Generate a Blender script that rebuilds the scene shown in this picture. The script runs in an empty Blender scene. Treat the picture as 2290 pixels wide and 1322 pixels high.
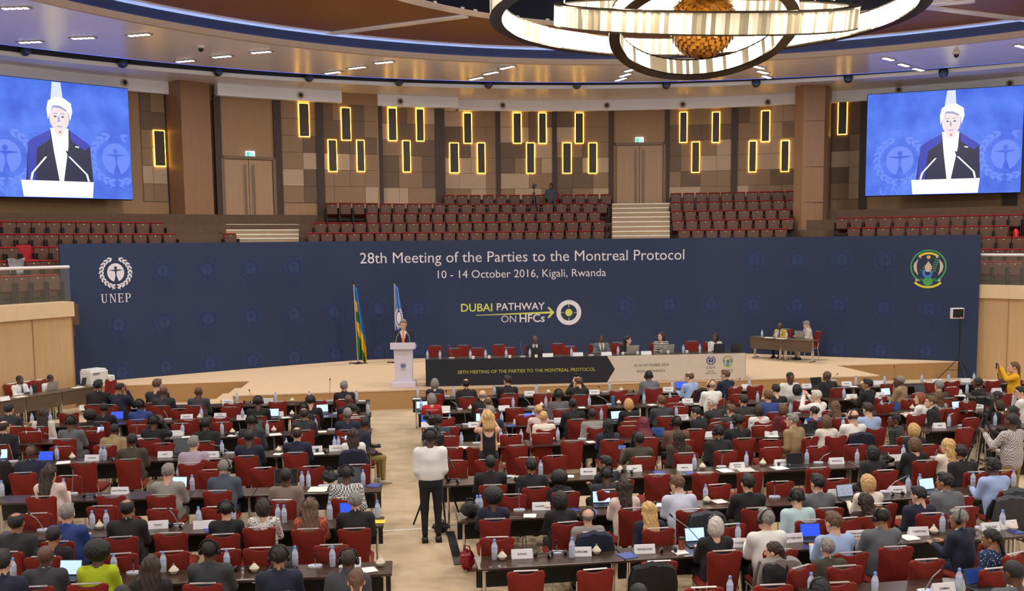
import bpy, bmesh, math, random
import numpy as np
from mathutils import Vector, Matrix
random.seed(7)
SC = bpy.context.scene
COL = SC.collection
# ---------------------------------------------------------------- camera, world, exposure, hall lights
F, CX, CY, CAMZ = 2200.0, 1145.0, 763.0, 4.6
TH, RO = math.atan(225 / 2200), 0.010
_fw = Vector((0, math.cos(TH), -math.sin(TH)))
_up0, _rt0 = Vector((0, math.sin(TH), math.cos(TH))), Vector((1, 0, 0))
_rt = _rt0 * math.cos(RO) - _up0 * math.sin(RO)
_up = _up0 * math.cos(RO) + _rt0 * math.sin(RO)
cam = bpy.data.cameras.new('camera')
cam.sensor_width = 36
cam.lens = F / 2290 * 36
cam.shift_y = (CY - 661) / 2290
cam.clip_end = 300
camo = bpy.data.objects.new('camera', cam)
COL.objects.link(camo)
m = Matrix((_rt, _up, -_fw)).transposed().to_4x4()
m.translation = (0, 0, CAMZ)
camo.matrix_world = m
SC.camera = camo
w = bpy.data.worlds.new('world')
SC.world = w
w.use_nodes = True
w.node_tree.nodes['Background'].inputs[0].default_value = (1, 0.93, 0.87, 1)
w.node_tree.nodes['Background'].inputs[1].default_value = 0.52
SC.view_settings.view_transform = 'Standard'
SC.view_settings.look = 'None'
SC.view_settings.exposure = 0.0
SC.view_settings.gamma = 1
SC.cycles.max_bounces = 5
SC.cycles.diffuse_bounces = 3
SC.cycles.glossy_bounces = 2
SC.cycles.transparent_max_bounces = 8
SC.cycles.use_denoising = True
SC.cycles.caustics_reflective = False
SC.cycles.caustics_refractive = False
HC = (3.3, 16.7)            # middle of the round hall


def pol(r, a):
    return (HC[0] + r * math.sin(a), HC[1] + r * math.cos(a))


def area(name, loc, size, energy, col=(1, 0.95, 0.88), rot=(0, 0, 0), spread=180):
    l = bpy.data.lights.new(name, 'AREA')
    l.shape = 'DISK'
    l.size = size
    l.energy = energy
    l.color = col
    l.spread = math.radians(spread)
    o = bpy.data.objects.new(name, l)
    COL.objects.link(o)
    o.location = loc
    o.rotation_euler = rot
    return o


for i in range(14):          # the ring of downlights in the ceiling, all round the hall
    x, y = pol(18.5, 2 * math.pi * i / 14 + 0.2)
    area('downlight_and_fill', (x, y, 10.45), 1.2, 390)
for i in range(6):  # added fill lights under the inner ceiling, no fittings there
    x, y = pol(9, 2 * math.pi * i / 6)
    area('downlight_and_fill', (x, y, 10.9), 1.2, 330)


# ---------------------------------------------------------------- helpers
def ray(px, py):
    return _fw * F + _rt * (px - CX) - _up * (py - CY)


def W(px, py, Z):
    d = ray(px, py)
    t = (Z - CAMZ) / d.z
    return Vector((d.x * t, d.y * t, Z))


def at_depth(px, py, y):
    d = ray(px, py)
    t = y / d.y
    return Vector((d.x * t, y, CAMZ + d.z * t))


def scale_at(y):
    return F / y


def on_circle(px, py, r, c=HC):
    d = ray(px, py)
    a = d.x ** 2 + d.y ** 2
    b = -2 * (d.x * c[0] + d.y * c[1])
    k = c[0] ** 2 + c[1] ** 2 - r * r
    t = (-b + math.sqrt(b * b - 4 * a * k)) / (2 * a)
    return Vector((d.x * t, d.y * t, CAMZ + d.z * t))


def ang(px, r, py=520):
    p = on_circle(px, py, r)
    return math.atan2(p.x - HC[0], p.y - HC[1])


def lin(c):
    return tuple(((v / 255) / 12.92 if v <= 10 else ((v / 255 + 0.055) / 1.055) ** 2.4) for v in c)


_M = {}


def mat(name, rgb, rough=0.6, metal=0.0, emit=0.0, vary=0.10, scale=6.0, bump=0.0, bscale=80.0, alpha=1.0, emit_rgb=None, spec=0.5, coat=0.0):
    if name in _M:
        return _M[name]
    m = bpy.data.materials.new(name)
    m.use_nodes = True
    nt = m.node_tree
    b = nt.nodes['Principled BSDF']
    c = lin(rgb)
    if vary > 0:
        tc = nt.nodes.new('ShaderNodeTexCoord')
        n = nt.nodes.new('ShaderNodeTexNoise')
        n.inputs['Scale'].default_value = scale
        n.inputs['Detail'].default_value = 4
        nt.links.new(tc.outputs['Object'], n.inputs['Vector'])
        r = nt.nodes.new('ShaderNodeValToRGB')
        r.color_ramp.elements[0].position = 0.3
        r.color_ramp.elements[1].position = 0.7
        r.color_ramp.elements[0].color = (*[v * (1 - vary) for v in c], 1)
        r.color_ramp.elements[1].color = (*[min(1, v * (1 + vary)) for v in c], 1)
        nt.links.new(n.outputs['Fac'], r.inputs['Fac'])
        nt.links.new(r.outputs['Color'], b.inputs['Base Color'])
        if bump:
            n2 = nt.nodes.new('ShaderNodeTexNoise')
            n2.inputs['Scale'].default_value = bscale
            nt.links.new(tc.outputs['Object'], n2.inputs['Vector'])
            bp = nt.nodes.new('ShaderNodeBump')
            bp.inputs['Strength'].default_value = bump
            bp.inputs['Distance'].default_value = 0.01
            nt.links.new(n2.outputs['Fac'], bp.inputs['Height'])
            nt.links.new(bp.outputs['Normal'], b.inputs['Normal'])
    else:
        b.inputs['Base Color'].default_value = (*c, 1)
    b.inputs['Roughness'].default_value = rough
    b.inputs['Metallic'].default_value = metal
    b.inputs['Alpha'].default_value = alpha
    b.inputs['Specular IOR Level'].default_value = spec
    b.inputs['Coat Weight'].default_value = coat
    if emit:
        b.inputs['Emission Color'].default_value = (*lin(emit_rgb or rgb), 1)
        b.inputs['Emission Strength'].default_value = emit
    _M[name] = m
    return m


def ramp_mat(name, kind, cols, scale=(1, 1, 1), rough=0.7, detail=2, pos=None, const=False, bump=0.0):
    """noise / voronoi / checker / wave pattern between the given colours"""
    if name in _M:
        return _M[name]
    m = bpy.data.materials.new(name)
    m.use_nodes = True
    nt = m.node_tree
    b = nt.nodes['Principled BSDF']
    tc = nt.nodes.new('ShaderNodeTexCoord')
    mp = nt.nodes.new('ShaderNodeMapping')
    mp.inputs['Scale'].default_value = scale
    nt.links.new(tc.outputs['Object'], mp.inputs['Vector'])
    t = nt.nodes.new({'noise': 'ShaderNodeTexNoise', 'voronoi': 'ShaderNodeTexVoronoi', 'wave': 'ShaderNodeTexWave', 'checker': 'ShaderNodeTexChecker'}[kind])
    t.inputs['Scale'].default_value = 1
    if kind == 'noise':
        t.inputs['Detail'].default_value = detail
    if kind == 'wave':
        t.bands_direction = 'Z'
        t.inputs['Distortion'].default_value = detail
    nt.links.new(mp.outputs['Vector'], t.inputs['Vector'])
    r = nt.nodes.new('ShaderNodeValToRGB')
    if const:
        r.color_ramp.interpolation = 'CONSTANT'
    while len(r.color_ramp.elements) < len(cols):
        r.color_ramp.elements.new(0.5)
    for i, c in enumerate(cols):
        e = r.color_ramp.elements[i]
        e.position = pos[i] if pos else i / max(1, len(cols) - 1)
        e.color = (*lin(c), 1)
    nt.links.new(t.outputs['Distance' if kind == 'voronoi' else 'Fac'], r.inputs['Fac'])
    nt.links.new(r.outputs['Color'], b.inputs['Base Color'])
    if bump:
        bp = nt.nodes.new('ShaderNodeBump')
        bp.inputs['Strength'].default_value = bump
        bp.inputs['Distance'].default_value = 0.02
        nt.links.new(t.outputs[0], bp.inputs['Height'])
        nt.links.new(bp.outputs['Normal'], b.inputs['Normal'])
    b.inputs['Roughness'].default_value = rough
    _M[name] = m
    return m


class MB:
    """collects shapes into one mesh"""

    def __init__(s):
        s.v, s.f, s.m = [], [], []
        s.mi = 0

    def add(s, vs, fs, mi=None):
        o = len(s.v)
        s.v += [tuple(p) for p in vs]
        s.f += [tuple(i + o for i in f) for f in fs]
        s.m += [s.mi if mi is None else mi] * len(fs)
        return s

    def box(s, c, d, rz=0.0, ch=0.0, rx=0.0, mi=None):
        x, y, z = d[0] / 2, d[1] / 2, d[2] / 2
        R = Matrix.Rotation(rz, 3, 'Z') @ Matrix.Rotation(rx, 3, 'X')
        if ch <= 0:
            vs = [(-x, -y, -z), (x, -y, -z), (x, y, -z), (-x, y, -z), (-x, -y, z), (x, -y, z), (x, y, z), (-x, y, z)]
            fs = [(0, 3, 2, 1), (4, 5, 6, 7), (0, 1, 5, 4), (1, 2, 6, 5), (2, 3, 7, 6), (3, 0, 4, 7)]
        else:
            k = min(ch, x * .9, y * .9, z * .9)

            def loop(a, b, zz):
                q = k * 0.3
                return [(-a + k, -b, zz), (a - k, -b, zz), (a - q, -b + q, zz), (a, -b + k, zz), (a, b - k, zz), (a - q, b - q, zz), (a - k, b, zz), (-a + k, b, zz), (-a + q, b - q, zz), (-a, b - k, zz), (-a, -b + k, zz), (-a + q, -b + q, zz)]
            L = [loop(x - k, y - k, -z), loop(x, y, -z + k), loop(x, y, z - k), loop(x - k, y - k, z)]
            vs = sum(L, [])
            fs = [tuple(range(11, -1, -1)), tuple(range(36, 48))]
            for a in range(3):
                for i in range(12):
                    j = (i + 1) % 12
                    fs.append((a * 12 + i, a * 12 + j, a * 12 + 12 + j, a * 12 + 12 + i))
        c = Vector(c)
        return s.add([R @ Vector(p) + c for p in vs], fs, mi)

    def tube(s, pts, r, n=8, cap=True, mi=None):
        pts = [Vector(p) for p in pts]
        rs = r if isinstance(r, (list, tuple)) else [r] * len(pts)
        vs, fs = [], []
        ref = Vector((0, 0, 1))
        for i, p in enumerate(pts):
            d = (pts[min(i + 1, len(pts) - 1)] - pts[max(i - 1, 0)]).normalized()
            if abs(d.dot(ref)) > 0.95:
                ref = Vector((1, 0, 0)) if abs(d.x) < 0.9 else Vector((0, 1, 0))
            u = d.cross(ref).normalized()
            v = d.cross(u)
            for k in range(n):
                a = 2 * math.pi * k / n
                vs.append(p + u * (math.cos(a) * rs[i]) + v * (math.sin(a) * rs[i]))
        for i in range(len(pts) - 1):
            for k in range(n):
                j = (k + 1) % n
                fs.append((i * n + k, i * n + j, i * n + n + j, i * n + n + k))
        if cap:
            fs.append(tuple(range(n - 1, -1, -1)))
            fs.append(tuple((len(pts) - 1) * n + k for k in range(n)))
        return s.add(vs, fs, mi)

    def lathe(s, prof, n=16, c=(0, 0, 0), mi=None):
        vs, fs = [], []
        for r, z in prof:
            for k in range(n):
                a = 2 * math.pi * k / n
                vs.append((c[0] + r * math.cos(a), c[1] + r * math.sin(a), c[2] + z))
        for i in range(len(prof) - 1):
            for k in range(n):
                j = (k + 1) % n
                fs.append((i * n + k, i * n + j, i * n + n + j, i * n + n + k))
        fs.append(tuple(range(n - 1, -1, -1)))
        fs.append(tuple((len(prof) - 1) * n + k for k in range(n)))
        return s.add(vs, fs, mi)

    def prism(s, poly, z0, z1, mi=None):
        n = len(poly)
        vs = [(p[0], p[1], z0) for p in poly] + [(p[0], p[1], z1) for p in poly]
        fs = [tuple(range(n - 1, -1, -1)), tuple(range(n, 2 * n))] + [(i, (i + 1) % n, n + (i + 1) % n, n + i) for i in range(n)]
        return s.add(vs, fs, mi)

    def arc(s, c, r0, r1, z0, z1, a0, a1, n=48, mi=None):
        """a solid piece of ring"""
        vs, fs = [], []
        for i in range(n + 1):
            a = a0 + (a1 - a0) * i / n
            sa, ca = math.sin(a), math.cos(a)
            for r, z in ((r0, z0), (r1, z0), (r1, z1), (r0, z1)):
                vs.append((c[0] + r * sa, c[1] + r * ca, z))
        for i in range(n):
            for k in range(4):
                j = (k + 1) % 4
                fs.append((i * 4 + k, i * 4 + 4 + k, i * 4 + 4 + j, i * 4 + j))
        fs += [(0, 1, 2, 3), tuple(n * 4 + k for k in (3, 2, 1, 0))]
        return s.add(vs, fs, mi)

    def xf(s, M, i0=0):
        for i in range(i0, len(s.v)):
            s.v[i] = tuple(M @ Vector(s.v[i]))
        return s

    def mesh(s, name, smooth=False):
        me = bpy.data.meshes.new(name)
        me.from_pydata(s.v, [], s.f)
        me.polygons.foreach_set('material_index', s.m)
        if smooth:
            me.polygons.foreach_set('use_smooth', [True] * len(s.f))
        bm = bmesh.new()
        bm.from_mesh(me)
        bmesh.ops.recalc_face_normals(bm, faces=bm.faces)
        bm.to_mesh(me)
        bm.free()
        return me

    def obj(s, name, mats, parent=None, smooth=False, loc=None, rz=0.0):
        me = s.mesh(name, smooth)
        if smooth:
            try:
                me.set_sharp_from_angle(angle=math.radians(40))
            except Exception:
                pass
        return link(name, me, mats, parent, loc, rz)


def link(name, me, mats=None, parent=None, loc=None, rz=0.0):
    o = bpy.data.objects.new(name, me)
    if mats:
        for q in (mats if isinstance(mats, (list, tuple)) else [mats]):
            me.materials.append(q)
    COL.objects.link(o)
    if parent is not None:
        o.parent = parent
    if loc is not None:
        o.location = loc
    if rz:
        o.rotation_euler = (0, 0, rz)
    return o


_labels = {}


def tag(o, label, cat, group=None):
    o['label'] = label
    o['category'] = cat
    if group:
        o['group'] = group
    _labels[label] = _labels.get(label, 0) + 1
    return o


def thing(name, label, cat, loc=(0, 0, 0), rz=0.0, group=None):
    o = bpy.data.objects.new(name, None)
    o.empty_display_size = 0.1
    COL.objects.link(o)
    o.location = loc
    o.rotation_euler = (0, 0, rz)
    return tag(o, label, cat, group)


def struct(o):
    o['kind'] = 'structure'
    return o


def kids(o):
    return [c for c in o.children]


def dup(root, loc, rz, label, group=None, rscale=None):
    r = root.copy()
    COL.objects.link(r)
    r.location = loc
    r.rotation_euler = (0, 0, rz)
    if rscale:
        r.scale = (rscale,) * 3
    tag(r, label, root['category'], group or root.get('group'))
    for ch in _tree[root.name]:
        c = ch[0].copy()
        COL.objects.link(c)
        c.parent = r
        for g in ch[1]:
            d = g.copy()
            COL.objects.link(d)
            d.parent = c
    return r


_tree = {}


def remember(root):
    """note a finished prototype's parts and sub-parts for dup()"""
    _tree[root.name] = [(c, list(c.children)) for c in root.children]
    return root


ONES = 'first second third fourth fifth sixth seventh eighth ninth tenth eleventh twelfth thirteenth fourteenth fifteenth sixteenth seventeenth eighteenth nineteenth twentieth'.split()


def nth(i):
    i += 1
    if i <= 20:
        return ONES[i - 1]
    t, u = divmod(i, 10)
    ten = ['', '', 'twent', 'thirt', 'fort', 'fift', 'sixt'][t]
    return ten + 'ieth' if u == 0 else ten + 'y-' + ONES[u - 1]


_text_cache = {}


def text_mesh(s, size=1.0, align='CENTER', offset=0.0):
    """letters as a flat mesh in the XZ plane, facing -Y"""
    key = (s, round(size, 3), align, offset)
    if key in _text_cache:
        return _text_cache[key]
    cu = bpy.data.curves.new('letters', 'FONT')
    cu.body = s
    cu.size = size
    cu.align_x = align
    cu.align_y = 'CENTER'
    cu.offset = offset
    cu.resolution_u = 3
    o = bpy.data.objects.new('letters', cu)
    COL.objects.link(o)
    dg = bpy.context.evaluated_depsgraph_get()
    me = bpy.data.meshes.new_from_object(o.evaluated_get(dg))
    COL.objects.unlink(o)
    bpy.data.objects.remove(o)
    me.transform(Matrix.Rotation(math.pi / 2, 4, 'X'))
    me.materials.clear()
    _text_cache[key] = me
    return me
PEOPLE = """
220 849 S:bk m sk -10 -
268 854 S:nv m be -45 F
353 847 S:ch l sb -15 -
365 863 S:ch d zk -15 -
444 864 S:dg d zk 0 -
230 900 S:bk d tk 0 -
313 892 S:bl d tk -15 H
19 902 S:ch l sk -20 -
96 913 T:cr l we 0 -
159 929 S:gy d tk 0 H
202 918 S:bk d ak 0 H
257 947 S:tn d tk 0 L
344 928 S:bk d tk 0 UH
8 941 S:bk l be -30 -
69 994 S:nv d zk 0 H
295 968 S:ol d tk 0 -
432 975 T:lv l sg -15 -
376 1036 S:lg l sg 0 -
-12 995 S:bk d tk 0 -
112 1040 T:pk l le -10 -
577 885 S:bk d tk 0 H
769 852 S:bk l sg -20 -
694 884 S:bk l sk 0 H
780 882 S:bk d zk 0 -
790 902 T:mc d tk 0 L
777 911 S:nv d tg 0 -
679 900 S:bk d tk 0 H
679 912 S:ch m be 0 -
563 927 S:ch d tk 0 H
461 933 S:bk d sk -15 -
557 961 S:nv d tk 0 -
664 955 S:nv l be 0 -
789 958 T:wh l we 0 K
506 1027 S:sb l sg -25 HL
639 1046 T:tp d tk 0 -
774 1040 T:ck d tk 0 H
149 1126 S:bl l sg 0 -
283 1116 S:bk m bk 0 -
35 1146 S:ch m bk 0 -
119 1177 S:bk m sk 0 -
90 1219 S:dg d zk 0 -
219 1211 T:li d ak 0 -
337 1242 T:bk l we 0 -
468 1205 S:dg d tk 0 H
273 1307 S:bk d tk 0 -
-8 1231 S:nv l sk 0 -
505 1118 T:bk l nk 0 H
589 1113 T:kn l oe 0 H
694 1112 T:fl l wb 0 H
794 1099 S:bk l sg 0 -
623 1219 S:nv m sk 0 H
779 1226 S:dg d be 0 HL
796 1272 T:or l pb 0 -
972 846 S:nv l og 0 -
1042 847 S:bk l bk 0 -
1135 840 S:bk l se 25 -
1292 842 S:bk l bb 35 C
965 879 T:rd l og 0 -
1080 872 S:bk l zg 0 -
1090 888 S:bk l bb 0 -
1097 907 S:nv l sg 0 -
1248 870 T:mg d tk 0 H
1204 905 T:pk l ny 0 -
1215 920 T:cr l sy -10 -
1281 890 S:bk d tk 0 -
1324 913 T:lg d tk 0 -
979 926 T:tl d tk 15 V
1096 1017 S:bk d tk 0 -
1189 1024 S:bk m sk 0 -
1248 1054 S:bk d ak 0 HN
1347 1019 S:bk m sk 40 -
1360 937 T:pu d lk 0 -
1449 830 S:gy d tk 15 HL
1540 832 T:lb l bb 40 K
1622 827 S:nv l sb 40 F
1590 849 T:wh l zg 30 H
1735 859 S:bk l sk 0 -
1782 859 T:lg m ok 0 -
1405 891 T:bk l oy 0 -
1479 884 S:dg l sb 0 -
1592 888 S:ch l sw 45 -
1663 882 S:ch l se 0 -
1718 873 T:bl l sb 0 -
1552 910 S:bk l sk 60 L
1634 904 S:dg l sb 25 -
1696 904 T:wh l oe 0 -
1750 902 T:mr l ob 0 -
1439 933 T:bk d hx 0 -
1511 930 T:bc d tk 10 H
1648 926 S:bk d sk 35 H
1772 925 S:tn l sg 40 -
1824 872 T:wh l sw 50 U
1605 950 S:bk m sk 35 H
1429 966 T:ol d tk 15 P
1518 963 T:db l le 0 -
1673 1060 S:bk l sk 0 -
1511 1063 T:wb l sb 25 L
1360 1044 S:ch d tk 0 H
1394 1070 T:pk l le 0 H
1850 829 S:bk d zk 15 -
1940 847 S:bk m sk 45 -
2013 840 S:tn d tg 60 F
2100 851 S:ol l sg 0 -
2187 844 S:bk d tk 45 H
2059 878 T:wh l or 50 -
2097 876 T:st l lb 0 -
2082 885 S:bk l sb 60 -
2282 864 T:wh l sk 60 F
2226 874 S:bk d tk 40 -
2237 895 T:bk l oe 20 -
2263 907 S:bk d tk 60 H
1867 897 T:df l lb 0 -
1940 900 T:lb l se 15 -
1906 916 T:wh l zb 30 HK
1846 928 T:wd l ob 0 -
1820 908 T:bl l ne 10 -
2000 923 T:qk d sk 70 -
2043 946 T:bk l oy 10 -
2043 977 T:bk l ob 20 -
2120 981 T:cr l wy 30 F
2150 995 S:bk m sk 0 -
1951 996 S:bk m ok 15 -
2221 1024 T:lb d sk 30 HK
2114 1057 S:gy m sk 25 -
1938 1060 T:cr l oy 20 -
1829 1060 S:gy l sk 20 -
1102 1092 S:nv d ak 0 -
1251 1097 S:bk d ok 0 -
1314 1135 T:lg l zg 0 HK
1449 1121 T:nb l wy 0 -
1598 1152 T:bk l ow 0 H
1713 1138 T:wh l sg 10 H
1780 1092 T:lc l sk 0 H
1726 1222 T:bk l pe 45 -
1427 1303 S:bk d tk 0 -
1933 1103 T:mb l le 15 H
1862 1144 T:lb l sb 10 -
1968 1132 S:gy m bk 15 HF
2053 1087 S:nv l sk 30 -
2146 1138 S:nv m sg 40 H
2212 1182 T:bf m pk 45 -
1850 1205 S:ol l sg 0 -
1831 1291 S:bk m ok 0 H
2264 1252 S:gy d tk 15 -
"""
CHAIRS = "211,899 272,898 148,925 355,907 394,918 435,905 33,954 67,966 101,950 309,943 295,958 394,954 422,937 236,945 209,964 452,978 23,992 152,988 124,1006 223,1003 263,984 346,981 351,999 63,1041 34,1068 188,1034 289,1030 418,1026 153,1064 522,901 621,898 509,914 549,912 710,896 763,895 491,933 588,932 601,948 485,952 705,928 762,967 688,970 579,975 663,1017 559,1021 478,1027 472,1051 588,1046 697,1043 800,1039 83,1124 249,1108 229,1132 361,1117 358,1142 382,1192 46,1222 155,1209 279,1210 72,1154 259,1244 106,1256 374,1242 432,1311 331,1317 490,1105 636,1108 781,1095 481,1137 638,1133 759,1126 503,1190 588,1196 692,1183 793,1180 579,1230 739,1222 495,1233 618,1309 773,1303 458,1309 969,887 1043,887 1136,882 1212,880 1294,878 1312,890 1338,907 1135,895 1064,897 967,920 995,934 1004,955 1075,916 1151,912 1252,910 1174,928 1289,946 1192,950 1213,969 1002,976 1142,972 1010,1001 1069,999 1155,996 1279,986 1018,1030 1088,1028 1178,1023 1241,1019 1382,873 1415,887 1461,872 1500,885 1622,870 1652,882 1688,862 1508,902 1526,916 1409,943 1409,959 1490,938 1597,937 1770,895 1704,952 1553,960 1742,952 1385,991 1459,988 1566,981 1432,1018 1526,1009 1604,1009 1658,979 1723,983 1725,1001 1776,974 1577,1057 1470,1061 1677,1055 1856,865 1890,873 1944,889 2080,855 2129,852 2128,866 1986,858 2221,851 2269,850 2267,862 2116,885 2191,884 2164,897 2246,881 1980,902 2033,893 2119,919 2049,926 2101,936 2171,935 2157,957 1859,974 1994,971 1913,994 1991,997 1827,998 2068,991 2054,1038 1946,1044 2005,1069 1829,1046 2156,1068 2261,1060 1877,1077 1108,1083 1194,1078 1145,1118 1251,1116 1118,1165 1111,1214 1270,1156 1337,1072 1176,1277 1331,1273 1405,1150 1457,1196 1692,1128 1640,1183 1609,1089 1751,1083 1619,1248 1474,1255 1574,1314 1728,1308 1835,1126 1969,1120 2074,1111 2145,1111 2200,1152 1911,1171 2055,1164 2005,1226 1894,1236 1967,1285 2145,1220 2103,1275 1871,1303 2227,1271"
BOTTLES = "187,912 251,908 65,948 123,942 89,985 337,930 275,969 247,966 409,973 129,1027 227,1029 235,1030 457,929 533,900 619,897 693,897 799,891 542,940 823,925 497,971 598,970 710,953 638,1005 497,1015 751,996 759,999 679,1083 693,1083 814,1079 1,1100 152,1100 209,1181 240,1180 37,1289 266,1273 368,1277 449,1168 440,1087 530,1158 622,1168 636,1169 739,1160 845,1156 508,1274 662,1263 744,1267 935,889 1014,885 1106,884 1194,875 940,910 1146,910 1217,906 1318,908 1006,953 1122,948 1186,936 1338,933 1032,996 1119,987 1166,989 1246,983 1204,1056 1360,874 1491,866 1684,862 1439,902 1495,899 1694,899 1507,930 1767,925 1500,965 1622,963 1680,972 1751,956 1786,958 1553,1050 1669,1043 1804,1038 1907,860 1969,857 2038,851 2103,851 2165,851 2164,879 1887,890 1971,919 1989,921 2156,912 1873,957 1948,963 2122,954 2225,951 1913,1037 2007,1022 1064,1138 1072,1140 1106,1251 1279,1247 1565,1111 1643,1208 1632,1339 1753,1335 2034,1099 2054,1095 2158,1083 2285,1087 2107,1190 2241,1182 1956,1330 2144,1321 2289,1307"
BOWLS = "74,948 446,937 162,1027 653,929 520,970 613,965 623,1011 655,897 223,1183 389,1284 569,1279 851,1266 1052,917 1207,906 1225,878 1234,986 1385,873 1383,904 1384,1053 1571,1049 1706,1041 1922,859 2058,855 2033,914 2261,877 1984,1028 1123,1252 1334,1239 1222,1137 1581,1125 2088,1194 2273,1186"
HEADSETS = "247,1030 554,902 515,974 487,1019 719,1012 201,1114 394,1181 544,1278 1014,916 1025,956 1014,1079 1141,1075 1409,877 1403,1059 1753,1044 1213,1248 1249,1243 1476,1130 1495,1236 2007,1110"
MICS = "119,982,96,969 376,938,364,916 314,970,306,947 30,1033,19,992 193,1083,164,1049 229,900,214,891 569,898,558,875 739,894,738,850 742,961,743,915 538,968,534,945 753,924,749,920 514,1014,470,993 100,1185,66,1149 304,1282,298,1257 400,1173,378,1140 705,1268,705,1250 726,1083,725,1072 999,885,998,879 1026,915,1010,898 1041,950,1038,916 1186,909,1171,889 1066,992,1064,981 1232,942,1238,924 1352,876,1341,874 1135,1067,1129,1051 1301,982,1318,970 1363,905,1334,885 1514,899,1531,879 1615,929,1622,881 1645,867,1654,849 1698,970,1728,949 1782,925,1791,906 1610,1043,1617,1014 1382,1056,1382,1033 1994,857,2000,823 1863,851,1872,838 1830,1036,1857,1013 2064,1014,2097,1004 2150,952,2154,948 1161,1142,1160,1089 1244,1235,1244,1223 1539,1191,1503,1155 1728,1110,1732,1083 1980,1101,2028,1065 2162,1167,2185,1156 2068,1324,2106,1272"
PLATES = "169,916,- 270,915,- 296,916,- 418,937,BURUNDI 203,1030,GUYANA 370,1022,HAITI 50,988,- 396,974,- 516,901,BARBADOS 602,897,ANTIGUA_AND/BARBUDA 493,934,BRUNEI/DARUSSALAM 543,939,- 621,931,CHINA* 474,1022,HOLY_SEE 705,1010,HUNGARY 752,1008,ICELAND 269,1104,LIECHTENSTEIN 355,1181,PALAU 455,1181,- 462,1181,- 783,1266,A 994,918,- 1127,917,- 1184,884,AUSTRALIA 1162,948,ESTONIA 1061,955,ERITREA 950,955,- 1329,881,BAHAMAS 1252,945,- 1315,1061,MALDIVES 1494,875,BELGIUM 1666,867,- 1537,901,CHINA 1526,938,EUROPEAN/UNION 1724,976,IRAQ 1583,977,- 1418,1054,MALI 1531,1052,MALTA 1648,1048,MARSHALL/ISLANDS 1748,1041,MAURITANIA 1803,867,BENIN 1893,862,BELARUS 1957,858,- 2085,854,- 2156,854,- 1904,891,CHILE 1966,887,- 2139,881,CONGO 2186,913,CYPRUS 2227,877,- 2100,957,ISRAEL 2172,956,JAMAICA 1939,964,- 1870,1037,MAURITIUS 2002,1030,F 1167,1247,SUDAN 1299,1242,SURINAME 1210,1139,PHILIPPINES 1441,1236,SWAZILAND 1654,1222,SWEDEN 1772,1211,SWITZERLAND 2053,1196,TAJIKISTAN 2213,1186,THAILAND 2006,1102,ROMANIA 1913,1204,SYRIAN_ARAB/REPUBLIC 2109,1325,ZAMBIA 1869,1109,- 2290,1179,-"
LAPTOPS = "261,941,18,16,b 96,1037,34,22,b 7,1023,16,18,w 234,965,8,10,w 426,1001,52,18,g 408,1085,30,18,w 608,936,14,19,w 721,919,14,13,w 574,959,36,14,g 638,1088,54,34,k 790,1007,44,28,w 781,1079,54,28,g 149,1298,38,36,w 631,1273,62,36,g 781,1150,40,13,b 942,916,10,11,w 952,946,12,8,b 1075,942,14,10,w 1115,884,6,14,k 1186,946,16,12,b 1518,869,23,13,b 1381,942,12,18,w 1474,981,31,19,n 1782,1046,41,31,k 1810,974,23,26,k 1615,925,25,27,k 1829,866,29,22,k 1985,888,25,19,w 2062,883,29,18,g 2006,922,29,23,n 2227,848,16,12,g 1818,967,18,20,k 2191,932,18,10,w 2080,1103,25,31,w 1896,1119,44,37,p 1818,1211,33,37,b 2193,1320,41,35,n 1347,1133,18,27,w 1558,1221,33,37,w"
PAPERS = "203,916,22,w 141,1035,28,w 317,982,14,w 412,978,18,w 125,923,18,w 642,934,18,w 618,972,26,w 518,975,18,w 721,966,16,w 810,897,14,w 714,1015,22,w 621,1016,16,w 581,939,6,b 741,929,12,b 165,1312,14,w 710,1095,40,w 828,1275,18,w 852,1167,22,y 836,1086,28,b 470,1185,18,b 933,892,16,w 997,922,16,w 1142,953,20,b 1115,993,18,y 1146,994,29,w 1322,989,18,w 1152,1068,18,w 1272,1066,20,w 1035,1003,23,w 1301,912,14,w 1457,906,16,w 1559,904,14,w 1726,976,23,w 1472,1057,23,b 1623,1053,29,w 1742,1047,29,w 1667,1051,37,g 1573,872,14,w 1543,1058,14,b 1898,894,16,w 1909,865,16,w 1978,894,16,w 2145,885,23,w 2158,918,23,w 1184,1154,27,w 1288,1141,16,b 1403,1243,37,b 1608,1122,29,w 1476,1130,27,w 1583,1138,25,m 1520,1236,18,w 2034,1203,33,w 2280,1189,20,b"
# ---------------------------------------------------------------- the hall itself
WHITE_C = mat('ceiling_paint', (236, 234, 246), 0.25, vary=0.03, scale=0.6)
SOFFIT = mat('soffit_paint', (244, 242, 250), 0.35, vary=0.03, scale=0.6)
WOODC = ramp_mat('ceiling_wood', 'noise', [(112, 66, 40), (142, 88, 54)], (0.5, 9, 1), 0.45)
DKBLUE = mat('cove_face', (14, 19, 44), 0.5, vary=0.1, scale=0.8)
DKSLOT = mat('slot_face', (36, 38, 56), 0.5, vary=0.1, scale=0.8)
LIP = mat('ceiling_lip', (196, 176, 158), 0.5, vary=0.04)
LEDB = mat('blue_led', (150, 190, 255), 0.5, emit=16.0, vary=0)
LEDS = mat('blue_led_soft', (110, 150, 255), 0.5, emit=1.2, vary=0)
CARPET = ramp_mat('carpet', 'noise', [(150, 126, 98), (190, 168, 138), (208, 188, 158)], (1.3, 3.2, 1), 0.95, detail=9, bump=0.1)
PANEL = ramp_mat('pale_wood', 'noise', [(196, 158, 112), (210, 174, 128)], (14, 14, 0.7), 0.5)
FASCIA = mat('fascia_wood', (222, 194, 156), 0.5, vary=0.04)
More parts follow.
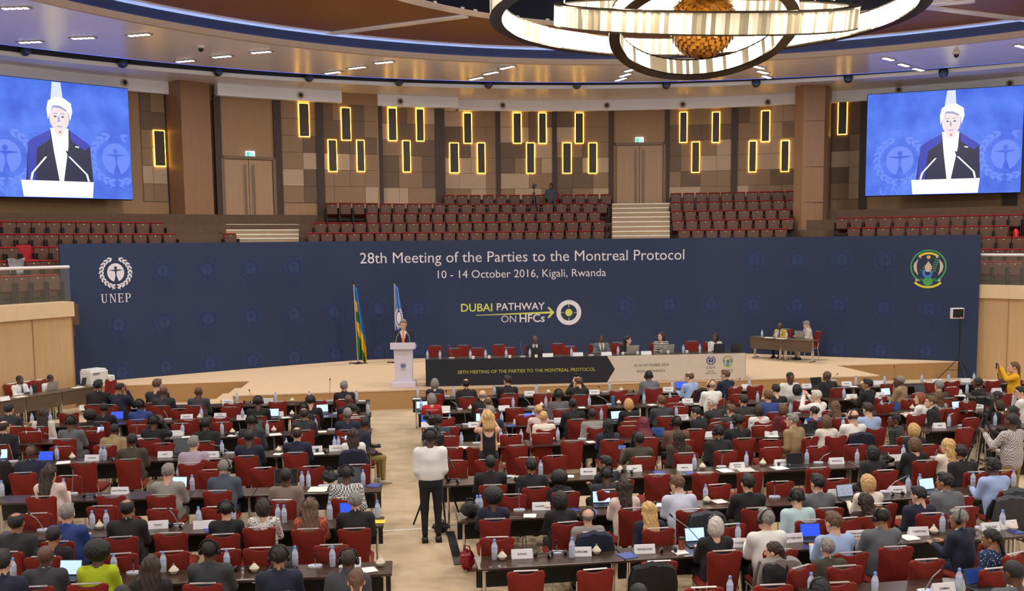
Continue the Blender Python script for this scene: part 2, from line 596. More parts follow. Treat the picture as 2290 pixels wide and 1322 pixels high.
WALLP = [ramp_mat('wall_wood_pale', 'noise', [(182, 154, 126), (194, 166, 138)], (3, 3, 20), 0.6),
         ramp_mat('wall_wood_mid', 'noise', [(140, 110, 80), (154, 122, 92)], (3, 3, 20), 0.6),
         ramp_mat('wall_wood_dark', 'noise', [(104, 80, 60), (116, 90, 68)], (3, 3, 20), 0.6)]
WALLB = ramp_mat('wall_wood_plain', 'noise', [(156, 120, 86), (170, 134, 98)], (8, 8, 0.8), 0.6)
STRIP = mat('wall_strip', (64, 46, 40), 0.6)
PILLW = ramp_mat('pillar_wood', 'noise', [(138, 100, 70), (158, 118, 86)], (9, 9, 0.7), 0.45, detail=4)
TREAD = mat('tier_carpet', (96, 74, 58), 0.9, bump=0.1)
STONE = ramp_mat('stair_stone', 'noise', [(150, 126, 100), (166, 140, 112)], (2, 2, 2), 0.6)
NOSE = mat('stair_nosing', (226, 218, 204), 0.3)
CHROME = mat('chrome', (210, 210, 212), 0.2, metal=1.0, vary=0.02)
BLACK = mat('black_plastic', (18, 18, 20), 0.45, vary=0.1)
GLASSP = mat('balcony_glass', (200, 196, 180), 0.05, alpha=0.07, vary=0.02)

mb = MB()
mb.lathe([(29, -0.3), (29, 0.0)], 96, (HC[0], HC[1], 0))
struct(mb.obj('floor', [CARPET]))


def ringstrip(c0, r0, c1, r1, z, th=0.06, n=160):
    b = MB()
    vs, fs = [], []
    for i in range(n):
        a = 2 * math.pi * i / n
        for (c, r) in ((c0, r0), (c1, r1)):
            vs.append((c[0] + r * math.sin(a), c[1] + r * math.cos(a), z))
        for (c, r) in ((c0, r0), (c1, r1)):
            vs.append((c[0] + r * math.sin(a), c[1] + r * math.cos(a), z + th))
    for i in range(n):
        j = (i + 1) % n
        fs += [(i * 4, i * 4 + 1, j * 4 + 1, j * 4), (i * 4 + 2, j * 4 + 2, j * 4 + 3, i * 4 + 3), (i * 4, j * 4, j * 4 + 2, i * 4 + 2), (i * 4 + 1, i * 4 + 3, j * 4 + 3, j * 4 + 1)]
    b.add(vs, fs)
    return b


PI2 = 2 * math.pi
CIN, RIN = (4.23, 16.95), 17.92
CWO, RWO = (4.25, 11.68), 26.89
CLP, RLP = (3.58, 12.43), 27.66
CTP, RTP = (4.93, 21.53), 9.32
struct(ringstrip(CIN, RIN, CWO, RWO, 10.6).obj('ceiling', [WHITE_C]))
struct(ringstrip(CTP, RTP + 0.55, CIN, RIN - 0.5, 11.11).obj('ceiling_wood', [WOODC]))
struct(ringstrip(CIN, RIN - 0.5, CIN, RIN + 0.1, 11.10).obj('ceiling_border', [WHITE_C]))
struct(ringstrip(CTP, RTP, CTP, RTP + 0.55, 11.09).obj('ceiling_inner_border', [WHITE_C]))
b = MB()
b.arc(CTP, RTP, RTP + 0.1, 11.1, 12.5, 0, PI2, 120)
b.lathe([(RTP + 0.1, 12.45), (RTP + 0.1, 12.55)], 96, (CTP[0], CTP[1], 0))
struct(b.obj('ceiling_recess', [DKBLUE]))
b = MB().arc(CIN, RIN + 0.02, RIN + 0.14, 10.62, 11.12, 0, PI2, 160)
struct(b.obj('ceiling_riser', [DKBLUE]))
b = MB().arc(CIN, RIN - 0.16, RIN - 0.002, 10.6, 10.68, 0, PI2, 160)
b.arc(CIN, RIN - 0.16, RIN - 0.13, 10.68, 10.78, 0, PI2, 160)
struct(b.obj('trim_ceiling_lip', [LIP]))
struct(MB().arc(CIN, RIN - 0.10, RIN - 0.04, 10.69, 10.71, 0, PI2, 160).obj('trim_cove_light', [LEDB]))
b = MB().arc(CLP, RLP, RLP + 0.1, 10.74, 11.5, -2.2, 2.2, 160)
b.arc(CWO, RWO - 0.4, RWO + 3, 11.5, 11.56, -2.0, 2.0, 120)
struct(b.obj('ceiling_slot', [DKSLOT]))
struct(MB().arc(CLP, RLP, RLP + 0.2, 10.6, 10.74, -2.2, 2.2, 160).obj('trim_slot_lip', [SOFFIT]))
struct(MB().arc(CWO, RWO - 0.03, RWO + 0.01, 10.6, 10.625, -2.0, 2.0, 160).obj('trim_slot_light', [LEDS]))
b = MB()
vs, fs = [], []
n = 140
for i in range(n + 1):
    a = -1.9 + 3.8 * i / n
    p0 = (CLP[0] + (RLP + 0.2) * math.sin(a), CLP[1] + (RLP + 0.2) * math.cos(a))
    a2 = math.atan2(p0[0] - HC[0], p0[1] - HC[1])
    rr = max(27.4, math.hypot(p0[0] - HC[0], p0[1] - HC[1]) + 0.2)
    p1 = (HC[0] + rr * math.sin(a2), HC[1] + rr * math.cos(a2))
    vs += [(*p0, 10.6), (*p1, 10.6), (*p0, 10.66), (*p1, 10.66)]
for i in range(n):
    for k, j in ((0, 1), (1, 3), (3, 2), (2, 0)):
        fs.append((i * 4 + k, i * 4 + j, i * 4 + 4 + j, i * 4 + 4 + k))
struct(b.add(vs, fs).obj('ceiling_soffit', [SOFFIT]))
b = MB()
for (x0, y0), (x1, y1) in (((733, 76), (1042, 36)), ((2056, 14), (2310, 46)), ((2056, 13), (2180, 2)), ((-140, -160), (240, -60))):
    p, q = W(x0, y0, 11.09), W(x1, y1, 11.09)
    d = q - p
    b.box(((p.x + q.x) / 2, (p.y + q.y) / 2, 11.085), (d.length, 0.28, 0.05), math.atan2(d.y, d.x))
struct(b.obj('trim_ceiling_ribs', [WHITE_C]))

# wall segments: (first px, last px, radius)
SEG = [(-420, 392, 26.5), (486, 848, 25.86), (848, 984, 26.3), (984, 1790, 26.95), (1850, 2700, 27.1)]
FAC = [(-420, 392, 26.16), (488, 765, 25.45), (765, 1025, 25.88), (1025, 1790, 26.62), (1856, 2700, 26.8)]


def wang(px, r):
    return ang(px, r, 380)


b, f = MB(), MB()
for x0, x1, r in SEG:
    b.arc(HC, r, r + 0.3, 3.0, 10.7, wang(x0, r), wang(x1, r), 30)
for x0, x1, r in ((392, 486, 26.9), (1790, 1850, 27.2)):
    b.arc(HC, r, r + 0.3, 3.0, 10.7, wang(x0, r) - .01, wang(x1, r) + .01, 6)
struct(b.obj('wall_back', [WALLB]))
for x0, x1, r in FAC:
    f.arc(HC, r, 27.3, 10.15, 10.62, ang(x0, r, 230), ang(x1, r, 230), 40)
struct(f.obj('ceiling_fascia', [SOFFIT], smooth=False))

# mosaic of veneered panels between dark strips
rng = random.Random(3)
EDGES = [(318, 372, 26.5), (627, 711, 25.86), (721, 844, 25.86), (852, 977, 26.3), (992, 1111, 26.95), (1117, 1236, 26.95), (1244, 1363, 26.95), (1494, 1638, 26.95), (1647, 1784, 26.95), (1858, 1926, 27.1), (2278, 2420, 27.1)]
ZR = [10.15 - 0.66 * i for i in range(7)]
b = MB()
for x0, x1, r in EDGES:
    a0, a1 = wang(x0, r), wang(x1, r)
    nc = max(2, round((a1 - a0) * r / 0.62))
    cuts = [a0 + (a1 - a0) * min(1, max(0, (i + (rng.uniform(-.25, .25) if 0 < i < nc else 0)) / nc)) for i in range(nc + 1)]
    side = x1 < 500 or x0 > 1850
    prev = [1] * nc
    for k in range(6 if not side else 6):
        i = 0
        while i < nc:
            wdt = 2 if rng.random() < 0.4 and i + 1 < nc else 1
            pool = [0, 0, 1, 1, 2] if k != 5 else [0, 1, 1]
            if k < 2:
                pool = [0, 1, 2, 2, 1]
            t = rng.choice(pool)
            if rng.random() < 0.35:
                t = prev[i]
            for q in range(i, i + wdt):
                prev[q] = t
            b.arc(HC, r - 0.05, r + 0.02, ZR[k + 1] + 0.006, ZR[k] - 0.006, cuts[i] + 0.0002, cuts[i + wdt] - 0.0002, 3, mi=t)
            i += wdt
struct(b.obj('wall_panels', WALLP))
b = MB()
for px, r, wd in ((489, 25.86, .26), (622, 25.86, .3), (716, 25.86, .3), (848, 26.1, .3), (984, 26.3, .42), (1114, 26.95, .2), (1240, 26.95, .2), (1367, 26.95, .22), (1492, 26.95, .2), (1642, 26.95, .28), (1853, 27.1, .2), (1930, 27.1, .3), (384, 26.5, .34), (2262, 27.1, .5)):
    a = wang(px, r)
    x, y = pol(r, a)
    b.box((x, y, 7.4), (wd, 0.22, 5.6), -a)
struct(b.obj('trim_wall_strips', [STRIP]))

# doors
DOORW = ramp_mat('door_wood', 'noise', [(166, 130, 98), (178, 142, 110)], (10, 10, 0.8), 0.5)
STEEL = mat('brushed_steel', (120, 112, 104), 0.35, metal=0.8)
DKF = mat('door_frame', (120, 92, 70), 0.5)


def make_door(num, x0, x1, ytop, zb, r):
    pa, pb = on_circle(x0, 430, r - 0.06), on_circle(x1, 430, r - 0.06)
    zt = on_circle((x0 + x1) / 2, ytop, r - 0.06).z
    d = pb - pa
    L = math.hypot(d.x, d.y)
    rz = math.atan2(d.y, d.x)
    root = struct(link('door_%d' % num, None, loc=((pa.x + pb.x) / 2, (pa.y + pb.y) / 2, zb), rz=rz))
    h = zt - zb
    q = MB()
    for s in (-1, 1):
        q.box((s * (L / 2 + 0.06), 0, h / 2 + 0.06), (0.12, 0.16, h + 0.12))
    q.box((0, 0, h + 0.06), (L + 0.24, 0.16, 0.12))
    q.obj('door_frame', [DKF], root)
    for s in (-1, 1):
        lf = MB().box((s * L / 4, 0.02, h / 2), (L / 2 - 0.02, 0.08, h - 0.02), ch=0.008).obj('door_leaf', [DOORW], root)
        hb = MB()
        hb.tube([(s * 0.16, -0.1, h * 0.08), (s * 0.16, -0.1, h * 0.93)], 0.028, 8)
        for zz in (0.15, 0.85):
            hb.tube([(s * 0.16, -0.1, h * zz), (s * 0.16, 0.0, h * zz)], 0.018, 6)
        hb.obj('door_handle', [STEEL], lf)
    return root


make_door(1, 503, 611, 357, 4.95, 25.86)
make_door(2, 1378, 1482, 325, 5.95, 26.95)

# tiers of the seating bowl
TIER = [(25.8 - 0.85 * k, 6.55 - 0.395 * k) for k in range(8)]
b = MB()
for k, (r, z) in enumerate(TIER):
    fz = z - 0.86
    if k <= 4:
        b.arc(HC, r - 0.5, 27.3, fz - 0.6, fz, -1.15, 1.15, 80)
    else:
        for p0, p1 in ((-700, 145), (2188, 2900)):
            b.arc(HC, r - 0.5, 22.6, fz - 0.6, fz, ang(p0, r), ang(p1, r), 20)
for p0, p1 in ((-700, 148), (2190, 2900)):
    b.arc(HC, 19.42, 20.2, 2.0, 2.93, ang(p0, 19.6), ang(p1, 19.6), 20)
struct(b.obj('floor_tiers', [TREAD]))

# balcony: pale wall, fascia, glass and rail at both sides
for side, (p0, p1) in (('left', (-700, 150)), ('right', (2184, 2900))):
    a0, a1 = ang(p0, 19.1), ang(p1, 19.1)
    q = MB().arc(HC, 19.1, 19.4, 0.0, 2.62, a0, a1, 40)
    struct(q.obj('wall_' + side, [PANEL]))
    q = MB()
    for i in range(9):
        a = a0 + (a1 - a0) * i / 8
        x, y = pol(19.09, a)
        q.box((x, y, 1.3), (0.012, 0.02, 2.6), -a)
    struct(q.obj('trim_panel_joints_' + side, [mat('joint', (150, 116, 80), 0.6)]))
    struct(MB().arc(HC, 18.95, 19.5, 2.61, 3.02, a0, a1, 40).obj('trim_fascia_' + side, [FASCIA]))
    rail = struct(link('trim_balustrade_' + side, None))
    MB().arc(HC, 19.1, 19.115, 3.02, 3.96, a0, a1, 40).obj('glass_pane', [GLASSP], rail)
    q = MB()
    pts = []
    for i in range(41):
        a = a0 + (a1 - a0) * i / 40
        pts.append((*pol(19.11, a), 3.99))
    q.tube(pts, 0.045, 8)
    q.obj('handrail', [mat('rail_satin', (226, 222, 224), 0.45, metal=0.4, vary=0.02)], rail)

# pillars
def pillar(name, poly, z0, z1):
    q = MB().prism(poly, z0, z1)
    q.obj(name, [PILLW])
    o = bpy.data.objects[name]
    struct(o)
    j = MB()
    for z in (5.6, 7.6, 9.6):
        j.prism([(HCx * 0.0005 + p[0], p[1]) for p, HCx in ((p, 0) for p in poly)], z, z + 0.012)
    return o


be = math.radians(49.5)
P0 = Vector((-12.1, 36.9))
e1, e2 = Vector((math.cos(be), math.sin(be))), Vector((-math.sin(be), math.cos(be)))
pillar('pillar_left', [tuple(P0), tuple(P0 + e1 * 1.22), tuple(P0 + e1 * 1.22 + e2 * 1.0), tuple(P0 + e2 * 1.0)], 2.9, 10.6)
zc = 39.6
xa, xb = (1777 - CX) / F * zc, (1852 - CX) / F * zc
ia, ib = (1790 - CX) / F * zc, (1838 - CX) / F * zc
sk = 0.31
pillar('pillar_right', [(ia, zc), (ib, zc + .05), (xb + 0.02, zc + 0.4), (xb + sk * 1.2, zc + 1.2), (xa + sk * 1.2, zc + 1.2), (xa, zc + 0.35)], 2.9, 10.6)
q = MB()
for z in (6.0, 7.4, 9.2):
    q.box(((ia + ib) / 2, zc + 0.02, z), (ib - ia, 0.03, 0.012))
struct(q.obj('trim_pillar_joints', [STRIP]))

# flights of steps up to the doors
def stairs(name, px0, px1, ys, zs, rs):
    st = MB()
    nn = MB()
    for (y, z, r) in zip(ys, zs, rs):
        a0, a1 = ang(px0, r, y), ang(px1, r, y)
        st.arc(HC, r, r + 0.6, z - 0.8, z, a0, a1, 8)
        nn.arc(HC, r - 0.012, r + 0.05, z - 0.03, z + 0.012, a0, a1, 8)
    o = st.obj(name, [STONE])
    struct(o)
    nn.obj('stair_nosing', [NOSE], o)


ys = [455.5, 465, 475, 485, 495.5, 506.5, 517, 527]
rs = [25.6 - 0.425 * i for i in range(8)]
zs = [on_circle(1435, y, r).z for y, r in zip(ys, rs)]
stairs('stairs_upper', 1369, 1498, ys, zs, rs)
ys = [502, 514, 524, 533]
rs = [24.6, 24.0, 23.4, 22.8]
zs = [on_circle(580, y, r).z for y, r in zip(ys, rs)]
stairs('stairs_lower', 506, 668, ys, zs, rs)

# the stage
STAGE = ramp_mat('stage_carpet', 'noise', [(206, 176, 142), (218, 190, 156)], (5, 5, 5), 0.95, detail=6)
SFRONT = ramp_mat('stage_front', 'noise', [(170, 130, 84), (182, 142, 96)], (4, 4, 9), 0.9, detail=4)
SP = [(-7.5, 26.1), (-3.0, 26.85), (6.7, 28.2), (10.8, 28.7), (10.3, 31.1), (14.5, 31.75), (15.0, 33), (8, 36.5), (-3, 36.5), (-13, 31), (-12.6, 28.0), (-10.5, 28.3), (-7.75, 28.8)]
q = MB().prism(SP, 0.0, 0.54)
q.m = [1] * len(q.f)
q.m[1] = 0
o = q.obj('floor_stage', [STAGE, SFRONT])
struct(o)
e = MB()
for i in range(5):
    p, r_ = Vector(SP[i]), Vector(SP[i + 1])
    d = r_ - p
    e.box(((p.x + r_.x) / 2, (p.y + r_.y) / 2, 0.525), (d.length, 0.03, 0.035), math.atan2(d.y, d.x))
p, r_ = Vector(SP[0]), Vector(SP[12])
d = r_ - p
e.box(((p.x + r_.x) / 2, (p.y + r_.y) / 2, 0.525), (d.length, 0.03, 0.035), math.atan2(d.y, d.x))
struct(e.obj('trim_stage_edge', [STAGE]))
q = MB()
ex = (Vector(SP[12]) - Vector(SP[0])).normalized()
nx = Vector((-ex.y, ex.x))
for i in range(3):
    c = Vector(SP[0]) + ex * 1.25 + nx * (0.2 + 0.32 * i)
    q.box((c.x, c.y, (0.40 - 0.13 * i) / 2), (2.2 - .3 * i, 0.34, 0.40 - 0.13 * i), math.atan2(ex.y, ex.x))
struct(q.obj('stairs_stage', [STAGE]))
q = MB()                       # white inlay line across the aisle
p, r_ = W(858, 1188, 0), W(945, 1183, 0)
d = r_ - p
q.box(((p.x + r_.x) / 2, (p.y + r_.y) / 2, 0.003), (d.length + 2, 0.05, 0.006), math.atan2(d.y, d.x))
struct(q.obj('trim_floor_line', [mat('inlay', (232, 226, 214), 0.5)]))
# ---------------------------------------------------------------- lamps, signs, speakers, chandelier
LEDY = mat('warm_led', (255, 190, 60), 0.5, emit=10.0, vary=0, emit_rgb=(255, 190, 60))
LAMPB = mat('lamp_board', (66, 44, 36), 0.5)
WHITEL = mat('lamp_glow', (255, 250, 240), 0.5, emit=9.0, vary=0)
GREYM = mat('grey_metal', (150, 150, 150), 0.35, metal=0.6)
WPL = mat('white_plastic', (222, 222, 220), 0.4, vary=0.03)

lamps = [(667, 691, 230, 306, 25.86), (762, 784, 240, 314, 25.86), (867, 887, 241, 315, 26.3), (930, 948, 243, 316, 26.3), (1036, 1055, 252, 321, 26.95), (1147, 1166, 252, 321, 26.95), (1204, 1222, 252, 321, 26.95), (1286, 1305, 252, 321, 26.95), (1520, 1537, 250, 319, 26.95), (1593, 1610, 250, 319, 26.95), (1703, 1722, 247, 317, 26.95), (1875, 1895, 226, 301, 27.1), (387, 397, 207, 300, 26.6),
         (343, 368, 291, 372, 26.5), (733, 753, 312, 384, 25.86), (797, 815, 313, 384, 25.86), (900, 918, 314, 385, 26.3), (1005, 1026, 319, 387, 26.95), (1067, 1085, 319, 388, 26.95), (1177, 1196, 319, 388, 26.95), (1258, 1278, 319, 388, 26.95), (1316, 1335, 319, 388, 26.95), (1547, 1565, 317, 386, 26.95), (1675, 1692, 315, 385, 26.95), (1747, 1765, 314, 384, 26.95)]
for rowname, sub in (('upper row', sorted(lamps[:13])), ('lower row', sorted(lamps[13:]))):
    for i, (x0, x1, y0, y1, r) in enumerate(sub):
        pa, pb = on_circle((x0 + x1) / 2, y0, r - 0.1), on_circle((x0 + x1) / 2, y1, r - 0.1)
        h = pa.z - pb.z
        wd = (x1 - x0) / F * pa.y if x1 - x0 > 12 else 0.42
        a = math.atan2(pa.x - HC[0], pa.y - HC[1])
        t = thing('wall_lamp', 'slim wall lamp with glowing yellow rim, %s, %s counting from the left' % (rowname, nth(i)), 'wall lamp', (pa.x, pa.y, pb.z), -a, 'wall lamps on the back wall')
        MB().box((0, 0, h / 2), (wd - 0.06, 0.06, h - 0.06), ch=0.01).obj('panel', [LAMPB], t)
        q = MB()
        for s in (-1, 1):
            q.box((s * (wd / 2 - 0.012), 0.035, h / 2), (0.026, 0.03, h))
            q.box((0, 0.035, h / 2 + s * (h / 2 - 0.012)), (wd, 0.03, 0.026))
        q.obj('light_strip', [LEDY], t)

EXG = mat('exit_green', (70, 190, 160), 0.4, emit=1.0, vary=0)
EXW = mat('exit_white', (215, 235, 255), 0.4, emit=1.3, vary=0)
for nm, px, py, r in (('near the flat left door', 559, 346, 25.8), ('above the door over the stairs', 1430, 314, 26.9)):
    p = on_circle(px, py, r)
    a = math.atan2(p.x - HC[0], p.y - HC[1])
    t = thing('exit_sign', 'lit white and green exit sign ' + nm, 'sign', tuple(p), -a)
    MB().box((0, -0.03, 0), (0.36, 0.06, 0.27), ch=0.01).obj('sign_box', [EXW], t)
    q = MB()
    q.box((-0.09, -0.065, 0), (0.13, 0.01, 0.2))
    q.box((0.1, -0.065, 0.0), (0.03, 0.01, 0.12))
    q.add([(0.05, -0.066, -0.02), (0.15, -0.066, -0.02), (0.10, -0.066, -0.09)], [(0, 1, 2)])
    q.tube([(0.02, -0.066, 0.06), (0.02, -0.066, -0.08)], 0.015, 6)
    q.obj('pictogram', [EXG], t)

DL = '1,18,67,16 45,94,90,92 163,85,208,83 285,79,336,75 398,137,430,134 480,127,512,124 565,117,602,114 733,163,755,160 786,152,811,149 845,140,872,137 1057,176,1073,173 1090,164,1106,161 1125,152,1143,148 1383,178,1393,175 1392,169,1404,165 1405,157,1416,154 1691,148,1702,151 1700,159,1712,162 1709,169,1720,173 1975,128,1998,134 2012,142,2030,147 2047,153,2060,156 2276,101,2292,105'
for i, s in enumerate(DL.split()):
    x0, y0, x1, y1 = map(float, s.split(','))
    p, q_ = W(x0, y0, 10.6), W(x1, y1, 10.6)
    c = (p + q_) / 2
    d = (q_ - p)
    L = 0.72
    t = thing('ceiling_downlight', 'recessed strip of small square downlights, %s along the ceiling ring from the left' % nth(i), 'ceiling light', (c.x, c.y, 10.6), math.atan2(d.y, d.x), 'ceiling downlights')
    MB().box((0, 0, -0.012), (L + 0.1, 0.2, 0.024)).obj('frame', [GREYM], t)
    n = 4
    for k in range(n):
        MB().box((-L / 2 + (k + .5) * L / n, 0, -0.026), (L / n - 0.065, 0.14, 0.012)).obj('lamp', [WHITEL], t)

for i, (px, py) in enumerate([(58, 112), (275, 140), (488, 159), (692, 172), (893, 182), (1093, 188), (1290, 189), (1490, 189), (1691, 185), (1897, 175), (2110, 163)]):
    d = ray(px, py)
    a_ = d.x ** 2 + d.y ** 2
    c = CLP
    bq = -2 * (d.x * c[0] + d.y * c[1])
    rr = RLP - 0.2
    k = c[0] ** 2 + c[1] ** 2 - rr * rr
    tt = (-bq + math.sqrt(bq * bq - 4 * a_ * k)) / (2 * a_)
    p = Vector((d.x * tt, d.y * tt, CAMZ + d.z * tt))
    t = thing('spotlight', 'black round spotlight in the dark ceiling slot, %s from the left' % nth(i), 'spotlight', tuple(p), -math.atan2(p.x - c[0], p.y - c[1]), 'spotlights in the ceiling slot')
    q = MB().lathe([(0.05, -0.16), (0.15, -0.13), (0.17, 0.0), (0.165, 0.14), (0.13, 0.16)], 16)
    q.xf(Matrix.Rotation(math.radians(75), 4, 'X'))
    q.obj('housing', [BLACK], t, smooth=True)
    q = MB().lathe([(0.11, 0), (0.125, 0.02), (0.11, 0.03)], 16)
    q.xf(Matrix.Translation((0, -0.15, -0.03)) @ Matrix.Rotation(math.radians(75), 4, 'X'))
    q.obj('lens', [mat('spot_lens', (70, 84, 120), 0.1)], t, smooth=True)
    MB().box((0, 0.12, 0.05), (0.06, 0.14, 0.1)).obj('bracket', [BLACK], t)

for i, (px, py, r) in enumerate([(278, 185, 26.16), (672, 213, 25.45), (895, 227, 25.88), (1124, 236, 26.62), (1357, 236, 26.62), (1527, 234, 26.62), (1717, 229, 26.62), (2010, 201, 26.8), (2259, 187, 26.8)]):
    p = on_circle(px, py, r)
    a = math.atan2(p.x - HC[0], p.y - HC[1])
    t = thing('fascia_speaker', 'round cream speaker with a dark centre in the ceiling fascia, %s from the left' % nth(i), 'speaker', tuple(p), -a, 'round speakers in the fascia')
    R = Matrix.Rotation(math.radians(90), 4, 'X')
    MB().lathe([(0.15, 0), (0.15, 0.02), (0.1, 0.05), (0.08, 0.05)], 20).xf(R).obj('bezel', [mat('speaker_cream', (205, 190, 170), 0.5)], t, smooth=True)
    MB().lathe([(0.085, 0.03), (0.085, 0.055), (0.0, 0.06)], 16).xf(R).obj('cone', [BLACK], t, smooth=True)
for i, (px, py) in enumerate([(449, 107), (2139, 121)]):
    p = W(px, py - 4, 10.6)
    t = thing('dome_camera', 'small dark dome camera under the white ceiling %s' % ('near the left downlights' if i == 0 else 'near the right screen'), 'camera', tuple(p))
    MB().lathe([(0.12, 0), (0.12, -0.05), (0.09, -0.07)], 16).obj('housing', [WPL], t, smooth=True)
    MB().lathe([(0.08, -0.07), (0.075, -0.13), (0.04, -0.17), (0.0, -0.18)], 16).obj('dome', [BLACK], t, smooth=True)

# chandelier
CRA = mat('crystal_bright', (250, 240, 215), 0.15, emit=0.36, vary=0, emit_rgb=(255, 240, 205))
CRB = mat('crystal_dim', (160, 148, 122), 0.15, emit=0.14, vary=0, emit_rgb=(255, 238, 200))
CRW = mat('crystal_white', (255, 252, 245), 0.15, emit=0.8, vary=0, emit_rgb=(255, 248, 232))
RIMD = mat('chandelier_rim', (92, 80, 66), 0.15, metal=0.9)
cc = Vector(((1567 - CX) / F * 16.7, 16.7, 8.2))
ch = thing('chandelier', 'huge chandelier of three tilted crystal rings around a golden globe', 'chandelier', tuple(cc))


def crystal_ring(R, h, th, tilt, dz, name, inner, yaw=0.0):
    q = MB()
    n = int(R * 95)
    rg = random.Random(int(R * 100))
    for (r, sgn) in ((R, 1), (R - th, -1)):
        vs, fs, ms = [], [], []
        for i in range(n):
            a = PI2 * i / n
            rr = r + (0.014 if i % 2 else 0.0) * sgn
            vs += [(rr * math.cos(a), rr * math.sin(a), -h / 2), (rr * math.cos(a), rr * math.sin(a), h / 2)]
        o = len(q.v)
        dim = 0
        for i in range(n):
            j = (i + 1) % n
            if i % 12 == 0:
                dim = rg.choice([0.15, 0.3, 0.5, 0.35])
            fs.append((i * 2, j * 2, j * 2 + 1, i * 2 + 1))
            ms.append(1 if rg.random() < dim else (0 if sgn > 0 or not inner else 2))
        q.v += vs
        q.f += [tuple(k + o for k in f) for f in fs]
        q.m += ms
    M = Matrix.Translation((0, 0, dz)) @ Matrix.Rotation(yaw, 4, 'Z') @ Matrix.Rotation(tilt, 4, 'X')
    q.xf(M)
    me = bpy.data.meshes.new(name)
    me.from_pydata(q.v, [], q.f)
    me.polygons.foreach_set('material_index', q.m)
    o = link(name, me, [CRA, CRB, CRW], ch)
    q = MB()
    for z in (-h / 2 - 0.012, h / 2 + 0.012):
        q.arc((0, 0), R - th - 0.01, R + 0.02, z - 0.012, z + 0.012, 0, PI2, 120)
    q.xf(M)
    q.obj('ring_frame', [RIMD], o)
    return o


crystal_ring(3.50, 0.30, 0.17, 0, 0.20, 'crystal_ring', False)
crystal_ring(2.44, 0.29, 0.15, math.radians(15.5), 0.08, 'crystal_ring', False, math.radians(2))
crystal_ring(1.53, 0.27, 0.15, math.radians(-20), -0.08, 'crystal_ring', True)
GOLD = ramp_mat('golden_leaf', 'noise', [(70, 40, 8), (160, 100, 16), (214, 150, 40)], (9, 9, 9), 0.35, detail=8, bump=0.6)
q = MB()
rg = random.Random(5)
nu, nv_ = 40, 22
vs, fs = [], []
for j in range(nv_ + 1):
    for i in range(nu):
        r = 0.52 + rg.uniform(-0.02, 0.02)
        t_, u_ = math.pi * j / nv_, PI2 * i / nu
        vs.append((r * math.sin(t_) * math.cos(u_), r * math.sin(t_) * math.sin(u_), r * math.cos(t_)))
for j in range(nv_):
    for i in range(nu):
        k = (i + 1) % nu
        fs.append((j * nu + i, (j + 1) * nu + i, (j + 1) * nu + k, j * nu + k))
q.add(vs, fs)
g = q.obj('globe', [GOLD], ch, loc=(0, 0, -0.08))
q = MB()
for i in range(420):            # small gilded scales all over the globe
    z = 1 - 2 * (i + .5) / 420
    a = i * 2.39996
    rr = math.sqrt(1 - z * z)
    c = Vector((rr * math.cos(a), rr * math.sin(a), z))
    u = c.cross(Vector((0, 0, 1))).normalized() if abs(z) < .99 else Vector((1, 0, 0))
    v = c.cross(u)
    s = rg.uniform(0.03, 0.055)
    tl = c * rg.uniform(0.0, 0.03)
    q.add([c * 0.53 - u * s - v * s * .6, c * 0.53 + u * s - v * s * .6, c * 0.54 + u * s * .8 + v * s + tl, c * 0.54 - u * s * .8 + v * s + tl], [(0, 1, 2, 3)])
q.obj('gilded_scales', [GOLD], g)
for k in range(12):
    a = PI2 * k / 12 + .2
    R = 3.42 if k % 2 else 2.36
    zt = 0.5 if k % 2 else 0.28 + math.sin(a) * 0.54
    MB().tube([(R * math.cos(a), R * math.sin(a), zt), (R * .9 * math.cos(a), R * .9 * math.sin(a), 2.9)], 0.012, 6).obj('cable', [GREYM], ch)
for k in range(6):
    l = bpy.data.lights.new('chandelier_light', 'POINT')
    l.energy = 330
    l.color = (1, 0.93, 0.82)
    l.shadow_soft_size = 0.2
    lo = bpy.data.objects.new('chandelier_light', l)
    COL.objects.link(lo)
    lo.location = cc + Vector((3.05 * math.cos(PI2 * k / 6), 3.05 * math.sin(PI2 * k / 6), 0.5))

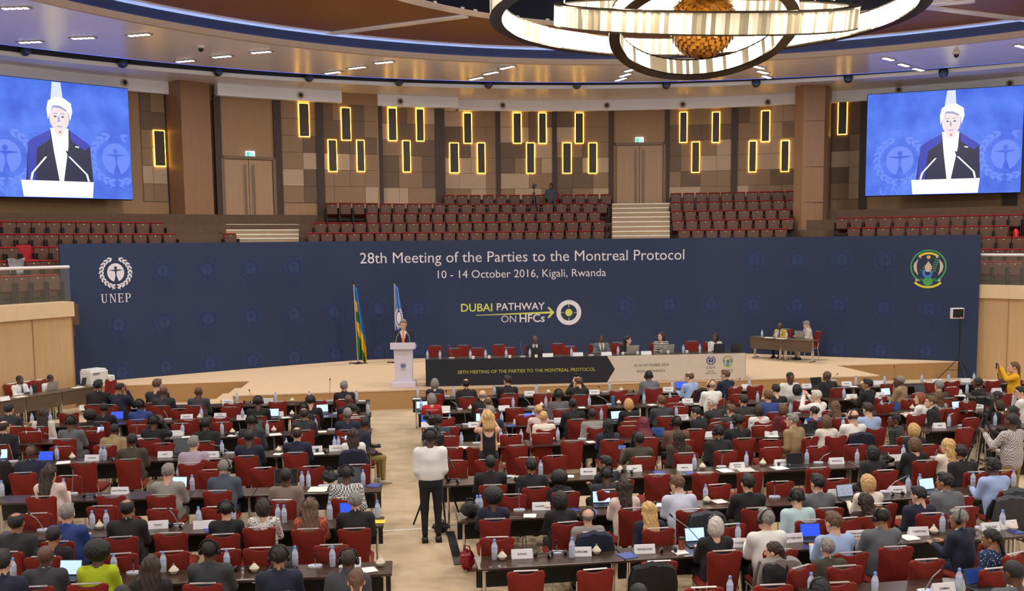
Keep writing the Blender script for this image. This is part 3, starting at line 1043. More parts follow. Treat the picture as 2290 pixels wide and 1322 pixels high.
# ---------------------------------------------------------------- emblem drawing (flat artwork)
def emblem_shapes(h=1.0, letters=True):
    """[(polygon in (x, z), colour index, layer)] : disc with a figure, wreath, letters; h = height of the wreath"""
    S = []
    k = h / 2.0

    def ell(cx, cz, rx, rz, n=28, rot=0.0):
        c, s_ = math.cos(rot), math.sin(rot)
        return [((cx + (rx * math.cos(PI2 * i / n) * c - rz * math.sin(PI2 * i / n) * s_)) * k, (cz + (rx * math.cos(PI2 * i / n) * s_ + rz * math.sin(PI2 * i / n) * c)) * k) for i in range(n)]

    def P_(pts):
        return [(x * k, z * k) for x, z in pts]
    S.append((ell(0, 0, 0.54, 0.60), 0, 0))
    S.append((ell(0.0, 0.30, 0.10, 0.10, 14), 1, 1))
    S.append((P_([(-0.45, 0.15), (0, 0.07), (0.52, 0.17), (0.0, 0.2)]), 1, 1))
    S.append((P_([(-0.06, 0.14), (0.06, 0.14), (0.045, -0.2), (0.17, -0.58), (-0.13, -0.6), (-0.02, -0.2)]), 1, 1))
    for sgn in (-1, 1):
        for i in range(10):
            a = math.radians(68 - i * 16.2)
            for q_, off in ((1, 0.42), (-1, -0.42)):
                R = 0.86 + 0.07 * q_
                cx, cz = sgn * R * math.cos(a) * 1.05, R * math.sin(a) * 1.06
                ta = a + math.pi / 2
                rot = ta + off if sgn > 0 else math.pi - (ta + off)
                S.append((ell(cx, cz, 0.155, 0.06, 8, rot), 0, 0))
        S.append((P_([(0, -0.97), (sgn * 0.45, -0.86), (sgn * 0.5, -0.82), (sgn * 0.28, -0.84)]), 0, 0))
        S.append((P_([(0, -0.97), (sgn * 0.3, -1.08), (sgn * 0.26, -1.11)]), 0, 0))
    if letters:
        S += [([(x * k + 0.0, z * k) for x, z in pl], 0, 0) for pl in unep_letters(-1.0, -1.95, 2.0, 0.58)]
    return S


def unep_letters(x0, z0, width, hh):
    out = []
    lw = width / 4.25

    def R(cx, a, b, c, d):
        out.append([(cx + a * lw, z0 + c * hh), (cx + b * lw, z0 + c * hh), (cx + b * lw, z0 + d * hh), (cx + a * lw, z0 + d * hh)])
    c = x0
    R(c, .1, .26, .25, 1); R(c, .66, .73, .25, 1); R(c, 0, .36, .95, 1); R(c, .55, .85, .95, 1)
    pts = [(.1 + .0, .25), (.2, .05), (.42, 0), (.62, .05), (.73, .25), (.66, .25), (.57, .12), (.44, .08), (.32, .12), (.26, .25)]
    for i in range(4):
        out.append([(c + pts[i][0] * lw, z0 + pts[i][1] * hh), (c + pts[i + 1][0] * lw, z0 + pts[i + 1][1] * hh), (c + pts[8 - i][0] * lw, z0 + pts[8 - i][1] * hh), (c + pts[9 - i][0] * lw, z0 + pts[9 - i][1] * hh)])
    c += lw * 1.12
    R(c, .1, .17, 0, 1); R(c, .73, .8, 0, 1); R(c, 0, .3, 0, .05); R(c, .62, .92, .95, 1); R(c, 0, .2, .95, 1)
    out.append([(c + .1 * lw, z0 + hh), (c + .28 * lw, z0 + hh), (c + .8 * lw, z0), (c + .68 * lw, z0)])
    c += lw * 1.12
    R(c, .1, .26, 0, 1); R(c, 0, .75, 0, .06); R(c, 0, .72, .94, 1); R(c, .26, .58, .48, .54); R(c, .54, .6, .4, .62); R(c, .68, .75, 0, .25); R(c, .66, .72, .76, 1)
    c += lw * 0.98
    R(c, .1, .26, 0, 1); R(c, 0, .38, 0, .05); R(c, 0, .4, .94, 1); R(c, .26, .42, .44, .5); R(c, .38, .42, .94, 1)
    for i in range(6):
        a, a2 = -math.pi / 2 + math.pi * i / 6, -math.pi / 2 + math.pi * (i + 1) / 6
        q_ = lambda r1, r2, t: (c + (.42 + r1 * math.cos(t)) * lw, z0 + (.72 + r2 * math.sin(t)) * hh)
        out.append([q_(.36, .28, a), q_(.36, .28, a2), q_(.2, .22, a2), q_(.2, .22, a)])
    return out


def crest_shapes(h):
    """round national crest: ring, ribbons, sun, basket, wheel, shields, plant and knot. colours by index"""
    S = []
    k = h / 2

    def E(cx, cz, rx, rz, ci, lay=1, n=24, rot=0):
        c, s_ = math.cos(rot), math.sin(rot)
        S.append(([((cx + rx * math.cos(PI2 * i / n) * c - rz * math.sin(PI2 * i / n) * s_) * k, (cz + rx * math.cos(PI2 * i / n) * s_ + rz * math.sin(PI2 * i / n) * c) * k) for i in range(n)], ci, lay))

    def A(cx, cz, r0, r1, d0, d1, ci, lay=1, n=20):
        for i in range(n):
            a, b = math.radians(d0 + (d1 - d0) * i / n), math.radians(d0 + (d1 - d0) * (i + 1) / n)
            S.append(([((cx + r * math.cos(t)) * k, (cz + r * math.sin(t)) * k) for r, t in ((r0, a), (r1, a), (r1, b), (r0, b))], ci, lay))

    def P_(pts, ci, lay=1):
        S.append(([(x * k, z * k) for x, z in pts], ci, lay))
    A(0, 0, 0.86, 0.94, -65, 245, 0, n=48)
    A(0, -.02, 0.70, 0.82, 50, 130, 1)
    for s in (-1, 1):
        P_([(s * .55, .55), (s * .36, .58), (s * .40, .44)], 2)
        P_([(s * .52, .44), (s * .72, .2), (s * .78, 0), (s * .72, -.25), (s * .5, -.52), (s * .58, -.2), (s * .6, 0), (s * .58, .2)], 2)
        P_([(s * .66, -.68), (s * .40, -.76), (s * .62, -.86)], 2)
    E(0, .52, .1, .1, 3)
    P_([(0, .3), (.18, .02), (.18, -.1), (.1, -.3), (-.1, -.3), (-.18, -.1), (-.18, .02)], 2, 3)
    A(-.03, -.37, .13, .26, 0, 360, 4, 2, 24)
    for i in range(20):
        a = PI2 * i / 20
        E(-.03 + .26 * math.cos(a), -.37 + .26 * math.sin(a), .03, .03, 4, 2, 6)
    for i in range(6):
        z = -.28 + i * .12
        x = .26 + i * .035
        E(x + .07, z + .03, .07, .03, 0, 2, 8, .5)
        E(x - .07, z + .05, .07, .03, 0, 2, 8, 2.5)
    P_([(.2, -.34), (.24, -.34), (.46, .36), (.44, .37)], 5)
    P_([(-.3, -.3), (-.5, -.12), (-.28, -.25)], 0)
    P_([(-.3, -.1), (-.2, .1), (-.24, -.12)], 0)
    A(0, -.83, .0, .26, 0, 360, 0, 1)
    P_([(-.45, -.62), (-.2, -.76), (-.25, -.86)], 0)
    P_([(.45, -.62), (.2, -.76), (.25, -.86)], 0)
    A(0, -.18, 0.92, 1.04, 226, 314, 1, 2)
    return S


def artwork(name, shapes, mats, place, parent):
    """lay flat artwork: place(x, z, layer) -> 3-D point"""
    q = MB()
    for poly, ci, lay in shapes:
        q.add([place(x, z, lay) for x, z in poly], [tuple(range(len(poly)))], ci)
    me = bpy.data.meshes.new(name)
    me.from_pydata(q.v, [], q.f)
    me.polygons.foreach_set('material_index', q.m)
    return link(name, me, mats, parent)


# ---------------------------------------------------------------- the two big screens
def emi(name, rgb, e):
    m_ = mat(name, rgb, 0.4, emit=e, vary=0)
    m_.node_tree.nodes['Principled BSDF'].inputs['Base Color'].default_value = (0.01, 0.01, 0.01, 1)
    return m_


SCRB = bpy.data.materials.new('screen_blue')
SCRB.use_nodes = True
nt = SCRB.node_tree
bs = nt.nodes['Principled BSDF']
tc = nt.nodes.new('ShaderNodeTexCoord')
wv = nt.nodes.new('ShaderNodeTexWave')
wv.bands_direction = 'Z'
wv.inputs['Scale'].default_value = 6
nz = nt.nodes.new('ShaderNodeTexNoise')
nz.inputs['Scale'].default_value = 1.1
nz.inputs['Detail'].default_value = 5
mx = nt.nodes.new('ShaderNodeMath')
mx.operation = 'MULTIPLY_ADD'
mx.inputs[1].default_value = 0.22
rp = nt.nodes.new('ShaderNodeValToRGB')
rp.color_ramp.elements[0].color = (*lin((38, 74, 205)), 1)
rp.color_ramp.elements[1].color = (*lin((92, 140, 255)), 1)
rp.color_ramp.elements[0].position = 0.3
rp.color_ramp.elements[1].position = 0.9
nt.links.new(tc.outputs['Object'], wv.inputs['Vector'])
nt.links.new(tc.outputs['Object'], nz.inputs['Vector'])
nt.links.new(wv.outputs['Fac'], mx.inputs[0])
nt.links.new(nz.outputs['Fac'], mx.inputs[2])
nt.links.new(mx.outputs[0], rp.inputs['Fac'])
nt.links.new(rp.outputs['Color'], bs.inputs['Emission Color'])
bs.inputs['Emission Strength'].default_value = 1.0
bs.inputs['Base Color'].default_value = (0.01, 0.01, 0.03, 1)
SW, SL2, SWARM = emi('screen_white', (250, 252, 255), 1.25), emi('screen_pale_blue', (104, 140, 252), 0.95), emi('screen_face', (250, 232, 232), 0.92)
SFLAG = emi('screen_flag', (225, 234, 255), 0.95)
SN, SN2, SHAIR = emi('screen_navy', (14, 20, 66), 0.9), emi('screen_violet', (44, 56, 190), 0.9), emi('screen_shade', (150, 156, 205), 1.0)


def big_screen(label, p_left, p_right, z0, z1):
    d = Vector((p_right[0] - p_left[0], p_right[1] - p_left[1]))
    L, H_ = d.length, z1 - z0
    rz = math.atan2(d.y, d.x)
    t = thing('video_screen', label, 'screen', (p_left[0], p_left[1], z0), rz)
    MB().box((L / 2, 0.12, H_ / 2), (L + 0.06, 0.2, H_ + 0.06), ch=0.02).obj('cabinet', [BLACK], t)
    MB().box((L / 2, 0.0, H_ / 2), (L, 0.03, H_)).obj('display', [SCRB], t)

    def pl(x, z, lay):
        return (min(L, max(0, x * L)), -0.018 - 0.003 * lay, min(H_, max(0, z * H_)))
    S = []

    def E(cx, cz, rx, rz_, ci, lay, n=24):
        S.append(([(cx + rx * math.cos(PI2 * i / n), cz + rz_ * math.sin(PI2 * i / n)) for i in range(n)], ci, lay))
    # emblems behind the speaker
    for cx, cz, sc in ((0.225, 0.34, 0.47), (0.90, 0.36, 0.47)):
        for poly, ci, lay in emblem_shapes(sc * 1.0, False):
            q_ = [(cx + x * 0.72, cz + z) for x, z in poly]
            if all(0 <= a <= 1.0 for a, _ in q_):
                S.append((q_, 1 if ci == 0 else 7, lay))
    for poly in unep_letters(0.09, 0.01, 0.30, 0.07):
        S.append((poly, 1, 0))
    S.append(([(0.52, 0.995), (0.572, 0.995), (0.59, 0.72), (0.495, 0.72)], 8, 2))
    S.append(([(0.335, 0.14), (0.36, 0.47), (0.385, 0.50), (0.50, 0.585), (0.61, 0.59), (0.72, 0.485), (0.735, 0.46), (0.745, 0.14)], 3, 3))
    S.append(([(0.36, 0.47), (0.385, 0.50), (0.50, 0.585), (0.49, 0.5), (0.41, 0.42), (0.39, 0.14), (0.345, 0.14)], 4, 4))
    S.append(([(0.61, 0.59), (0.72, 0.485), (0.735, 0.46), (0.70, 0.42), (0.62, 0.5)], 4, 4))
    S.append(([(0.495, 0.60), (0.605, 0.60), (0.60, 0.45), (0.56, 0.14), (0.535, 0.14), (0.51, 0.4)], 0, 5))
    E(0.552, 0.69, 0.060, 0.118, 2, 6)
    E(0.55, 0.59, 0.03, 0.06, 2, 6)
    S.append(([(0.484, 0.67), (0.478, 0.76), (0.49, 0.83), (0.53, 0.865), (0.585, 0.862), (0.628, 0.82), (0.634, 0.75), (0.618, 0.67), (0.612, 0.73), (0.595, 0.768), (0.55, 0.785), (0.512, 0.775), (0.494, 0.72)], 0, 7))
    S.append(([(0.505, 0.74), (0.52, 0.778), (0.56, 0.772), (0.60, 0.745), (0.598, 0.765), (0.56, 0.795), (0.515, 0.795)], 5, 8))
    for ex in (0.528, 0.573):
        E(ex, 0.70, 0.011, 0.009, 5, 8, 10)
        E(ex, 0.70, 0.005, 0.006, 3, 9, 8)
        S.append(([(ex - .015, .722), (ex + .015, .725), (ex + .014, .73), (ex - .014, .729)], 5, 8))
    S.append(([(0.545, 0.70), (0.552, 0.70), (0.556, 0.655), (0.542, 0.655)], 5, 8))
    S.append(([(0.532, 0.618), (0.568, 0.62), (0.565, 0.612), (0.54, 0.610)], 5, 8))
    S.append(([(0.545, 0.575), (0.56, 0.575), (0.556, 0.56), (0.55, 0.56)], 6, 8))
    S.append(([(0.64, 0.455), (0.665, 0.45), (0.664, 0.44), (0.642, 0.445)], 0, 8))
    for pts in ([(0.365, 0.15), (0.375, 0.21), (0.46, 0.35), (0.475, 0.43)], [(0.715, 0.15), (0.705, 0.21), (0.60, 0.36), (0.585, 0.41)]):
        for a, b_ in zip(pts, pts[1:]):
            S.append(([(a[0] - .006, a[1]), (a[0] + .006, a[1]), (b_[0] + .006, b_[1]), (b_[0] - .006, b_[1])], 0 if b_[1] < .4 else 3, 9))
    S.append(([(0.315, 0.005), (0.735, 0.005), (0.745, 0.145), (0.305, 0.145)], 0, 10))
    artwork('broadcast_picture', S, [SW, SL2, SWARM, SN, SN2, SHAIR, emi('screen_tie', (190, 60, 60), 1.0), SCRB, SFLAG], pl, t)
    return t


big_screen('big video screen showing a speaker on blue, the one cut by the left frame edge', (-17.5, 32.0), (-13.64, 35.87), 6.21, 10.12)
big_screen('big video screen showing a speaker on blue, beside the right pillar', (14.0, 39.2), (19.06, 37.14), 6.21, 10.12)
# ---------------------------------------------------------------- theatre seats on the tiers
SEATB = ramp_mat('seat_shell', 'noise', [(74, 43, 25), (88, 53, 33)], (9, 9, 9), 0.55)
SEATD = mat('seat_frame', (34, 26, 24), 0.6)
SEATR = mat('seat_red_fabric', (150, 16, 30), 0.9, bump=0.2)
PLQ = mat('seat_plaque', (225, 220, 210), 0.3)
REDF = mat('red_fabric', (118, 24, 8), 0.9, vary=0.12, scale=14, bump=0.25, bscale=160)


def seat_proto():
    t = thing('theatre_seat', 'prototype', 'theatre seat')
    # folded: the pan stands upright in front of the back
    MB().box((0, -0.09, 0.60), (0.47, 0.05, 0.50), ch=0.02, rx=0.08).obj('backrest', [SEATR], t)
    MB().box((0, 0.0, 0.60), (0.455, 0.07, 0.42), ch=0.03, rx=0.10).obj('seat_pan', [SEATB], t)
    MB().box((0, -0.045, 0.825), (0.44, 0.05, 0.045), ch=0.015).obj('cushion', [SEATR], t)
    q = MB()
    for s in (-1, 1):
        q.box((s * 0.26, -0.02, 0.34), (0.035, 0.34, 0.62), ch=0.01)
    q.box((0, -0.08, 0.2), (0.5, 0.06, 0.06))
    q.obj('side_frame', [SEATD], t)
    MB().lathe([(0.017, 0), (0.017, 0.006), (0.0, 0.007)], 10).xf(Matrix.Translation((0, 0.038, 0.755)) @ Matrix.Rotation(-math.pi / 2, 4, 'X')).obj('number_plaque', [PLQ], t)
    return remember(t)


seat0 = seat_proto()
BANKS = [('central bank', 0, 1006, 1356, 13, [8]), ('central bank', 1, 744, 1346, 21, []), ('central bank', 2, 833, 1330, 18, []), ('central bank', 3, 717, 1340, 22, []), ('central bank', 4, 701, 1339, 22, []),
         ('bank right of the central steps', 0, 1511, 1766, 10, []), ('bank right of the central steps', 1, 1511, 1769, 10, []), ('bank right of the central steps', 2, 1514, 1753, 9, []), ('bank right of the central steps', 3, 1516, 1761, 9, []), ('bank right of the central steps', 4, 1530, 1746, 8, []),
         ('space left of the lower steps', 4, 515, 515, 1, []),
         ('bank under the left screen', 3, 21, 353, 11, []), ('bank under the left screen', 4, 15, 379, 12, []), ('bank under the left screen', 5, -12, 124, 5, [2]), ('bank under the left screen', 6, 3, 137, 5, []), ('bank under the left screen', 7, 6, 111, 4, []),
         ('bank under the right screen', 3, 1882, 2303, 14, []), ('bank under the right screen', 4, 1909, 2239, 11, []), ('bank under the right screen', 5, 2178, 2280, 4, []), ('bank under the right screen', 6, 2168, 2300, 5, []), ('bank under the right screen', 7, 2171, 2308, 5, [])]
TROW = ['topmost', 'second', 'third', 'fourth', 'fifth', 'sixth', 'seventh', 'lowest']
first = True
for bank, k, x0, x1, n, skip in BANKS:
    r, z = TIER[k]
    for i in range(n):
        px = x0 + (x1 - x0) * i / max(1, n - 1)
        a = ang(px, r, 520)
        x, y = pol(r, a)
        rows_here = sorted({b[1] for b in BANKS if b[0] == bank})
        lab = '%s brown folding seat from the left, %s tier row, %s' % (nth(i), TROW[k], bank)
        if i in skip:
            t = thing('theatre_seat', 'open folding seat showing red upholstery, %s tier row, %s' % (TROW[k], bank), 'theatre seat', (x, y, z - 0.86), math.pi - a, 'folding seats on the tiers')
            MB().box((0, -0.1, 0.66), (0.47, 0.09, 0.5), ch=0.04, rx=0.12).obj('backrest', [SEATR], t)
            MB().box((0, 0.12, 0.42), (0.46, 0.44, 0.1), ch=0.04).obj('seat_pan', [SEATR], t)
            q = MB()
            for s in (-1, 1):
                q.box((s * 0.26, 0.0, 0.34), (0.035, 0.36, 0.62), ch=0.01)
            q.obj('side_frame', [SEATD], t)
            continue
        if first:
            seat0.location = (x, y, z - 0.86)
            seat0.rotation_euler = (0, 0, math.pi - a)
            tag(seat0, lab, 'theatre seat', 'folding seats on the tiers')
            first = False
        else:
            dup(seat0, (x, y, z - 0.86), math.pi - a, lab, 'folding seats on the tiers')
# things left on the tiers
p = on_circle(2272, 540, 21.9)
r5, z5 = TIER[5]
x, y = pol(22.75, ang(2272, 22.75, 515))
t = thing('fire_extinguisher', 'red fire extinguisher standing at the end of the tier rows under the right screen', 'fire extinguisher', (x, y, TIER[4][1] - 0.86))
MB().lathe([(0.09, 0), (0.095, 0.03), (0.095, 0.62), (0.06, 0.70), (0.03, 0.73)], 16, (0, 0, 0.0)).obj('cylinder', [mat('extinguisher_red', (210, 20, 30), 0.3)], t, smooth=True)
MB().box((0, 0, 0.76), (0.05, 0.16, 0.05), ch=0.01).obj('valve', [BLACK], t)
x, y = pol(20.72, ang(33, 20.72, 600))
a = ang(33, 20.72, 600)
q = MB()
vs, fs = [], []
zt = TIER[6][1] + 0.05
for i in range(9):
    for j in range(9):
        u = -0.26 + 0.52 * i / 8
        wv_ = 0.02 * math.sin(i * 2.1 + j * .8)
        yy, zz = (-0.12 - 0.02 + wv_, -0.1 * (2 - j)) if j < 2 else (0.1 + 0.05 * math.sin(j) * .3 + wv_, -0.075 * (j - 2))
        vs.append((u * (1 - .03 * j), yy, zz + 0.02 * math.cos(i)))
for i in range(8):
    for j in range(8):
        fs.append((i * 9 + j, i * 9 + j + 1, i * 9 + j + 10, i * 9 + j + 9))
q.add(vs, fs)
o = q.obj('jacket', [mat('jacket_grey', (150, 145, 150), 0.9)], loc=(x, y, zt), rz=math.pi - a, smooth=True)
o.modifiers.new('thick', 'SOLIDIFY').thickness = 0.015
tag(o, 'light grey jacket draped over a folding seat behind the left balcony rail', 'jacket')

# ---------------------------------------------------------------- blue backdrop wall with its print
BP = [Vector(p) for p in ((-13.0, 28.45), (-11.7, 29.5), (-9.6, 31.0), (-7.46, 32.45), (-5.6, 33.6), (-4.6, 34.0), (6.5, 35.0), (8.2, 34.6), (11.3, 33.2), (14.2, 31.97), (14.98, 31.5))]
BL = [0.0]
for i in range(len(BP) - 1):
    BL.append(BL[-1] + (BP[i + 1] - BP[i]).length)
BTOP = 4.63
BDROP = ramp_mat('backdrop_vinyl', 'noise', [(22, 41, 77), (26, 46, 86)], (0.6, 0.6, 0.6), 0.55)
PWHITE = mat('print_white', (226, 222, 232), 0.6, vary=0.02)
PFAINT = mat('print_faint', (31, 54, 104), 0.6, vary=0.15, scale=30)
PLIME = mat('print_lime', (206, 216, 108), 0.6, vary=0.02)
PGREEN = mat('print_green', (70, 160, 96), 0.6, vary=0.03)
PYEL = mat('print_yellow', (226, 210, 60), 0.6, vary=0.03)
PBEI = mat('print_beige', (212, 190, 172), 0.6, vary=0.03)
PORG = mat('print_sun', (228, 180, 96), 0.6, vary=0.03)
PSKY = mat('print_blue', (62, 128, 220), 0.6, vary=0.03)
PBRN = mat('print_brown', (130, 60, 40), 0.6, vary=0.03)


def bpoint(s, z, off=0.0):
    i = 0
    while i < len(BL) - 2 and s > BL[i + 1]:
        i += 1
    t = (s - BL[i]) / (BL[i + 1] - BL[i])
    p = BP[i].lerp(BP[i + 1], t)
    d = (BP[i + 1] - BP[i]).normalized()
    nrm = Vector((d.y, -d.x))
    return (p.x + nrm.x * off, p.y + nrm.y * off, z)


def s_of(px, py):
    d = ray(px, py)
    best = None
    for i in range(len(BP) - 1):
        a, e = BP[i], BP[i + 1] - BP[i]
        den = d.x * e.y - d.y * e.x
        t = (a.x * e.y - a.y * e.x) / den
        u = (a.x * d.y - a.y * d.x) / den
        if t > 0 and -1e-6 <= u <= 1 + 1e-6:
            return BL[i] + u * (BL[i + 1] - BL[i]), CAMZ + d.z * t
    return best


bd = thing('backdrop', 'long dark blue printed backdrop wall standing behind the stage', 'backdrop', (0, 0, 0))
q = MB()
vs, fs = [], []
for i, p in enumerate(BP):
    for off in (0, -0.12):
        x, y, _ = bpoint(BL[i], 0, off)
        vs += [(x, y, 0.0), (x, y, BTOP)]
for i in range(len(BP) - 1):
    a, b_ = i * 4, i * 4 + 4
    fs += [(a, b_, b_ + 1, a + 1), (a + 3, b_ + 3, b_ + 2, a + 2), (a + 1, b_ + 1, b_ + 3, a + 3)]
fs += [(0, 1, 3, 2), (len(vs) - 4, len(vs) - 2, len(vs) - 1, len(vs) - 3)]
q.add(vs, fs)
q.obj('panel', [BDROP], bd)


def print_text(s, x0, x1, py, mats, off=0.0, parent=bd, name='lettering'):
    """lettering on the backdrop between two picture columns"""
    me = text_mesh(s, 1.0, 'LEFT', off).copy()
    xs = [v.co.x for v in me.vertices]
    zs = [v.co.z for v in me.vertices]
    s0, z_ = s_of(x0, py)
    s1, _ = s_of(x1, py)
    k = (s1 - s0) / (max(xs) - min(xs))
    mn = min(xs)
    for v in me.vertices:
        v.co = bpoint(s0 + (v.co.x - mn) * k, z_ + v.co.z * k, 0.012)
    return link(name, me, [mats], parent)


print_text('28th Meeting of the Parties to the Montreal Protocol', 805, 1530, 579, PWHITE)
print_text('10 - 14 October 2016, Kigali, Rwanda', 979, 1355, 615, PWHITE)
print_text('DUBAI', 1031, 1101, 689.5, PLIME, 0.012)
print_text('PATHWAY', 1111, 1218, 687, PWHITE, 0.012)
print_text('ON', 1121, 1154, 714.5, PWHITE, -0.008)
print_text('HFCs', 1162, 1218, 713, PWHITE, 0.012)


def on_backdrop(px, py, unit_px):
    """placer for flat artwork whose unit height 1 covers unit_px picture rows at (px, py)"""
    s0, z0 = s_of(px, py)
    s1, _ = s_of(px + 10, py)
    _, z1 = s_of(px, py + 10)
    kz = (z0 - z1) / 10 * unit_px
    return lambda x, z, lay: bpoint(s0 + x * kz, z0 + z * kz, 0.012 + 0.003 * lay)


artwork('emblem', emblem_shapes(1.0), [PWHITE, BDROP], on_backdrop(258.5, 609.5, 69), bd)
artwork('crest', crest_shapes(1.0), [PGREEN, PYEL, PBEI, PORG, PSKY, PBRN], on_backdrop(2076, 596, 80), bd)
pl = on_backdrop(1272, 699, 56)
S = []


def ring(S, cx, cz, r0, r1, ci, lay=0, n=48):
    for i in range(n):
        a, b_ = PI2 * i / n, PI2 * (i + 1) / n
        S.append(([(cx + r * math.cos(t), cz + r * math.sin(t)) for r, t in ((r0, a), (r1, a), (r1, b_), (r0, b_))], ci, lay))


ring(S, 0, 0, 0.325, 0.5, 0)
ring(S, 0, 0, 0.0, 0.145, 1)
for k in range(4):
    c, s_ = math.cos(k * math.pi / 2), math.sin(k * math.pi / 2)
    S.append(([(c * .2 - s_ * .012, s_ * .2 + c * .012), (c * .2 + s_ * .012, s_ * .2 - c * .012), (c * .33 + s_ * .012, s_ * .33 - c * .012), (c * .33 - s_ * .012, s_ * .33 + c * .012)], 1, 0))
for a, b_ in (((-3.2, -.045), (-0.7, 0.015)),):
    S.append(([(-3.7, -.06), (-0.62, -0.025), (-0.62, 0.06), (-3.7, -.04)], 1, 1))
S.append(([(-0.58, 0.015), (-0.80, 0.25), (-0.86, 0.20), (-0.69, 0.015), (-0.86, -0.17), (-0.80, -0.22)], 1, 2))
artwork('target_logo', S, [PWHITE, PLIME], pl, bd)
S = []
faint = [(364, 607), (462, 604), (560, 601), (657, 598), (265, 727), (368, 721), (465, 714), (562, 709), (657, 703), (748, 699), (847, 691), (936, 691), (273, 833), (371, 821), (470, 814), (565, 808), (658, 800), (750, 793), (846, 787), (938, 782), (1687, 582), (1783, 581), (1883, 582), (1979, 584), (1397, 684), (1497, 682), (1591, 682), (1684, 682), (1782, 682), (1876, 684), (1976, 688), (2077, 692), (1874, 781), (1969, 784), (2070, 787), (1782, 778)]
qf = MB()
for px, py in faint:
    pl = on_backdrop(px, py, 46)
    for poly, ci, lay in emblem_shapes(1.0):
        if py > 760 and min(z for _, z in poly) < -0.55:
            continue
        pts = [pl(x, z, lay) for x, z in poly]
        if min(p[2] for p in pts) < 0.56:
            continue
        qf.add([pl(x, z, lay * .5 - 1.5) for x, z in poly], [tuple(range(len(poly)))], ci)
me = bpy.data.meshes.new('faint_emblems')
me.from_pydata(qf.v, [], qf.f)
me.polygons.foreach_set('material_index', qf.m)
link('faint_emblems', me, [PFAINT, BDROP], bd)

# ---------------------------------------------------------------- flags
POLE = mat('flag_pole', (214, 196, 160), 0.3, metal=0.4)


def flag(label, px_top, py_top, px_base, py_base, bands, mats, wtop, wbot, hang, emblem=False, lean=0.0):
    b_ = W(px_base, py_base, 0.54)
    h = at_depth(px_top, py_top, b_.y).z - 0.54
    t = thing('flag', label, 'flag', (b_.x, b_.y, 0.54))
    MB().tube([(0, 0, 0.03), (lean * h, 0, h)], 0.022, 8).obj('pole', [POLE], t)
    MB().lathe([(0.02, 0), (0.035, 0.04), (0.02, 0.1), (0.0, 0.17)], 10, (lean * h, 0, h)).obj('finial', [BLACK], t)
    MB().lathe([(0.03, 0.06), (0.05, 0.03), (0.16, 0.02), (0.16, 0.0)], 12).box((0, 0, 0.015), (0.62, 0.05, 0.03)).box((0, 0, 0.015), (0.05, 0.5, 0.03)).obj('stand', [BLACK], t)
    vs, fs, ms = [], [], []
    nx, nz = 14, 40
    for j in range(nz + 1):
        v = j / nz
        z = h - 0.06 - v * hang
        wd = wtop + (wbot - wtop) * min(1, v * 1.6)
        for i in range(nx + 1):
            u = i / nx
            fold = math.sin(u * 15 + v * 2.5) * (0.03 + .05 * v)
            vs.append((lean * z + u * wd + 0.015, fold - 0.03, z - u * 0.28 * v - 0.08 * u))
    for j in range(nz):
        for i in range(nx):
            fs.append((j * (nx + 1) + i, j * (nx + 1) + i + 1, (j + 1) * (nx + 1) + i + 1, (j + 1) * (nx + 1) + i))
            ms.append(bands(i / nx, j / nz))
    me = bpy.data.meshes.new('cloth')
    me.from_pydata(vs, [], fs)
    me.polygons.foreach_set('material_index', ms)
    me.polygons.foreach_set('use_smooth', [True] * len(fs))
    o = link('cloth', me, mats, t)
    o.modifiers.new('thick', 'SOLIDIFY').thickness = 0.008
    return t, h


FBL, FYE, FGR = mat('flag_blue', (40, 120, 200), 0.8), mat('flag_yellow', (232, 180, 30), 0.8), mat('flag_green', (30, 110, 60), 0.8)
FUN, FFR = mat('flag_light_blue', (92, 140, 215), 0.8), mat('flag_fringe', (230, 210, 60), 0.7)


def rw(u, v):
    if u > 0.94 or v > 0.975:
        return 3
    if u < 0.4 and v < 0.48:
        return 0 if v < 0.2 else (1 if v < 0.34 else 2)
    d = v * 1.1 + (1 - u) * 0.5
    return 0 if d < 0.86 else (1 if d < 1.14 else 2)


flag('blue yellow and green flag on a pole, hanging beside the lectern', 794, 636, 801, 813, rw, [FBL, FYE, FGR, FFR], 0.08, 0.30, 2.3, lean=-0.03)
t, h = flag('light blue flag with white emblem, on the pole behind the speaker', 881, 634, 886, 811, lambda u, v: 0, [FUN], 0.10, 0.34, 2.35)
artwork('flag_emblem', [(p, c, l) for p, c, l in emblem_shapes(1.0, False) if c == 0], [PWHITE], lambda x, z, l: (0.14 + x * 0.26, -0.13, h - 1.15 + z * 0.66), t)

# ---------------------------------------------------------------- lectern
LECW = mat('lectern_white', (214, 206, 222), 0.45, vary=0.02)
lp = W(902, 868, 0.54)
lt = thing('lectern', 'white lectern with a small blue emblem standing at the front of the stage', 'lectern', (lp.x, lp.y + 0.25, 0.54), 0.02)
MB().box((0, 0, 0.08), (0.66, 0.52, 0.16), ch=0.012).obj('base', [LECW], lt)
q = MB()
q.add([(-.235, -.16, .16), (.235, -.16, .16), (.235, .14, .16), (-.235, .14, .16), (-.26, -.18, 1.12), (.26, -.18, 1.12), (.26, .16, 1.12), (-.26, .16, 1.12)], [(0, 3, 2, 1), (4, 5, 6, 7), (0, 1, 5, 4), (1, 2, 6, 5), (2, 3, 7, 6), (3, 0, 4, 7)])
q.obj('column', [LECW], lt)
q = MB()
q.add([(-.34, -.30, 1.09), (.34, -.30, 1.09), (.34, .24, 1.09), (-.34, .24, 1.09), (-.34, -.30, 1.28), (.34, -.30, 1.28), (.34, .24, 1.18), (-.34, .24, 1.18)], [(0, 3, 2, 1), (4, 5, 6, 7), (0, 1, 5, 4), (1, 2, 6, 5), (2, 3, 7, 6), (3, 0, 4, 7)])
q.obj('top', [LECW], lt)
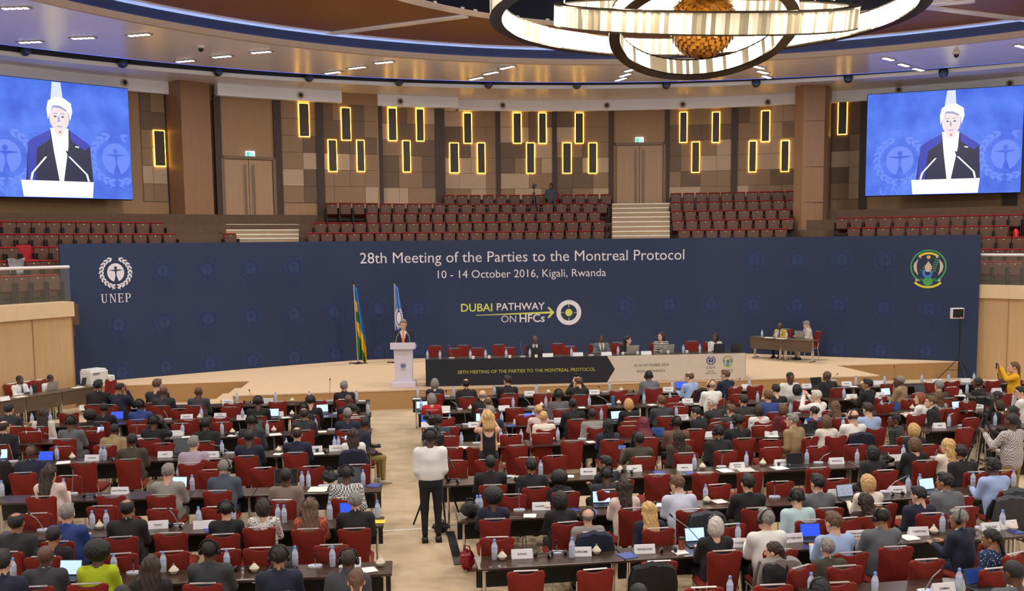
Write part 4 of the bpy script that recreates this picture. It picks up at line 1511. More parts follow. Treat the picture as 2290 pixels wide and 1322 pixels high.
artwork('emblem', emblem_shapes(1.0), [mat('print_navy', (36, 50, 120), 0.5, vary=0), LECW], lambda x, z, l: (x * 0.14, -.188 - .003 * l, 0.62 + z * 0.14), lt)
for s, who in ((-1, 'the flag side'), (1, 'the head table side')):
    m_ = thing('microphone', 'thin gooseneck microphone on the lectern, on ' + who, 'microphone', (lp.x + s * 0.2, lp.y + 0.12, 1.79))
    MB().tube([(0, 0, 0), (0, 0, 0.03), (-s * 0.03, 0.05, 0.18), (-s * 0.12, 0.13, 0.33)], 0.008, 6).obj('gooseneck', [GREYM], m_)
    MB().tube([(-s * 0.12, 0.13, 0.33), (-s * 0.15, 0.16, 0.37)], 0.014, 8).obj('capsule', [BLACK], m_)

# ---------------------------------------------------------------- head table on the stage
TABW = ramp_mat('table_wood', 'noise', [(52, 38, 32), (70, 54, 46)], (2, 30, 30), 0.28)
TABD = mat('table_panel', (24, 20, 20), 0.6)
ha, hb = W(954, 865, 0.54), W(1666, 848, 0.54)
hd = hb - ha
HL, HRZ = hd.length, math.atan2(hd.y, hd.x)
ht = thing('head_table', 'long head table on stage with a black and beige printed front', 'table', (ha.x, ha.y, 0.54), HRZ)
MB().box((HL / 2, 0.30, 0.745), (HL, 0.62, 0.03), ch=0.006).obj('table_top', [TABW], ht)
VBLK = mat('vinyl_black', (24, 25, 38), 0.5, vary=0.06)
VBEI = mat('vinyl_beige', (206, 192, 178), 0.5, vary=0.03)


def hx(px):
    return (W(px, 855, 0.54) - ha).length


xt, xm = hx(1357), hx(1375)
q = MB()
def slab(pts, mi):
    n_ = len(pts)
    vs = [(x, -0.012, z) for x, z in pts] + [(x, 0.012, z) for x, z in pts]
    q.add(vs, [tuple(range(n_)), tuple(range(2 * n_ - 1, n_ - 1, -1))] + [(i, (i + 1) % n_, n_ + (i + 1) % n_, n_ + i) for i in range(n_)], mi)
slab([(0, 0.01), (xt, 0.01), (xm, 0.38), (xt, 0.76), (0, 0.76)], 0)
q.obj('black_front_panel', [VBLK], ht)
q = MB()
slab([(xt, 0.01), (HL, 0.01), (HL, 0.76), (xt, 0.76), (xm, 0.38)], 0)
q.obj('beige_front_panel', [VBEI], ht)
q = MB()
q.box((0.0, 0.3, 0.37), (0.03, 0.58, 0.72)).box((HL, 0.3, 0.37), (0.03, 0.58, 0.72))
q.obj('side_panel', [TABD], ht)


def table_text(s, x0, x1, z, mats, off=0):
    me = text_mesh(s, 1.0, 'LEFT', off).copy()
    xs = [v.co.x for v in me.vertices]
    a, c = hx(x0), hx(x1)
    k = (c - a) / (max(xs) - min(xs))
    mn = min(xs)
    for v in me.vertices:
        v.co = (a + (v.co.x - mn) * k, -0.017, z + v.co.z * k)
    return link('lettering', me, [mats], ht)


PGOLD = mat('print_gold', (196, 188, 80), 0.5, vary=0.02)
PGREY = mat('print_grey', (92, 84, 80), 0.5, vary=0.02)
PNAVY = mat('print_navy', (36, 50, 120), 0.5, vary=0)
table_text('28TH MEETING OF THE PARTIES TO THE MONTREAL PROTOCOL', 962, 1330, 0.385, PGOLD, 0.0)
table_text('10-14 OCTOBER 2016', 1419, 1500, 0.47, PGREY, 0.0)
table_text('KIGALI, RWANDA', 1426, 1492, 0.30, PGREY, 0.0)
table_text('OZONE', 1591, 1606, 0.255, PGREY, 0.0)
table_text('SECRETARIAT', 1586, 1613, 0.19, PGREY, 0.0)
table_text('GOVERNMENT', 1626, 1652, 0.275, PGREY, 0.0)
table_text('OF RWANDA', 1628, 1651, 0.21, PGREY, 0.0)
ex_ = hx(1599)
artwork('emblem', emblem_shapes(1.0), [PNAVY, VBEI], lambda x, z, l: (ex_ + x * 0.27, -0.016 - .002 * l, 0.57 + z * 0.25), ht)
cx_ = hx(1639)
artwork('crest', crest_shapes(1.0), [PGREEN, PGOLD, PGREY, PORG, PSKY, PBRN], lambda x, z, l: (cx_ + x * 0.32, -0.016 - .002 * l, 0.55 + z * 0.32), ht)
# ---------------------------------------------------------------- people: smooth bodies from blended volumes
def grid(lo, hi, h):
    ax = [np.arange(lo[i], hi[i] + h, h, dtype=np.float32) for i in range(3)]
    return (ax[0][:, None, None], ax[1][None, :, None], ax[2][None, None, :])


def cap(G, a, b, ra, rb=None, sx=1.0, sy=1.0):
    rb = ra if rb is None else rb
    ax, ay, az = a[0] / sx, a[1] / sy, a[2]
    dx, dy, dz = b[0] / sx - ax, b[1] / sy - ay, b[2] - az
    L = dx * dx + dy * dy + dz * dz + 1e-9
    px, py, pz = G[0] / sx - ax, G[1] / sy - ay, G[2] - az
    t = np.clip((px * dx + py * dy + pz * dz) / L, 0, 1)
    return np.sqrt((px - t * dx) ** 2 + (py - t * dy) ** 2 + (pz - t * dz) ** 2) - (ra + (rb - ra) * t)


def ell(G, c, r):
    k = np.sqrt(((G[0] - c[0]) / r[0]) ** 2 + ((G[1] - c[1]) / r[1]) ** 2 + ((G[2] - c[2]) / r[2]) ** 2)
    return (k - 1) * min(r)


def smin(a, b, k=0.04):
    h = np.clip(0.5 + 0.5 * (b - a) / k, 0, 1)
    return b * (1 - h) + a * h - k * h * (1 - h)


def nets(f, lo, h):
    """surface of f < 0 as quads (surface nets)"""
    s = f < 0
    nx, ny, nz = f.shape
    acc = np.zeros((nx - 1, ny - 1, nz - 1, 3), np.float32)
    cnt = np.zeros((nx - 1, ny - 1, nz - 1), np.float32)
    C = [(i, j, k) for i in (0, 1) for j in (0, 1) for k in (0, 1)]
    sl = lambda c: (slice(c[0], nx - 1 + c[0]), slice(c[1], ny - 1 + c[1]), slice(c[2], nz - 1 + c[2]))
    for a in C:
        for d in range(3):
            if a[d]:
                continue
            b = list(a)
            b[d] = 1
            fa, fb = f[sl(a)], f[sl(b)]
            x = s[sl(a)] != s[sl(b)]
            t = np.where(x, fa / np.where(x, fa - fb, 1), 0)
            for e in range(3):
                acc[..., e] += np.where(x, a[e] + (t if e == d else 0), 0)
            cnt += x
    idx = -np.ones(cnt.shape, np.int64)
    m = cnt > 0
    idx[m] = np.arange(m.sum())
    cells = np.argwhere(m)
    V = (cells + acc[m] / cnt[m][:, None]) * h + np.array(lo, np.float32)
    Q = []
    for d in range(3):
        u, v = [(1, 2), (2, 0), (0, 1)][d]
        A = [slice(None)] * 3
        A[d] = slice(0, f.shape[d] - 1)
        B = [slice(None)] * 3
        B[d] = slice(1, f.shape[d])
        x = s[tuple(A)] != s[tuple(B)]
        pos = np.argwhere(x)
        ok = (pos[:, u] > 0) & (pos[:, v] > 0) & (pos[:, u] < f.shape[u] - 1) & (pos[:, v] < f.shape[v] - 1)
        pos = pos[ok]
        if not len(pos):
            continue
        inside = s[tuple(pos.T)]
        q = []
        for du, dv in ((-1, -1), (0, -1), (0, 0), (-1, 0)):
            p = pos.copy()
            p[:, u] += du
            p[:, v] += dv
            q.append(idx[tuple(p.T)])
        q = np.stack(q, 1)
        q[~inside] = q[~inside][:, ::-1]
        Q.append(q)
    return V, np.concatenate(Q)


def npmesh(name, parts):
    """parts: [(V, Q, material index)] joined into one smooth mesh"""
    me = bpy.data.meshes.new(name)
    o, vs, fs, ms = 0, [], [], []
    for V, Q, mi in parts:
        vs.append(V)
        fs.append(Q + o)
        ms.append(np.full(len(Q), mi, np.int32))
        o += len(V)
    V, Q, M_ = np.concatenate(vs), np.concatenate(fs), np.concatenate(ms)
    me.vertices.add(len(V))
    me.vertices.foreach_set('co', V.astype(np.float32).ravel())
    me.loops.add(len(Q) * 4)
    me.loops.foreach_set('vertex_index', Q.astype(np.int32).ravel())
    me.polygons.add(len(Q))
    me.polygons.foreach_set('loop_start', np.arange(0, len(Q) * 4, 4, dtype=np.int32))
    me.polygons.foreach_set('material_index', M_)
    me.polygons.foreach_set('use_smooth', np.ones(len(Q), bool))
    me.update(calc_edges=True)
    me.validate()
    return me


def sphere_part(c, r, mi, n=6, rz=None):
    vs, q = [], []
    for j in range(n + 1):
        for i in range(n * 2):
            t, u = math.pi * j / n, PI2 * i / (n * 2)
            vs.append((c[0] + r * math.sin(t) * math.cos(u), c[1] + r * math.sin(t) * math.sin(u), c[2] + (rz or r) * math.cos(t)))
    for j in range(n):
        for i in range(n * 2):
            k = (i + 1) % (n * 2)
            q.append((j * n * 2 + i, (j + 1) * n * 2 + i, (j + 1) * n * 2 + k, j * n * 2 + k))
    return np.array(vs, np.float32), np.array(q), mi


HK, TOPZ = 1.09, 0.123
# head, in its own frame: facing +Y, origin in the middle of the head, top at z = 0.123
_lo, _h = (-0.13, -0.16, -0.22), 0.0075
G = grid(_lo, (0.13, 0.16, 0.16), _h)
f = ell(G, (0, -0.012, 0.03), (0.076, 0.098, 0.093))
f = smin(f, ell(G, (0, 0.03, -0.045), (0.057, 0.062, 0.07)), 0.03)
f = smin(f, ell(G, (0, 0.068, -0.088), (0.026, 0.022, 0.022)), 0.025)
f = smin(f, cap(G, (0, 0.084, 0.018), (0, 0.108, -0.022), 0.010, 0.014), 0.012)
f = smin(f, cap(G, (-0.035, 0.074, 0.036), (0.035, 0.074, 0.036), 0.014), 0.015)
for s_ in (-1, 1):
    f = np.maximum(f, -(ell(G, (s_ * 0.031, 0.094, 0.014), (0.018, 0.014, 0.011))))
    f = smin(f, ell(G, (s_ * 0.077, -0.004, -0.002), (0.011, 0.022, 0.032)), 0.008)
f = smin(f, ell(G, (0, 0.083, -0.058), (0.024, 0.013, 0.006)), 0.006)
f = smin(f, ell(G, (0, 0.082, -0.067), (0.021, 0.013, 0.006)), 0.004)
f = smin(f, cap(G, (0, -0.02, -0.05), (0, -0.03, -0.17), 0.05, 0.053), 0.02)
HEADV, HEADQ = nets(f, _lo, _h)
HEADP = [(HEADV, HEADQ, 0)]
for s_ in (-1, 1):
    HEADP.append(sphere_part((s_ * 0.031, 0.074, 0.014), 0.0125, 1))
    HEADP.append(sphere_part((s_ * 0.031, 0.0825, 0.014), 0.0062, 2))
    HEADP.append(sphere_part((s_ * 0.032, 0.083, 0.035), 0.018, 2, 5, 0.0035))

# a relaxed right hand along +Y, palm down, thumb towards -X
_lo, _h = (-0.075, -0.05, -0.06), 0.0055
G = grid(_lo, (0.065, 0.165, 0.035), _h)
f = cap(G, (0, -0.03, 0), (0, 0.06, -0.004), 0.02, 0.021, 1.75)
for x_, L_, r_ in ((-0.029, 0.078, 0.0082), (-0.010, 0.088, 0.0086), (0.010, 0.081, 0.0082), (0.028, 0.062, 0.0072)):
    k1 = (x_ * 1.1, 0.075 + L_ * .45, -0.008)
    f = smin(f, cap(G, (x_, 0.068, 0.0), k1, r_ + .001, r_), 0.006)
    f = np.minimum(f, cap(G, k1, (x_ * 1.1, 0.072 + L_ * .86, -0.034), r_, r_ * .85))
f = smin(f, cap(G, (-0.026, 0.01, -0.004), (-0.056, 0.045, -0.016), 0.012, 0.010), 0.008)
f = np.minimum(f, cap(G, (-0.056, 0.045, -0.016), (-0.052, 0.078, -0.026), 0.0098, 0.008))
HANDV, HANDQ = nets(f, _lo, _h)


def rotx(p, a, hz):
    c, s = math.cos(a), math.sin(a)
    y, z = p[1], p[2] - hz
    return (p[0], y * c + z * s, hz + z * c - y * s)


def pose(arms, lean, stand, sex):
    """joints of a figure in its own frame, facing +Y"""
    hz = 0.90 if stand else 0.54
    a = math.radians(lean)
    w = 0.174 if sex == 'm' else 0.154
    R = lambda p: rotx((p[0], p[1], p[2] + hz), a, hz)
    J = dict(hz=hz, hip=(0, 0, hz), neck=R((0, 0.0, 0.50)), chest=R((0, 0.0, 0.34)), waist=R((0, 0.0, 0.15)), w=w,
             head=R((0, 0.012, 0.652)))
    for s in (-1, 1):
        k = 'L' if s < 0 else 'R'
        J['sh' + k] = R((s * w, -0.005, 0.445))
        tz = 0.75 + (0.0 if not stand else 0.20)
        if arms == 'table' or (arms in 'face chinL' and s < 0) or (arms == 'phone' and s > 0):
            J['el' + k], J['wr' + k] = (s * (w + 0.045), 0.13 + .1 * math.sin(a), tz + .0), (s * 0.13, 0.36 + .1 * math.sin(a), tz + 0.045)
        elif arms == 'down':
            J['el' + k] = R((s * (w + 0.065), -0.01, 0.17))
            J['wr' + k] = (s * (w + 0.045), 0.13, hz - 0.06) if stand else (s * (w - 0.02), 0.26, hz + 0.10)
        elif arms == 'behind':
            J['el' + k], J['wr' + k] = R((s * (w + 0.03), -0.02, 0.17)), R((s * (w - 0.03), 0.16, 0.03))
        elif arms == 'face':
            J['el' + k], J['wr' + k] = (s * 0.2, 0.26 + .1 * math.sin(a), tz + .03), (s * 0.075, 0.19 + .3 * math.sin(a), hz + 0.555)
        elif arms == 'phone':
            J['el' + k], J['wr' + k] = R((s * (w + 0.1), 0.12, 0.26)), R((s * (w + 0.06), 0.30, 0.42))
        else:                      # both hands raised before the face
            J['el' + k], J['wr' + k] = R((s * (w + 0.06), 0.22, 0.40)), R((s * 0.085, 0.30, 0.64))
        if stand:
            J['hp' + k], J['kn' + k], J['an' + k] = (s * 0.088, 0, hz - 0.02), (s * 0.098, 0.015, 0.49), (s * 0.10, -0.015, 0.085)
        else:
            J['hp' + k], J['kn' + k], J['an' + k] = (s * 0.092, 0.02, hz), (s * 0.115, 0.42, hz - 0.02), (s * 0.115, 0.41, 0.085)
    return J


def trunk(G, J, d=0.0, sex='m'):
    w = J['w']
    sx = 1.42 if sex == 'm' else 1.28
    f = cap(G, J['hip'], J['waist'], 0.130 + d, 0.124 + d, sx if sex == 'm' else 1.4, 1.0)
    f = smin(f, cap(G, J['waist'], J['chest'], 0.122 + d, 0.124 + d, sx), 0.06)
    f = smin(f, cap(G, J['shL'], J['shR'], 0.066 + d), 0.07)
    f = smin(f, cap(G, J['chest'], J['neck'], 0.10 + d, 0.055 + d, 1.2), 0.05)
    return f


def arms_f(G, J, d, f, upto=1.0):
    for k in 'LR':
        f = smin(f, cap(G, J['sh' + k], J['el' + k], 0.058 + d, 0.045 + d), 0.04)
        e, w_ = J['el' + k], J['wr' + k]
        e2 = tuple(e[i] + (w_[i] - e[i]) * upto for i in range(3))
        f = smin(f, cap(G, e, e2, 0.045 + d, 0.034 + d), 0.02)
    return f


def legs_f(G, J, d, f=None):
    for k in 'LR':
        g = smin(cap(G, J['hp' + k], J['kn' + k], 0.088 + d, 0.062 + d), cap(G, J['kn' + k], J['an' + k], 0.060 + d, 0.042 + d), 0.03)
        f = g if f is None else smin(f, g, 0.03)
    return f


_bodies = {}


def body_parts(arms, lean, stand, sex):
    key = (arms, lean, stand, sex)
    if key in _bodies:
        return _bodies[key]
    J = pose(arms, lean, stand, sex)
    h = 0.021
    top = J['neck'][2] + 0.34
    lo = (-0.46, -0.30, 0.0)
    G = grid(lo, (0.46, 0.80, top), h)
    T = trunk(G, J, 0, sex)
    f = arms_f(G, J, -0.010, T + 0.012)
    f = legs_f(G, J, -0.010, f)
    n, hd = J['neck'], J['head']
    f = smin(f, cap(G, (n[0], n[1], n[2] - 0.05), (hd[0], hd[1] - 0.03, hd[2] - 0.09), 0.058, 0.05), 0.03)
    skin = nets(f, lo, h)
    colr = cap(G, (n[0], n[1] - 0.008, n[2] - 0.05), (n[0], n[1] + 0.0, n[2] + 0.035), 0.088, 0.074)
    neckhole = cap(G, (n[0], n[1] + 0.01, n[2] - 0.03), (hd[0], hd[1] - 0.02, hd[2]), 0.058, 0.075)
    A = arms_f(G, J, 0.012, T - 0.006)
    jk = np.maximum(np.maximum(A, -(neckhole)), (J['hz'] - (0.12 if stand else 0.10)) - G[2] + 0 * A)
    # front opening of a suit jacket: a V from the neck down
    R0 = (n[2] - G[2])
    vee = np.maximum(np.abs(G[0]) - 0.085 * np.clip(1 - R0 / 0.34, 0, 1), n[1] + 0.015 - G[1])
    jk2 = np.maximum(np.maximum(smin(A, colr, 0.025), -(neckhole)), (J['hz'] - 0.12) - G[2] + 0 * A)
    suit = np.maximum(jk2, -vee + 0 * jk)
    shirt = np.maximum(np.maximum(T + 0.006, -(neckhole + 0.004)), J['chest'][2] - 0.26 - G[2] + 0 * T)
    tank_cut = np.maximum(ell(G, (0, n[1] - 0.02, n[2] - 0.02), (0.105, 0.2, 0.17)), -1)
    tank = np.maximum(np.maximum(T - 0.004, -tank_cut), np.abs(G[0]) - (J['w'] - 0.035) + 0 * T)
    tank = np.maximum(tank, J['hz'] - 0.06 - G[2] + 0 * T)
    short = np.maximum(np.maximum(arms_f(G, J, 0.010, T, 0.0) if True else T, -neckhole), J['hz'] - 0.14 - G[2] + 0 * T)
    lg = legs_f(G, J, 0.0)
    lg = smin(lg, cap(G, (0, 0, J['hz'] - 0.01), (0, 0, J['hz'] + 0.06), 0.125, 0.122, 1.38), 0.03)
    lg = np.maximum(lg, 0.085 - G[2] + 0 * lg)
    P = dict(J=J, skin=skin)
    for nm, fld in (('suit', suit), ('top', jk), ('shirt', shirt), ('tank', tank), ('tucked', np.maximum(jk, J['hz'] + 0.04 - G[2] + 0 * A)), ('short', short), ('trousers', lg)):
        P[nm] = (fld, lo, h)
    _bodies[key] = P
    return P


_garments = {}


def garment(arms, lean, stand, sex, nm):
    key = (arms, lean, stand, sex, nm)
    if key not in _garments:
        fld, lo, h = body_parts(arms, lean, stand, sex)[nm]
        V, Q = nets(fld, lo, h)
        _garments[key] = npmesh(nm, [(V, Q, 0)])
    return _garments[key]


def hand_at(w_, e_, side):
    d = (Vector(w_) - Vector(e_)).normalized()
    up = Vector((0, 0, 1)) if abs(d.z) < 0.75 else Vector((0, -1, 0))
    x = d.cross(up).normalized()
    z = x.cross(d)
    M_ = np.array([x, d, z]).T
    V = HANDV.copy()
    if side == 'L':
        V[:, 0] *= -1
    V = V @ M_.T + np.array(Vector(w_) + d * 0.03)
    return V.astype(np.float32), (HANDQ if side == 'R' else HANDQ[:, ::-1]), 0


_bodymesh = {}


def body_mesh(arms, lean, stand, sex, turn, nod, tilt=0):
    key = (arms, lean, stand, sex, turn, nod, tilt)
    if key in _bodymesh:
        return _bodymesh[key]
    P = body_parts(arms, lean, stand, sex)
    J = P['J']
    parts = [(P['skin'][0], P['skin'][1], 0)]
    R = np.array(head_rot(turn, nod, tilt))
    for V, Q, mi in HEADP:
        parts.append(((V * HK @ R.T + np.array(J['head'])).astype(np.float32), Q, mi))
    for k in 'LR':
        parts.append(hand_at(J['wr' + k], J['el' + k], k))
    me = npmesh('body', parts)
    _bodymesh[key] = me
    return me


def head_rot(turn, nod, tilt=0):
    return Matrix.Rotation(math.radians(turn), 3, 'Z') @ Matrix.Rotation(math.radians(-nod), 3, 'X') @ Matrix.Rotation(math.radians(tilt), 3, 'Y')


_hair = {}


def hair_mesh(style):
    if style in _hair:
        return _hair[style]
    long_ = style in 'lwpdhq'
    lo, h = (-0.19, -0.24, -0.40 if long_ else -0.17), 0.0085
    G = grid(lo, (0.19, 0.14, 0.19), h)
    X, Y, Z = G
    face = 0.83 * Y - 0.55 * Z - 0.014
    low = -(Z + 0.075) + 0 * X + 0 * Y
    nz = 0.0035 * np.sin(X * 95 + Z * 30) * np.sin(Y * 85 + 1) + 0.003 * np.sin(X * 160 + Y * 140 + Z * 60)
    base = ell(G, (0, -0.017, 0.038), (0.083, 0.106, 0.096))
    S_ = np.maximum(np.maximum(base, face), low)
    if style == 's':
        f = S_ + nz
        f = np.minimum(f, np.maximum(ell(G, (0, 0.035, 0.105), (0.06, 0.05, 0.03)), -1) + nz)
    elif style == 't':
        f = np.maximum(np.maximum(ell(G, (0, -0.014, 0.034), (0.079, 0.101, 0.095)), face), low + .01) + nz * .3
    elif style == 'b':
        f = np.maximum(S_, -ell(G, (0, -0.02, 0.14), (0.062, 0.085, 0.06))) + nz * .6
    elif style == 'z':
        f = np.maximum(np.maximum(ell(G, (0, -0.013, 0.032), (0.0785, 0.1, 0.094)), face), np.maximum(low, Z - 0.035))
    elif style == 'o':
        f = smin(S_, np.maximum(ell(G, (0, -0.03, -0.015), (0.1, 0.098, 0.115)), Y - 0.025), 0.03)
        f = np.maximum(f, -(Z + 0.125)) + nz
    elif style in 'lwq':
        f = smin(np.maximum(base - 0.004, face), np.maximum(cap(G, (0, -0.05, 0.02), (0, -0.105 if style != 'q' else -0.085, -0.29 if style != 'q' else -0.13), 0.066, 0.05 if style == 'l' else 0.070, 1.55), Y - 0.02), 0.03)
        n2 = 0.0045 * np.sin(X * 110 + np.sin(Z * 28 + Y * 20) * 1.6) + 0.004 * np.sin(Z * 38 + X * 60) * np.sin(Y * 50 + X * 70)
        f = f + (n2 if style in 'wq' else nz * 1.3 + 0.006 * np.sin(X * 90))
    elif style == 'a':
        f = np.maximum(ell(G, (0, -0.03, 0.045), (0.135, 0.135, 0.125)), 0.8 * Y - 0.4 * Z - 0.03) + 0.006 * np.sin(X * 120) * np.sin(Y * 110) * np.sin(Z * 115)
    elif style == 'p':
        f = smin(S_, cap(G, (0, -0.105, 0.02), (0, -0.135, -0.24), 0.034, 0.018), 0.02) + nz
    elif style == 'n':
        f = smin(S_, ell(G, (0, -0.125, 0.05), (0.05, 0.045, 0.05)), 0.015) + nz
    elif style == 'h':
        f = np.maximum(ell(G, (0, -0.012, 0.02), (0.094, 0.118, 0.118)), -(ell(G, (0, 0.11, -0.005), (0.06, 0.07, 0.08))))
        f = smin(f, np.maximum(cap(G, (0, -0.03, -0.06), (0, -0.06, -0.24), 0.085, 0.125, 1.25), -cap(G, (0, 0.0, -0.1), (0, 0.02, -0.4), 0.05)), 0.04) + nz
    V, Q = nets(f, lo, h)
    _hair[style] = npmesh('hair', [(V, Q, 0)])
    return _hair[style]


def _mk_headset():
    b = MB()
    b.tube([(0.098 * math.cos(a), -0.015, 0.03 + 0.108 * math.sin(a)) for a in [math.pi * i / 14 for i in range(15)]], 0.009, 6)
    for s in (-1, 1):
        b.lathe([(0.034, -0.012), (0.036, 0.0), (0.03, 0.016)], 12)
        b.xf(Matrix.Translation((s * 0.093, -0.01, 0.0)) @ Matrix.Rotation(math.pi / 2 * s, 4, 'Y'), len(b.v) - 36)
    return b.mesh('headset', True)


HEADSET_ME = _mk_headset()
_cb = MB()
_cb.lathe([(0.064, -0.035), (0.069, -0.03), (0.062, 0.03), (0.056, 0.034), (0.052, -0.03)], 18)
COLLAR_ME = _cb.mesh('collar', True)
_cb = MB()
_cb.add([(-0.012, 0, 0), (0.012, 0, 0), (0.02, 0.012, -0.03), (-0.02, 0.012, -0.03), (0.03, 0.03, -0.27), (-0.03, 0.03, -0.27), (0, 0.03, -0.32)], [(0, 1, 2, 3), (3, 2, 4, 5), (5, 4, 6)])
TIE_ME = _cb.mesh('tie', False)
_sb = MB()
_sb.add([(-.045, -.08, 0), (.045, -.08, 0), (.045, .17, 0), (-.045, .17, 0), (-.04, -.08, .085), (.04, -.08, .085), (.035, .17, .03), (-.035, .17, .03), (-.04, .02, .085), (.04, .02, .085)], [(0, 3, 2, 1), (0, 1, 5, 4), (4, 5, 9, 8), (8, 9, 6, 7), (1, 2, 6, 9, 5), (0, 4, 8, 7, 3), (3, 7, 6, 2)])
SHOE_ME = _sb.mesh('shoe', True)

SKIN = {'d': mat('skin_deep', (92, 62, 48), 0.5, vary=0.06), 'm': mat('skin_tan', (158, 112, 84), 0.5, vary=0.06), 'l': mat('skin_fair', (214, 168, 142), 0.5, vary=0.06)}
EYEW, EYED = mat('eye_white', (225, 220, 215), 0.3, vary=0), mat('eye_dark', (24, 18, 16), 0.3, vary=0)
HAIRC = {k: mat('hair_' + k, c, 0.55, vary=0.25, scale=40, bump=0.4, bscale=220) for k, c in dict(k=(20, 18, 18), e=(48, 33, 26), b=(96, 68, 46), y=(196, 158, 102), g=(128, 124, 120), w=(196, 190, 182), r=(134, 66, 34), x=(104, 24, 48)).items()}
CLO = dict(bk=('black', (24, 24, 27)), ch=('charcoal', (44, 44, 48)), dg=('dark grey', (56, 58, 64)), gy=('grey', (96, 98, 104)), lg=('light grey', (140, 136, 132)), nv=('navy', (27, 32, 54)), bl=('blue', (42, 62, 126)), tn=('tan', (146, 124, 90)), ol=('olive', (66, 60, 46)), sb=('slate', (64, 72, 88)), wh=('white', (222, 220, 216)), lb=('light blue', (150, 172, 212)), lc=('pale turquoise', (174, 200, 206)), lv=('lilac', (166, 150, 168)), tp=('taupe', (122, 106, 96)), cr=('cream', (218, 210, 196)), pk=('pale pink', (210, 188, 182)), mg=('mauve grey', (92, 86, 94)), rd=('red', (176, 34, 44)), li=('lime yellow', (172, 190, 24)), tl=('teal blue', (46, 68, 90)), pu=('dark violet', (46, 44, 72)), mr=('maroon', (90, 28, 38)), db=('dark brown', (60, 42, 36)), mb=('dark maroon', (50, 26, 32)), nb=('dark navy', (26, 30, 50)), yl=('yellow', (226, 168, 24)), bg=('beige', (190, 178, 160)), mu=('mustard', (196, 160, 60)), kh=('khaki', (142, 124, 70)), gb=('grey blue', (62, 66, 78)))
PAT = dict(ck=('black and white checked', ramp_mat('cloth_check', 'checker', [(225, 225, 225), (25, 25, 30)], (48, 48, 48), 0.9, const=True, pos=[0, .5])),
           kn=('black and white knitted', ramp_mat('cloth_knit', 'noise', [(25, 25, 30), (225, 220, 215), (230, 226, 220)], (34, 34, 60), 0.9, pos=[.36, .5, .7])),
           fl=('red flowered', ramp_mat('cloth_floral', 'noise', [(60, 66, 50), (176, 60, 44), (206, 120, 96), (110, 84, 66)], (26, 26, 26), 0.9, pos=[.35, .48, .56, .66])),
           mc=('red and black striped', ramp_mat('cloth_multi', 'wave', [(20, 20, 24), (26, 26, 34), (190, 60, 40), (210, 205, 205)], (4, 4, 8), 0.9, detail=2, pos=[0, .55, .7, .95])),
           bc=('brown checked', ramp_mat('cloth_brown_check', 'checker', [(124, 92, 74), (78, 56, 48)], (60, 60, 60), 0.9, const=True, pos=[0, .5])),
           bf=('white flecked blue', ramp_mat('cloth_blue_fleck', 'voronoi', [(215, 220, 225), (210, 215, 225), (34, 56, 92), (30, 50, 84)], (30, 30, 30), 0.9, pos=[0, .22, .3, 1])),
           st=('grey striped', ramp_mat('cloth_stripe', 'wave', [(70, 66, 66), (190, 184, 178)], (8, 8, 22), 0.9, detail=1)),
           wd=('dotted white', ramp_mat('cloth_dots', 'voronoi', [(70, 60, 56), (214, 206, 194), (218, 210, 200)], (26, 26, 26), 0.9, pos=[0, .28, 1])),
           df=('dark flowered', ramp_mat('cloth_dark_floral', 'noise', [(24, 20, 24), (34, 26, 30), (180, 140, 130)], (24, 24, 24), 0.9, pos=[.4, .56, .66])),
           qk=('black quilted', ramp_mat('cloth_quilt', 'wave', [(20, 20, 24), (36, 36, 42)], (3, 3, 10), 0.6, detail=1, bump=0.6)),
           wb=('blue white', mat('cloth_wb', (184, 190, 210), 0.9)), blo=('blue', mat('cloth_blo', (42, 62, 126), 0.9)),
           sw=('black and white striped', ramp_mat('cloth_sw', 'wave', [(22, 20, 24), (22, 20, 24), (220, 210, 200)], (1, 1, 6.5), 0.9, detail=0.6, pos=[0, .55, .75])),
           pd=('black and white plaid', ramp_mat('cloth_plaid', 'checker', [(205, 198, 195), (112, 104, 106)], (44, 44, 44), 0.9, const=True, pos=[0, .5])),
           **{'or': ('orange patterned', ramp_mat('cloth_orange', 'noise', [(226, 110, 70), (236, 215, 200), (200, 80, 90)], (30, 30, 30), 0.9, pos=[.4, .5, .62]))})


def cloth(code):
    if code in PAT:
        return PAT[code]
    n, c = CLO[code]
    return n, mat('cloth_' + code, c, 0.85, vary=0.06, scale=7, bump=0.25, bscale=14)




def head_top(arms, lean, stand, sex, turn=0, nod=0):
    J = pose(arms, lean, stand, sex)
    R = head_rot(turn, nod)
    return Vector(J['head']) + R @ Vector((0, -0.01, TOPZ + 0.008)) * HK


